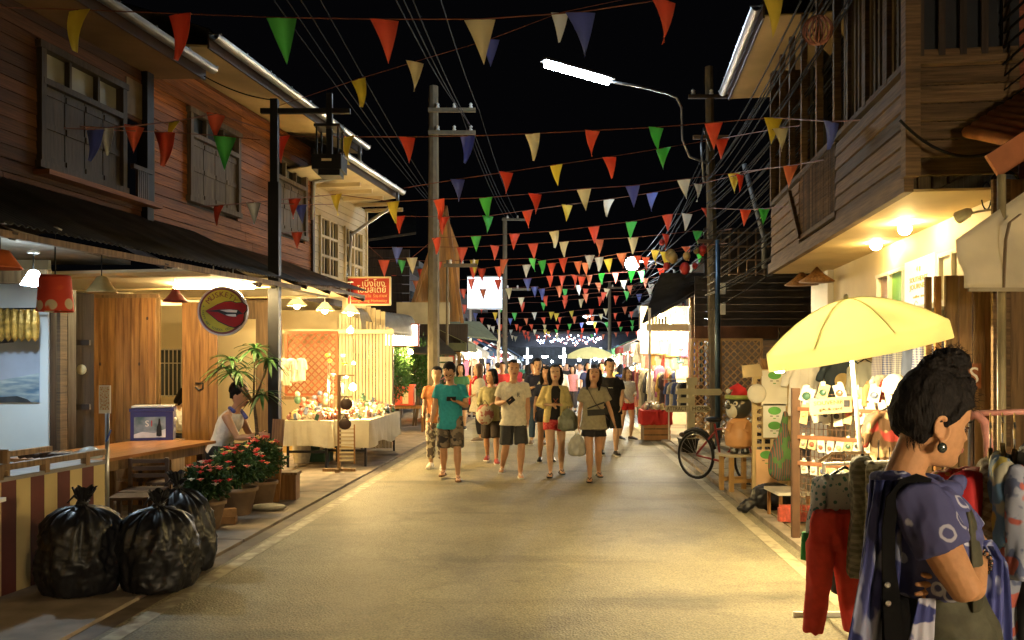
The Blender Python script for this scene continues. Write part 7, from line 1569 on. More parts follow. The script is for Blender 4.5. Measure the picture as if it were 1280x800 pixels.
MB().lathe([(.165, .0), (.18, .02), (.165, .05)], (0, 0, 0), 22).build('hat_brim', M('brim_lime', (.35, .42, .12), .8, .15), pg, (-.005, 0, .70)); MB().loft([((0, 0, .74), .12, .11, (0, 0, 1), (1, 0, 0)), ((-.0, 0, .82), .085, .08, (-.2, 0, 1), (1, 0, 0)), ((-.05, 0, .87), .05, .05, (-.7, 0, .6), (.5, 0, 1)), ((-.12, -.01, .83), .02, .02, (-.8, 0, -.4), (0, 0, 1))], 16).build('hat', M('santa_red', (.62, .03, .04), .8, .1), pg, smooth=True); MB().ball((-.145, -.01, .80), .032, 10, 7).build('pompom', m_white, pg, smooth=True)
MB().tube([(-.2, -.1, .30), (-.26, -.12, .36), (-.24, -.1, .42)], .012, 6).build('wire_hook', m_steel, pg)
for s_ in (-1, 1): MB().lathe([(.05, 0), (.055, .03), (.04, .09)], (0, 0, 0), 12).build('foot', m_pb, pg, (s_*.07, -.02, 0))
# bicycle
bc_ = T('bicycle', 'dark bicycle with red lamp parked by the penguin stool', 'bicycle', (P(905, 0, 11.9).x, 11.9, .03)); bc_.rotation_euler.z = -.95
def wheel(x):
    w = T('wheel', None, None, (x, 0, .33)); w.parent = bc_; R0 = .325
    MB().tube([(R0*math.cos(a), 0, R0*math.sin(a)) for a in [2*PI*i/32 for i in range(33)]], .022, 8, cap=False).build('tyre', m_black, w, smooth=True); MB().tube([((R0-.025)*math.cos(a), 0, (R0-.025)*math.sin(a)) for a in [2*PI*i/32 for i in range(33)]], .008, 6, cap=False).build('rim', m_steel, w, smooth=True)
    sp_ = MB(); [sp_.bar((0, .02*(-1)**i, 0), ((R0-.03)*math.cos(2*PI*i/20), 0, (R0-.03)*math.sin(2*PI*i/20)), .0025) for i in range(20)]; sp_.build('spokes', m_steel, w); MB().tube([(0, -.04, 0), (0, .04, 0)], .02, 8).build('hub', m_steel, w)
wheel(-.52); wheel(.52); m_fr = M('bike_red', (.28, .02, .02), .3, .1, spec=.7)
for a_, b_ in (((-.05, 0, .28), (-.17, 0, .80)), ((-.05, 0, .28), (.36, 0, .72)), ((-.15, 0, .72), (.34, 0, .80)), ((-.05, 0, .28), (-.52, 0, .33)), ((-.15, 0, .70), (-.52, 0, .33)), ((.34, 0, .86), (.40, 0, .62)), ((.40, 0, .62), (.52, 0, .33))): MB().tube([a_, b_], .016, 8).build('frame_tube', m_fr, bc_, smooth=True)
MB().tube([(.30, -.27, .96), (.36, -.18, .98), (.34, 0, .93), (.36, .18, .98), (.30, .27, .96)], .012, 8).build('handlebar', m_steel, bc_, smooth=True); MB().ball((0, 0, 0), .12, 12, 6, 1.15, .7, .35).build('saddle', m_black, bc_, (-.19, 0, .86), smooth=True)
for x in (-.52, .52): MB().tube([(x+.37*math.cos(a), 0, .33+.37*math.sin(a)) for a in [.3+1.9*i/8 for i in range(9)]], .03, 6, .25).build('mudguard', m_black, bc_, smooth=True)
MB().ball((0, 0, 0), .045, 10, 8).build('tail_lamp', M('lamp_red_plastic', (.5, .02, .01), .25, .1, spec=.8), bc_, (.46, -.05, .80), smooth=True); MB().ball((0, 0, 0), .05, 10, 8).build('headlamp', m_steel, bc_, (.44, .0, .86), smooth=True)
ba = T('black_bundle', 'black bag slumped on the pavement below the woven bag', 'bag', (P(966, 0, 9.6).x, 9.6, .03)); m = MB(); m.ball((0, 0, .14), .20, 14, 10, 1.3, .8, .75); m.tube([(-.2, 0, .12), (-.35, -.05, .02), (-.42, -.1, .02)], [.06, .05, .02], 8); link('bag', remesh(m, .015, 2, 'bag', (.02, 8, (1, 1, 1))), m_bin, ba)
lb = T('display_bench', 'low bench with white cloth and red goods at the stall foot', 'bench', (P(985, 0, 9.0).x, 9.0, .03)); bx('top', lb, (0, 0, .30), (.36, .5, .03), m_card[1]); 
for sx in (-1, 1):
    for sy in (-1, 1): bx('leg', lb, (sx*.14, sy*.2, .14), (.03, .03, .28), m_plank_v)
for i in range(5): tag(link('folded_cloth', pk_me[1], None, None, (lb.location.x-.12+i*.06, 8.78, .05), (0, 0, R.random()), (1.1, 1, 1.4)), 'red folded cloth under the low display bench', 'cloth', 'folded cloths under the bench'); COL.objects[-1].material_slots[0].link = 'OBJECT'; COL.objects[-1].material_slots[0].material = gm[0]
# white signpost in a black planter
sg_ = T('sign_post', 'white wooden finger post with lettered boards in a black planter', 'signpost', (P(860, 0, 15.9).x, 15.9, .03)); u_ = 15.9/FX
MB().lathe([(.17, 0), (.23, .24), (.25, .25), (.25, .27), (.2, .27), (.01, .25)], (0, 0, 0), 4).build('planter', m_black, sg_, rot=(0, 0, PI/4)); m_wp = M('post_white', (.60, .55, .38), .6, .1)
bx('post', sg_, (.05, 0, .75), (.13, .13, 1.2), m_wp); bx('head_board', sg_, (.06, -.07, 1.33), (.20, .03, .14), m_wp)
def arrow(z, x0, x1, h, txt=None):
    s = 1 if x1 > x0 else -1; pl = [(x0, -h/2), (x1-s*h*.4, -h/2), (x1, 0), (x1-s*h*.4, h/2), (x0, h/2)]; MB().prism(pl, (0, -.075, z), (1, 0, 0), (0, 0, 1), (0, -.025, 0)).build('finger_board', m_wp, sg_)
    if txt: text(txt, 'lettering', m_dkwood, sg_, ((x0+x1)/2, -.103, z), (PI/2, 0, 0), h*.85, .002, w=abs(x1-x0)*.8)
arrow(1.13, .06, .62, .12); arrow(1.14, .06, -.24, .11); arrow(.98, .08, -.24, .10); arrow(.82, -.0, -.46, .12, 'ATTRACT'); arrow(.82, .02, .40, .12, 'HOME')
MB().ball((0, 0, .34), .14, 12, 8, 1.2, 1.2, .5).build('soil', m_dkwood, sg_)
# red-draped table with goods and brown box
rt = T('draped_table', 'small table with bright red cloth, wooden crate base and white goods', 'table', (P(819, 0, 18.8).x, 18.8, 0)); u_ = 18.8/FX
bx('crate', rt, (0, 0, .22), (.56, .5, .40), m_plank_b); 
for i in range(3): bx('crate_slat', rt, (0, -.255, .08+i*.13), (.58, .015, .10), M('crate_orange', (.40, .20, .08), .6, .15))
m = MB(); m.box((0, 0, .52), (.66, .6, .30)); link('cloth', remesh(m, .02, 1, 'cloth', (.02, 7, (1.5, 1, .4))), M('drape_red', (.50, .025, .02), .8, .1), rt)
goods(16, rt.location.x, 18.8, .28, .24, .68, 0, 'white folded goods on the red-draped table', 'goods on the red table', 'goods', 'folded_goods', (.8, 1.4), .06)
# pink rail and clothes, right foreground
pr2 = T('clothes_rail', 'pink-wrapped clothes rail at the right edge', 'clothes rack', (P(1235, 0, 3.4).x, 3.4, 0)); o = pr2.location; m_pink = M('rail_pink', (.68, .30, .24), .45, .12, 40, .1, spec=.5)
MB().tube([P(1213, 517, 3.4)-o, P(1330, 513, 3.35)-o], .012, 10).build('rail', m_pink, pr2, smooth=True); MB().tube([P(1213, 520, 3.38)-o, P(1222, 519, 3.36)-o, P(1231, 528, 3.34)-o, P(1235, 550, 3.32)-o, P(1237, 600, 3.3)-o, (P(1238, 0, 3.3).x-o.x, P(0, 0, 3.3).y-o.y, 0)], .017, 10).build('curved_upright', m_pink, pr2, smooth=True)
MB().tube([P(1214, 517, 3.42)-o, (P(1214, 0, 3.42).x-o.x, .02, 0)], .012, 8).build('upright', m_steel, pr2)
garment('crimson_blouse', 'plain red top with pale hem hanging just past the woman', 'top', P(1216, 585, 3.15), 'top', .17, .30, M('cloth_crimson', (.48, .02, .025), .75, .12, 18, .1, obj=True), .9, .5, hanger=False)
garment('ethnic_blouse', 'orange-red patterned blouse behind the scarf knot', 'blouse', P(1196, 583, 3.3), 'top', .16, .34, MC('ethnic_red', (.55, .07, .04), (.60, .38, .10), 'dots', 38, thr=.34), .3, .3, hanger=False)
for i, (px, py, d, w_, h, mm, lab) in enumerate(((1238, 572, 3.15, .18, .60, MC('plaid_tan', (.45, .38, .24), (.20, .15, .09), 'plaid', 11, rot=(0, .4, 0)), 'tan plaid shirt on the pink rail'), (1253, 566, 3.05, .16, .5, MC('print_blue', (.40, .38, .30), (.12, .22, .38), 'noise', 13, colc=(.45, .35, .08)), 'cream and blue printed shirt on the pink rail'), (1268, 574, 3.0, .16, .62, MC('print_multi', (.30, .32, .42), (.10, .12, .22), 'noise', 18, colc=(.4, .1, .08)), 'blue flowered shirt on the pink rail'), (1296, 560, 2.95, .16, .75, M('cloth_black', (0, 0, 0)), 'black dress at the right border on the pink rail'), (1254, 600, 3.5, .24, .75, MC('print_teal', (.10, .14, .22), (.35, .28, .12), 'noise', 6, colc=(.03, .28, .30)), 'blue and yellow sarong low behind the pink rail'))):
    t = garment('hanging_shirt', lab, 'shirt', P(px, py, d), 'top' if i < 3 else 'drape', w_, h, mm, 1.15, .5, fold=.012, hanger=M('brass_wire', (.6, .42, .16), .3, .1, metal=.8))
    MB().tube([Vector((0, 0, .03)), P(px, 516, d)-P(px, py, d)], .003, 5).build('hook_wire', M('brass_wire', (0, 0, 0)), t)
# ================= right bright stalls beyond the post
m_warmw = M('stall_wall', (.68, .62, .46), .7, .08)
def fr_th(th, name, pa, pb, ya, yb, d, mat, t=.04): return fb(th, name, pa, pb, ya, yb, d, mat, t)
BS = T('bright_stall', 'overexposed clothing stall with sloping dark roof and pale inside on the right', 'stall', (P(825, 0, 21).x, 21, 0)); o = BS.location
MB().add([v-o for v in (P(803, 405, 21), P(858, 375, 20), P(905, 345, 22.5), P(826, 345, 24), P(803, 402, 21.05), P(858, 371, 20.05), P(905, 341, 22.5), P(826, 341, 24))], [(0, 1, 2, 3), (4, 7, 6, 5), (0, 4, 5, 1), (1, 5, 6, 2), (2, 6, 7, 3), (3, 7, 4, 0)]).build('roof', m_tin_dk, BS)
fr_th(BS, 'back_wall', 800, 868, 383, 556, 24, m_warmw, .06); fr_th(BS, 'side_panel', 862, 880, 372, 552, 20.5, m_plank_g, .1); 
for px in (812, 862): fr_th(BS, 'post', px-1.5, px+1.5, 385, 546, 20.4, m_white, .06)
fr_th(BS, 'valance', 808, 862, 405, 414, 20.4, m_creamb, .03)
for i in range(5): fr_th(BS, 'valance_slat', 815+i*4, 817+i*4, 396, 406, 20.4, m_plank_g, .02)
for lab, px, py, d, r_ in (('first glaring bulb in the bright clothing stall', 826, 395, 21.0, .06), ('second glaring bulb in the bright clothing stall', 850, 390, 21.0, .06), ('third glaring bulb low in the bright clothing stall', 815, 432, 22.5, .07), ('bulb beside the hanging shawls of the bright stall', 838, 428, 22.0, .05)): globe_lamp('stall_lamp', lab, P(px, py, d), r_, 620, col=(1, .76, .38), cord=.15)
cols_g = [(.5, .05, .04), (.65, .6, .5), (.10, .14, .35), (.35, .22, .10), (.05, .05, .06), (.55, .35, .1), (.3, .1, .2), (.15, .3, .35), (.6, .25, .2), (.45, .4, .3)]
gmat = [M('hung%d' % i, c, .8, .15, 10, .1, obj=True) for i, c in enumerate(cols_g)]
m = MB(); m.loft([((0, 0, -.8), .20, .05, (0, 0, 1), (1, 0, 0)), ((0, 0, -.4), .18, .045, (0, 0, 1), (1, 0, 0)), ((0, 0, -.06), .17, .04, (0, 0, 1), (1, 0, 0)), ((0, 0, 0), .07, .02, (0, 0, 1), (1, 0, 0))], 14)
for s in (-1, 1): m.tube([(s*.12, 0, -.04), (s*.20, 0, -.14), (s*.24, 0, -.4)], [.04, .045, .04], 8, .6)
GN = ('red', 'cream', 'blue', 'brown', 'black', 'mustard', 'plum', 'teal', 'salmon', 'tan')
h_me = [remesh(m, .022, 1, 'cloth', (.012, 9, (1.3, 1, .3))) for _ in range(3)]
for q_ in h_me: q_.materials.append(gmat[0])
def hung(p, rz, sc, mat, label, grp):
    label = label.replace('clothing', GN[gmat.index(mat)]+' garment')
    o = link('hanging_garment', R.choice(h_me), None, None, p, (0, 0, rz), sc); o.material_slots[0].link = 'OBJECT'; o.material_slots[0].material = mat; return tag(o, label, 'garment', grp)
for i in range(16): hung(P(788+i*3.6+R.uniform(-1, 1), 462+R.uniform(-6, 6), 23-i*.18), R.uniform(.6, 1.5), (1, 1, R.uniform(.9, 1.5)), R.choice(gmat), 'clothing on the crowded rail left of the finger post', 'garments of the bright right stall')
for i in range(9): hung(P(806+i*6.5, 410+R.uniform(-3, 3), 21.6), R.uniform(-.3, .6), (.7, 1, R.uniform(.6, .9)), gmat[(1, 9, 1, 3, 1, 5, 9, 1, 6)[i]], 'clothing in the upper row under the bright stall roof', 'garments of the bright right stall, upper row')
for i in range(5): hung(P(838+i*4.5, 478, 18.4), R.uniform(.3, 1.0), (.7, .8, .62), gmat[(2, 1, 2, 1, 4)[i]], 'clothing hanging just left of the finger post', 'shirts by the finger post')
for i in range(10): bx('necklace_strand', BS, P(861+i*1.8, 452, 20.2)-o, (.02, .02, 1.1+.1*R.random()), gmat[(i*3) % 10])
bx('rack_rail', BS, P(845, 474, 18.4)-o, (.6, .02, .02), m_white)
for px in (836, 862): bx('rack_leg', BS, P(px, 515, 18.4)-o, (.025, .025, 1.35), m_white)
for lab, px, py, d, r_ in (('added bulb at the street edge of the bright stall', 800, 416, 21.5, .06), ('added bulb over the upper garments of the bright stall', 838, 402, 21.3, .05), ('added bulb by the hanging necklaces of the bright stall', 856, 440, 20.8, .04), ('added bulb deep inside the bright stall', 806, 446, 23.5, .06)): globe_lamp('stall_lamp', lab, P(px, py, d), r_, 700, col=(1, .82, .52), cord=.12)  # extra bulbs added to brighten this stall
for i in range(14): hung(P(796+i*4.8, 430+R.uniform(-4, 4), 21.9), R.uniform(-.3, .6), (.6, 1, R.uniform(.6, .9)), gmat[(1, 9, 1, 8, 5, 1, 9, 0, 1, 9, 1, 7, 1, 9)[i]], 'clothing in the middle row of the bright stall', 'garments of the bright right stall, middle row')
redh = T('red_lantern_cluster', 'cluster of red and gold festival ornaments above the bright stall', 'ornament', P(850, 320, 21))
for i in range(10): MB().ball((0, 0, 0), R.uniform(.07, .14), 10, 7, 1, 1, 1.2).build('ornament', (M('ornament_red', (.5, .04, .03), .4), M('ornament_gold', (.5, .33, .1), .4))[i % 3 == 0], redh, (R.uniform(-.5, .6), R.uniform(-.2, .2), R.uniform(-.3, .35)), smooth=True)
# ================= far stalls on both sides
m_can = [M('canopy_olive', (.16, .17, .09), .8, .15, tr=.2), M('canopy_blue', (.10, .18, .32), .8, .1, tr=.3), M('canopy_white', (.62, .62, .58), .8, .1, tr=.3), M('canopy_red', (.45, .08, .06), .8, .1, tr=.3), M('canopy_green', (.06, .22, .12), .8, .1, tr=.3)]
def stall(side, y, k, label, col, strength, lcol):
    x = (lx(y)-1.3) if side < 0 else (rx(y)+1.3); t = T('market_stall', label, 'stall', (x, y, 0), RANG); w_, dd = 2.2, 2.6; h1, h2 = 2.25+R.uniform(-.1, .2), 2.9
    for sx in (-1, 1):
        for sy in (-1, 1): MB().tube([(sx*w_/2, sy*dd/2, 0), (sx*w_/2, sy*dd/2, h1)], .025, 8).build('post', m_steel, t)
    for s_ in (-1, 1): MB().add([(s_*w_*.56, -dd*.55, h1-.05), (0, -dd*.55, h2), (0, dd*.55, h2), (s_*w_*.56, dd*.55, h1-.05), (s_*w_*.56, -dd*.55, h1-.065), (0, -dd*.55, h2-.015), (0, dd*.55, h2-.015), (s_*w_*.56, dd*.55, h1-.065)], [(0, 1, 2, 3), (4, 7, 6, 5), (0, 4, 5, 1), (3, 2, 6, 7), (0, 3, 7, 4)]).build('canopy', col, t)
    bx('valance', t, (-side*w_*.56, 0, h1-.17), (.012, dd*1.08, .22), col); bx('valance', t, (0, -dd*.55, h1-.17), (w_*1.1, .012, .22), col)
    bx('counter', t, (-side*.45, 0, .42), (.8, dd*.9, .84), m_creamb); bx('back_cloth', t, (side*w_*.48, 0, 1.3), (.03, dd*.95, 1.9), R.choice(gmat)); bx('hanging_rail', t, (0, -.9, h1-.22), (w_*.9, .02, .02), m_steel)
    for q in (-.6, .6):
        globe_lamp('stall_lamp', ('near' if q < 0 else 'far')+' bulb of the '+label, t.location+Vector((R.uniform(-.3, .3)-side*.3, q, h1-.32)), .05, strength, col=lcol, cord=.2)
    for i in range(7): hung(t.location+Vector((-w_*.42+i*.3, -.9, h1-.3)), R.uniform(-.4, .4), (.75, .8, R.uniform(.6, 1.0)), R.choice(gmat), 'clothing hung in the '+label, 'garments in the '+label)
    goods(14, t.location.x-side*.45, y, .36, 1.1, .85, RANG, 'goods on the counter of the '+label, 'goods of the '+label, 'goods', 'stall_goods', (.9, 1.9), .1)
cw, cb_ = (1, .68, .26), (.72, .86, 1)
for i, (s, y, lab, c, st_, lc) in enumerate(((-1, 25.5, 'olive-canopied stall on the left', 0, 200, cw), (-1, 30, 'white-canopied stall on the left', 2, 200, cw), (-1, 35, 'blue-canopied stall farther on the left', 1, 260, cb_), (-1, 41, 'red-canopied stall farther on the left', 3, 300, cw), (-1, 48, 'white-canopied stall at the far left', 2, 340, cb_), (1, 27.5, 'white-canopied stall on the right', 2, 240, cw), (1, 32.5, 'red-canopied stall on the right', 3, 240, cw), (1, 38, 'green-canopied stall farther on the right', 4, 300, cb_), (1, 44.5, 'olive-canopied stall at the far right', 0, 340, cw), (-1, 56, 'blue-canopied stall closing the left row', 1, 420, cb_), (1, 53, 'blue-canopied stall closing the right row', 1, 420, cb_))): stall(s, y, i, lab, m_can[c], st_, lc)
for s_, y_, lab_, k_ in ((1, -.9, 'added stall on the right beside the viewer', 2), (-1, -2.6, 'added stall on the left behind the viewer', 2)): stall(s_, y_, 0, lab_, m_can[k_], 950 if s_ > 0 else 260, (1, .80, .50) if s_ > 0 else cw)  # two unseen stalls added around the camera, their bulbs light the foreground
topd = P(738, 434, 36); parasol('market_umbrella', 'distant yellow umbrella over the crowd', topd, .95, .32, (0, 0, 0), [M('umbrella_yellow', (0, 0, 0)), M('umbrella_pale', (0, 0, 0))], (topd.x, topd.y, 0), 8)
globe_lamp('stall_lamp', 'bulb under the distant yellow umbrella', topd+Vector((.2, 0, -.5)), .06, 300, col=cb_, cord=.1)
# closing stage / gallery at the end of the street
EN = T('market_hall', 'long open market hall closing the end of the street, strung with fairy lights', 'building', (P(705, 0, 70).x, 70, 0)); o = EN.location
bx('roof_fascia', EN, (0, 0, 3.7), (26, .3, 1.1), M('hall_blue', (.02, .022, .03), .7)); bx('back_wall', EN, (0, 3, 1.6), (26, .1, 3.2), M('hall_wall', (.05, .055, .065), .7)); bx('roof', EN, (0, 1.5, 4.35), (27, 4.5, .12), m_tin_dk)
for i in range(9): bx('column', EN, (-12+i*3, 0, 1.6), (.22, .22, 3.2), m_white)
for i in range(70): MB().ball((0, 0, 0), .045, 6, 4).build('fairy_light', (ME('fairy_w', (.9, .95, 1), 14), ME('fairy_r', (1, .25, .2), 8), ME('fairy_b', (.3, .5, 1), 10), ME('fairy_w', (0, 0, 0), 0))[i % 4], EN, (P(672+i*1.15, 0, 69.5).x-o.x, -.6, P(0, 424+3*math.sin(i*.5)+R.uniform(-5, 5), 69.5).z))
for i in range(6): tube_light('hall_tube', 'cool tube lamp under the far market hall roof', P(655+i*22, 446, 69), P(663+i*22, 446, 69), 60, (.75, .88, 1), .06, 'tube lamps of the far hall')
for i, (px, py, d) in enumerate(((583, 432, 31), (611, 448, 38), (628, 440, 46), (648, 452, 52), (664, 446, 58), (690, 452, 62), (706, 444, 50), (724, 450, 44), (757, 447, 47), (772, 452, 36), (781, 440, 32), (796, 448, 28), (595, 445, 28), (640, 458, 40), (790, 462, 26))): globe_lamp('stall_lamp', 'cool white bulb strung low over the crowd', P(px, py, d), .07, 380, col=(.74, .87, 1) if i % 3 else (1, .82, .5), cord=.3, grp='bulbs strung over the crowd')
# ---- left mid-distance houses
LH = T('gabled_house', 'tall gabled wooden front glowing orange behind the concrete pole', 'building', (P(545, 0, 25).x, 25, 0)); o = LH.location
m_gab = M('gable_wood', (.52, .28, .10), .7, .2, 2, .2, st=(8, 8, 1), ov=.12)
for i in range(12):
    x0 = 512+i*5.2; yt = 262+abs(x0+2.6-556)*(2.7 if x0 > 556 else 3.0); p0 = P(x0, 402, 25)-o; p1 = P(x0+5.0, yt, 25)-o; yr = 262+abs(x0+5.1-556)*(2.7 if x0+5.1 > 556 else 3.0); yl = 262+abs(x0-556)*(2.7 if x0 > 556 else 3.0); MB().prism([((x0-545)*25/FX, P(0, 402, 25).z), ((x0+5.0-545)*25/FX, P(0, 402, 25).z), ((x0+5.0-545)*25/FX, P(0, yr, 25).z), ((x0-545)*25/FX, P(0, yl, 25).z)], (0, R.uniform(-.02, .02), 0), (1, 0, 0), (0, 0, 1), (0, .05, 0)).build('plank', m_gab, LH)
for a_, b_ in (((508, 404), (557, 258)), ((557, 258), (578, 404))): MB().bar(P(a_[0], a_[1], 24.8)-o, P(b_[0], b_[1], 24.8)-o, .16, .10).build('barge_board', m_plank_v, LH)
fb(LH, 'gable_window', 535, 543, 342, 375, 24.9, m_glass, .05)
for i in range(9): fb(LH, 'wall_board', 455, 512, 312+i*11, 322+i*11, 25.6, m_dark_v, .06)
MB().add([P(452, 300, 25)-o, P(520, 290, 25)-o, P(520, 262, 28)-o, P(452, 268, 28)-o, P(452, 303, 25)-o, P(520, 293, 25)-o], [(0, 1, 2, 3), (0, 4, 5, 1)]).build('roof', m_tin_dk, LH)
fb(LH, 'parapet', 496, 562, 378, 405, 23.6, M('parapet_cream', (.46, .40, .26), .7, .15, 3), .08); fb(LH, 'lower_wall', 500, 585, 405, 440, 24.2, m_dark_v, .1)
for i in range(3): fb(LH, 'notice_board', 541, 566, 446+i*8, 452+i*8, 22.8, m_card[1], .03)
aw3 = T('canvas_awning', 'olive canvas awning sloping over the stalls beyond the concrete pole', 'awning', P(600, 415, 26)); o3 = aw3.location
MB().add([P(545, 400, 26.5)-o3, P(600, 402, 32)-o3, P(622, 424, 30)-o3, P(572, 418, 24.5)-o3, P(545, 402, 26.5)-o3, P(600, 404, 32)-o3, P(622, 426, 30)-o3, P(572, 420, 24.5)-o3], [(0, 1, 2, 3), (4, 7, 6, 5), (3, 2, 6, 7), (0, 3, 7, 4), (0, 4, 5, 1)]).build('canvas', m_can[0], aw3)
for a_ in ((622, 426, 30), (574, 420, 24.6)): q = P(*a_)-o3; bx('pole', aw3, (q.x, q.y, (q.z-o3.z)/2), (.05, .05, abs(P(*a_).z)), m_steel)
dr = T('dark_canopy', 'dark tent roof behind the teal T-shirt man', 'canopy', P(530, 432, 22)); o4 = dr.location
MB().add([P(498, 440, 22)-o4, P(572, 443, 22)-o4, P(548, 420, 24)-o4, P(520, 420, 24)-o4, P(498, 442, 22)-o4, P(572, 445, 22)-o4], [(0, 1, 2, 3), (0, 4, 5, 1)]).build('canvas', M('canvas_dark', (.07, .06, .04), .8), dr); 
for px in (500, 570): bx('pole', dr, (P(px, 0, 22).x-o4.x, 0, (P(0, 443, 22).z)/2-o4.z), (.05, .05, P(0, 443, 22).z), m_steel)
bb = T('billboard', 'glowing blue-white square billboard above the left stalls', 'sign', P(606, 366, 34)); u_ = 34/FX
bx('light_panel', bb, (0, 0, 0), (43*u_, .15, 40*u_), ME('billboard_white', (.66, .84, 1), .95))
for s_ in (-1, 1): bx('frame', bb, (0, 0, s_*20*u_), (44*u_, .2, .05), m_steel); bx('leg', bb, (s_*18*u_, .1, -P(0, 386, 34).z/2-20*u_), (.08, .08, P(0, 386, 34).z), m_steel)
RH = T('row_house', 'dark two-storey houses receding along the left beyond the gable', 'building', (lx(40)-3.2, 40, 0), RANG); bx('wall', RH, (-1.5, 4, 2.6), (3, 26, 5.2), m_dark_v); bx('roof', RH, (-1.3, 4, 5.3), (4, 27, .2), m_tin_dk)
for i in range(8): bx('window', RH, (.02, -7+i*3, 3.9), (.06, 1.0, 1.2), m_glass)
RH2 = T('row_house', 'dark two-storey houses receding along the right beyond the bright stall', 'building', (rx(42)+3.4, 42, 0), RANG); bx('wall', RH2, (1.5, 4, 2.6), (3, 32, 5.2), m_plank_g); bx('roof', RH2, (1.3, 4, 5.3), (4, 33, .2), m_tin_dk)
for i in range(9): bx('window', RH2, (-.02, -10+i*3, 3.9), (.06, 1.0, 1.2), m_glass)
# ================= poles left / far
def upole(label, px, ytop, d, r, arms, armw=1.4):
    a = P(px, 0, d); zt = P(0, ytop, d).z; t = T('utility_pole', label, 'pole', (a.x, d, 0)); MB().tube([(0, 0, 0), (0, 0, zt*.5), (0, 0, zt)], [r, r*.88, r*.72], 8).build('shaft', m_pole, t)
    for py in arms: bx('cross_arm', t, (armw*.4, -r, P(0, py, d).z), (armw, .08, .09), m_pole); [MB().lathe([(.03, 0), (.045, .03), (.03, .06), (.04, .1), (.01, .13)], (0, 0, 0), 8).build('insulator', m_white, t, (armw*(.1+.35*k), -r, P(0, py, d).z+.04)) for k in range(3)]
    return t
upole('thick concrete pole on the left with two short cross-arms high up', 542, 108, 20, .15, (140, 168), 1.1)
upole('far concrete pole with frame arm left of the street axis', 631, 272, 36, .12, (275, 362), 1.2)
upole('thin dark pole beside the billboard', 559, 325, 23, .045, (332,), .9)
upole('distant concrete pole right of the street axis', 762, 352, 44, .10, (360,), 1.4)
for lab, px, py, d, stg, r_ in (('white street lamp glaring beside the right ornaments', 790, 330, 30, 160, .24), ('small distant street lamp over the far crowd', 733, 396, 55, 200, .12), ('second small distant street lamp', 737, 404, 62, 160, .12)):
    t = T('street_light', lab, 'street light', P(px, py, d)); MB().ball((0, 0, 0), r_, 18, 12, 1.0 if d < 40 else 1.6, 1, 1 if d < 40 else .5).build('lamp_head', ME('streetlamp_%g' % stg, (.82, .92, 1), stg), t, smooth=True); MB().tube([(0, 0, .08), (.8, 0, .12), (1.5, .1, -.2), (1.55, .1, -t.location.z)], .04, 8).build('arm', m_gutter, t, smooth=True)
# ================= cables
def cable(pts, r=.008, label='', grp='', n=16, sag=.3):
    mb = MB()
    for a, b, sg in pts:
        a = Vector(a); b = Vector(b); pp = []
        for i in range(n+1): f = i/n; p = a.lerp(b, f); p.z -= sg*4*f*(1-f); pp.append(p)
        mb.tube(pp, r, 5, cap=False)
    return tag(mb.build('power_cable', m_cable, None), label, 'cable', grp)
L0 = P(548, 138, 20)
for i, (px, py, d) in enumerate(((335, -10, 9), (352, -10, 9), (370, -10, 9), (395, -10, 9.5))):
    cable([(P(px, py, d), P(545+i*6, 262+i*4, 30), .15)], .008, 'thin overhead wire running from the top left towards the gabled house', 'wires over the left roofs')
for i, (px, py, d) in enumerate(((490, -10, 10), (500, -10, 10), (512, -10, 10), (548, -10, 11))):
    cable([(P(px, py, d), P(575+i*8, 138+i*12 if i < 3 else 138, 20), .1), (P(575+i*8, 138+i*12 if i < 3 else 138, 20), P(634+i*5, 275, 36), .25)], .009, 'overhead power line strung to the left concrete pole and on down the street', 'lines over the middle of the street')
rc_ = random.Random(3)
for i in range(34):
    f_ = i/33; x0 = 985+f_*300+rc_.uniform(-8, 8); y1 = 205+f_*175+rc_.uniform(-9, 9); d0 = 6.3+1.5*(1-f_)
    a = P(x0+40, -40, d0) if f_ < .75 else P(1300, -60+(f_-.75)*620, 6.0); b = P(886+rc_.uniform(-6, 6), y1, 18.9)
    cable([(a, b, rc_.uniform(.05, .28))], rc_.choice((.006, .008, .011)), 'black service cable slanting across the dark right house to the utility pole', 'service cables across the right house')
for i in range(14):
    a = P(884+rc_.uniform(-5, 6), 240+rc_.uniform(-60, 130), 18.9); b = P(790+rc_.uniform(-15, 15), 330+rc_.uniform(0, 50), 40); cable([(a, b, rc_.uniform(.1, .4))], .012, 'cable running on from the right utility pole to the far lamps', 'cables past the right utility pole')
cable([(P(1125, 150, 6.4), P(1240, 190, 6.2), .12)], .012, 'single thick cable looped across the dark boards of the right house', 'c')
cable([(P(255, 95, 10.2), P(342, 125, 10.5), .05)], .008, 'short wire from the gutter to the top of the black post', 'd')
for a_, b_ in (((150, 105), (640, 195)), ((120, 90), (260, 235))): pass
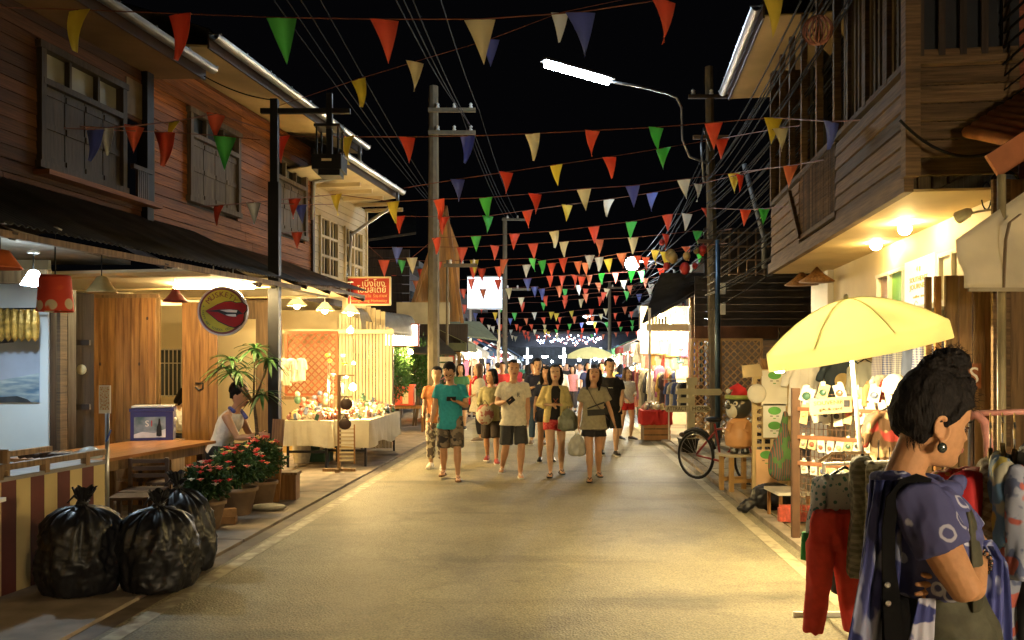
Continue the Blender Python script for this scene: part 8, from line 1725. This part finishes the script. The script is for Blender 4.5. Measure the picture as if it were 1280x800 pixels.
# ================= bunting
m_flag = {k: M('flag_'+n, c, .75, .08, 3, .03, tr=.45, obj=True) for k, n, c in (('r', 'red', (.88, .20, .12)), ('o', 'orange', (.88, .36, .20)), ('y', 'yellow', (.88, .74, .16)), ('g', 'green', (.16, .68, .20)), ('b', 'blue', (.20, .25, .62)), ('c', 'cream', (.85, .78, .55)), ('w', 'white', (.85, .84, .78)))}
fl_me = []
for k in range(5):
    rr_ = random.Random(k); vs = []; fs = []; W_, H_ = .25, .38; cv = rr_.uniform(-.05, .05); tw = rr_.uniform(-.04, .04); N_ = 6
    for lay in (0, .002):
        for j in range(N_+1):
            f = j/N_; hw = W_/2*(1-f)+.001
            for s_ in (-1, 0, 1): vs.append((s_*hw+tw*.3*f, lay+cv*math.sin(f*PI)+tw*f*s_+.012*s_*s_*(1-f), -H_*f))
    q = 3*(N_+1)
    for j in range(N_):
        for s_ in (0, 1): a = 3*j+s_; fs.append((a, a+1, a+4, a+3)); fs.append((a+q, a+q+3, a+q+4, a+q+1))
        for s_ in (0, 2): a = 3*j+s_; fs.append((a, a+3, a+q+3, a+q))
    me = bpy.data.meshes.new('flag'); me.from_pydata(vs, [], fs); me.materials.append(m_flag['r']); me.polygons.foreach_set('use_smooth', [True]*len(fs)); fl_me.append(me)
cname = {'r': 'red', 'o': 'orange', 'y': 'yellow', 'g': 'green', 'b': 'blue', 'c': 'cream', 'w': 'white'}
m_string = M('string_red', (.16, .05, .03), .7)
def bunting(flags, d, ends, wide=.25, label=None):
    """flags: (px, py, colour); ends: extra px,py at both ends"""
    def fd(px):
        if px < 395: return min(d, FL.w(FL.u(px, -1.1), -1.1).y)
        if px > 900: return min(d, FR.w(FR.u(px, .2), .2).y)
        return d
    pts = [P(x, y, fd(x)) for x, y in ([ends[0]]+[(f[0], f[1]) for f in flags]+[ends[1]])]; mid = pts[len(pts)//2]
    lab = label or 'string of pennants starting %s from the left, about %s' % (', '.join(cname[f[2]] for f in flags[:4]), 'overhead' if d < 10 else 'above the walkers' if d < 16 else 'beyond the walkers')
    t = T('bunting_string', lab, 'bunting', mid, 0, 'bunting strung across the street')
    MB().tube([p-mid for p in pts], .005 if d < 12 else .007, 4, cap=False).build('string', m_string, t)
    for x, y, c in flags:
        o = link('flag', R.choice(fl_me), None, t, P(x, y, fd(x))-mid, (R.uniform(-.2, .2), R.uniform(-.09, .09), R.uniform(-.6, .6)), [wide/.25*fd(x)/d*R.uniform(.94, 1.06)]*3)
        o.material_slots[0].link = 'OBJECT'; o.material_slots[0].material = m_flag[c]
bunting([(98, 12, 'y'), (223, 17, 'r'), (352, 22, 'g'), (481, 24, 'r'), (600, 24, 'c'), (726, 15, 'b'), (830, -1, 'r'), (966, -6, 'y')], 7.2, ((-40, 8), (1080, -14)))
bunting([(447, 99, 'y'), (519, 77, 'c'), (613, 49, 'b'), (700, 16, 'w')], 11.3, ((340, 135), (800, -5)))
bunting([(130, 160, 'w'), (168, 157, 'r'), (217, 152, 'y'), (270, 142, 'r'), (354, 170, 'r'), (433, 171, 'y'), (509, 171, 'r'), (584, 170, 'b'), (665, 167, 'c'), (741, 163, 'r'), (821, 159, 'g'), (892, 153, 'r'), (967, 147, 'y'), (1040, 152, 'b')], 12.1, ((100, 158), (1075, 150)))
bunting([(118, 162, 'b'), (205, 165, 'r'), (281, 170, 'g')], 9.6, ((80, 160), (325, 175)))
bunting([(572, 224, 'b'), (633, 215, 'r'), (695, 206, 'y'), (762, 196, 'r'), (829, 185, 'g'), (902, 173, 'r'), (976, 160, 'c')], 14.8, ((505, 235), (1000, 157)))
bunting([(273, 257, 'r'), (317, 253, 'w'), (368, 248, 'r'), (420, 243, 'y'), (491, 252, 'y'), (548, 249, 'r'), (607, 247, 'g'), (669, 242, 'r'), (730, 236, 'c'), (791, 232, 'b'), (855, 224, 'w'), (918, 216, 'y'), (988, 207, 'o')], 15.0, ((250, 258), (1030, 200)))
bunting([(376, 256, 'b'), (437, 255, 'c'), (500, 270, 'r'), (555, 271, 'r'), (610, 270, 'g'), (659, 263, 'r'), (709, 256, 'y'), (761, 249, 'w'), (815, 241, 'b'), (873, 230, 'w'), (925, 218, 'r')], 18.2, ((350, 254), (960, 210)))
bunting([(371, 290, 'r'), (398, 289, 'g'), (449, 297, 'r'), (480, 325, 'r'), (515, 322, 'c'), (545, 297, 'r'), (595, 295, 'g'), (643, 292, 'r'), (692, 289, 'c'), (742, 283, 'r'), (789, 277, 'g'), (834, 268, 'r'), (859, 267, 'w'), (882, 260, 'r'), (932, 262, 'r'), (955, 261, 'g')], 19.2, ((350, 292), (985, 258)))
rf = random.Random(11); wt = 'rrrrrrooogggyccwb'
rows = [(22, 300, -7, 440), (24, 316, -6, 500), (26, 326, -9, 480), (29, 341, -7, 465), (32, 352, -8, 540), (35, 362, -6, 560), (39, 371, -9, 550), (44, 381, -6, 580), (49, 388, -7, 590), (55, 396, -5, 600), (61, 402, -4, 610), (67, 408, -3, 620), (31, 334, -8, 700), (36, 352, -7, 690)]
places_ = ('lowest rows', 'second row')
for ri, (d, py, sl, xs) in enumerate(rows):
    sp_ = .9*FX/d; x = xs+rf.uniform(0, 20); fl = []
    while x < 905-ri*6:
        f = (x-xs)/(900-xs); yy = py+10*(1-f)+sl*f*2+7*math.sin(PI*f); fl.append((x, yy+rf.uniform(-1, 1), rf.choice(wt)))
        if rf.random() < .18: fl.append((x+sp_*.28, yy+2, fl[-1][2]))
        x += sp_*rf.uniform(.8, 1.15)
    bunting(fl, d, ((xs-12, py+11), (915-ri*6, py+sl*2)), .27)

# ---- extra goods at the nearer stalls
for i in range(9): hung(P(996+i*17, 446+R.uniform(-4, 4), 10.1), R.uniform(-.4, .4), (.8, .9, R.uniform(.5, .75)), gmat[(1, 9, 6, 1, 7, 9, 3, 1, 5)[i]], 'clothing on the back rail behind the souvenir grid', 'back-rail garments of the souvenir stall')
for i in range(5): hung(P(352+i*6, 452+R.uniform(-5, 5), 14.9), R.uniform(-.5, .5), (.5, .8, .5), gmat[(1, 9, 1, 8, 1)[i]], 'pale cloth bundle hanging left of the red-brown lattice', 'cloth bundles over the first craft table')
for i in range(7): hung(P(1092+i*9, 470+R.uniform(-3, 6), 7.6), R.uniform(.2, .9), (.7, .8, R.uniform(.5, .8)), gmat[(3, 1, 0, 9, 2, 1, 7)[i]], 'clothing crowded behind the white cap', 'garments behind the white cap')
for i in range(7):
    p = P(372+i*7, 505+R.uniform(-8, 6), 14.6); t = T('doll', 'small soft toy sitting on the shelf in front of the lattice', 'toy', p, 0, 'soft toys on the lattice shelf'); MB().ball((0, 0, 0), .06, 10, 7, 1, .8, 1.2).build('body', R.choice(gm), t, smooth=True); MB().ball((0, 0, .10), .045, 10, 7).build('head', R.choice(gm), t, smooth=True)
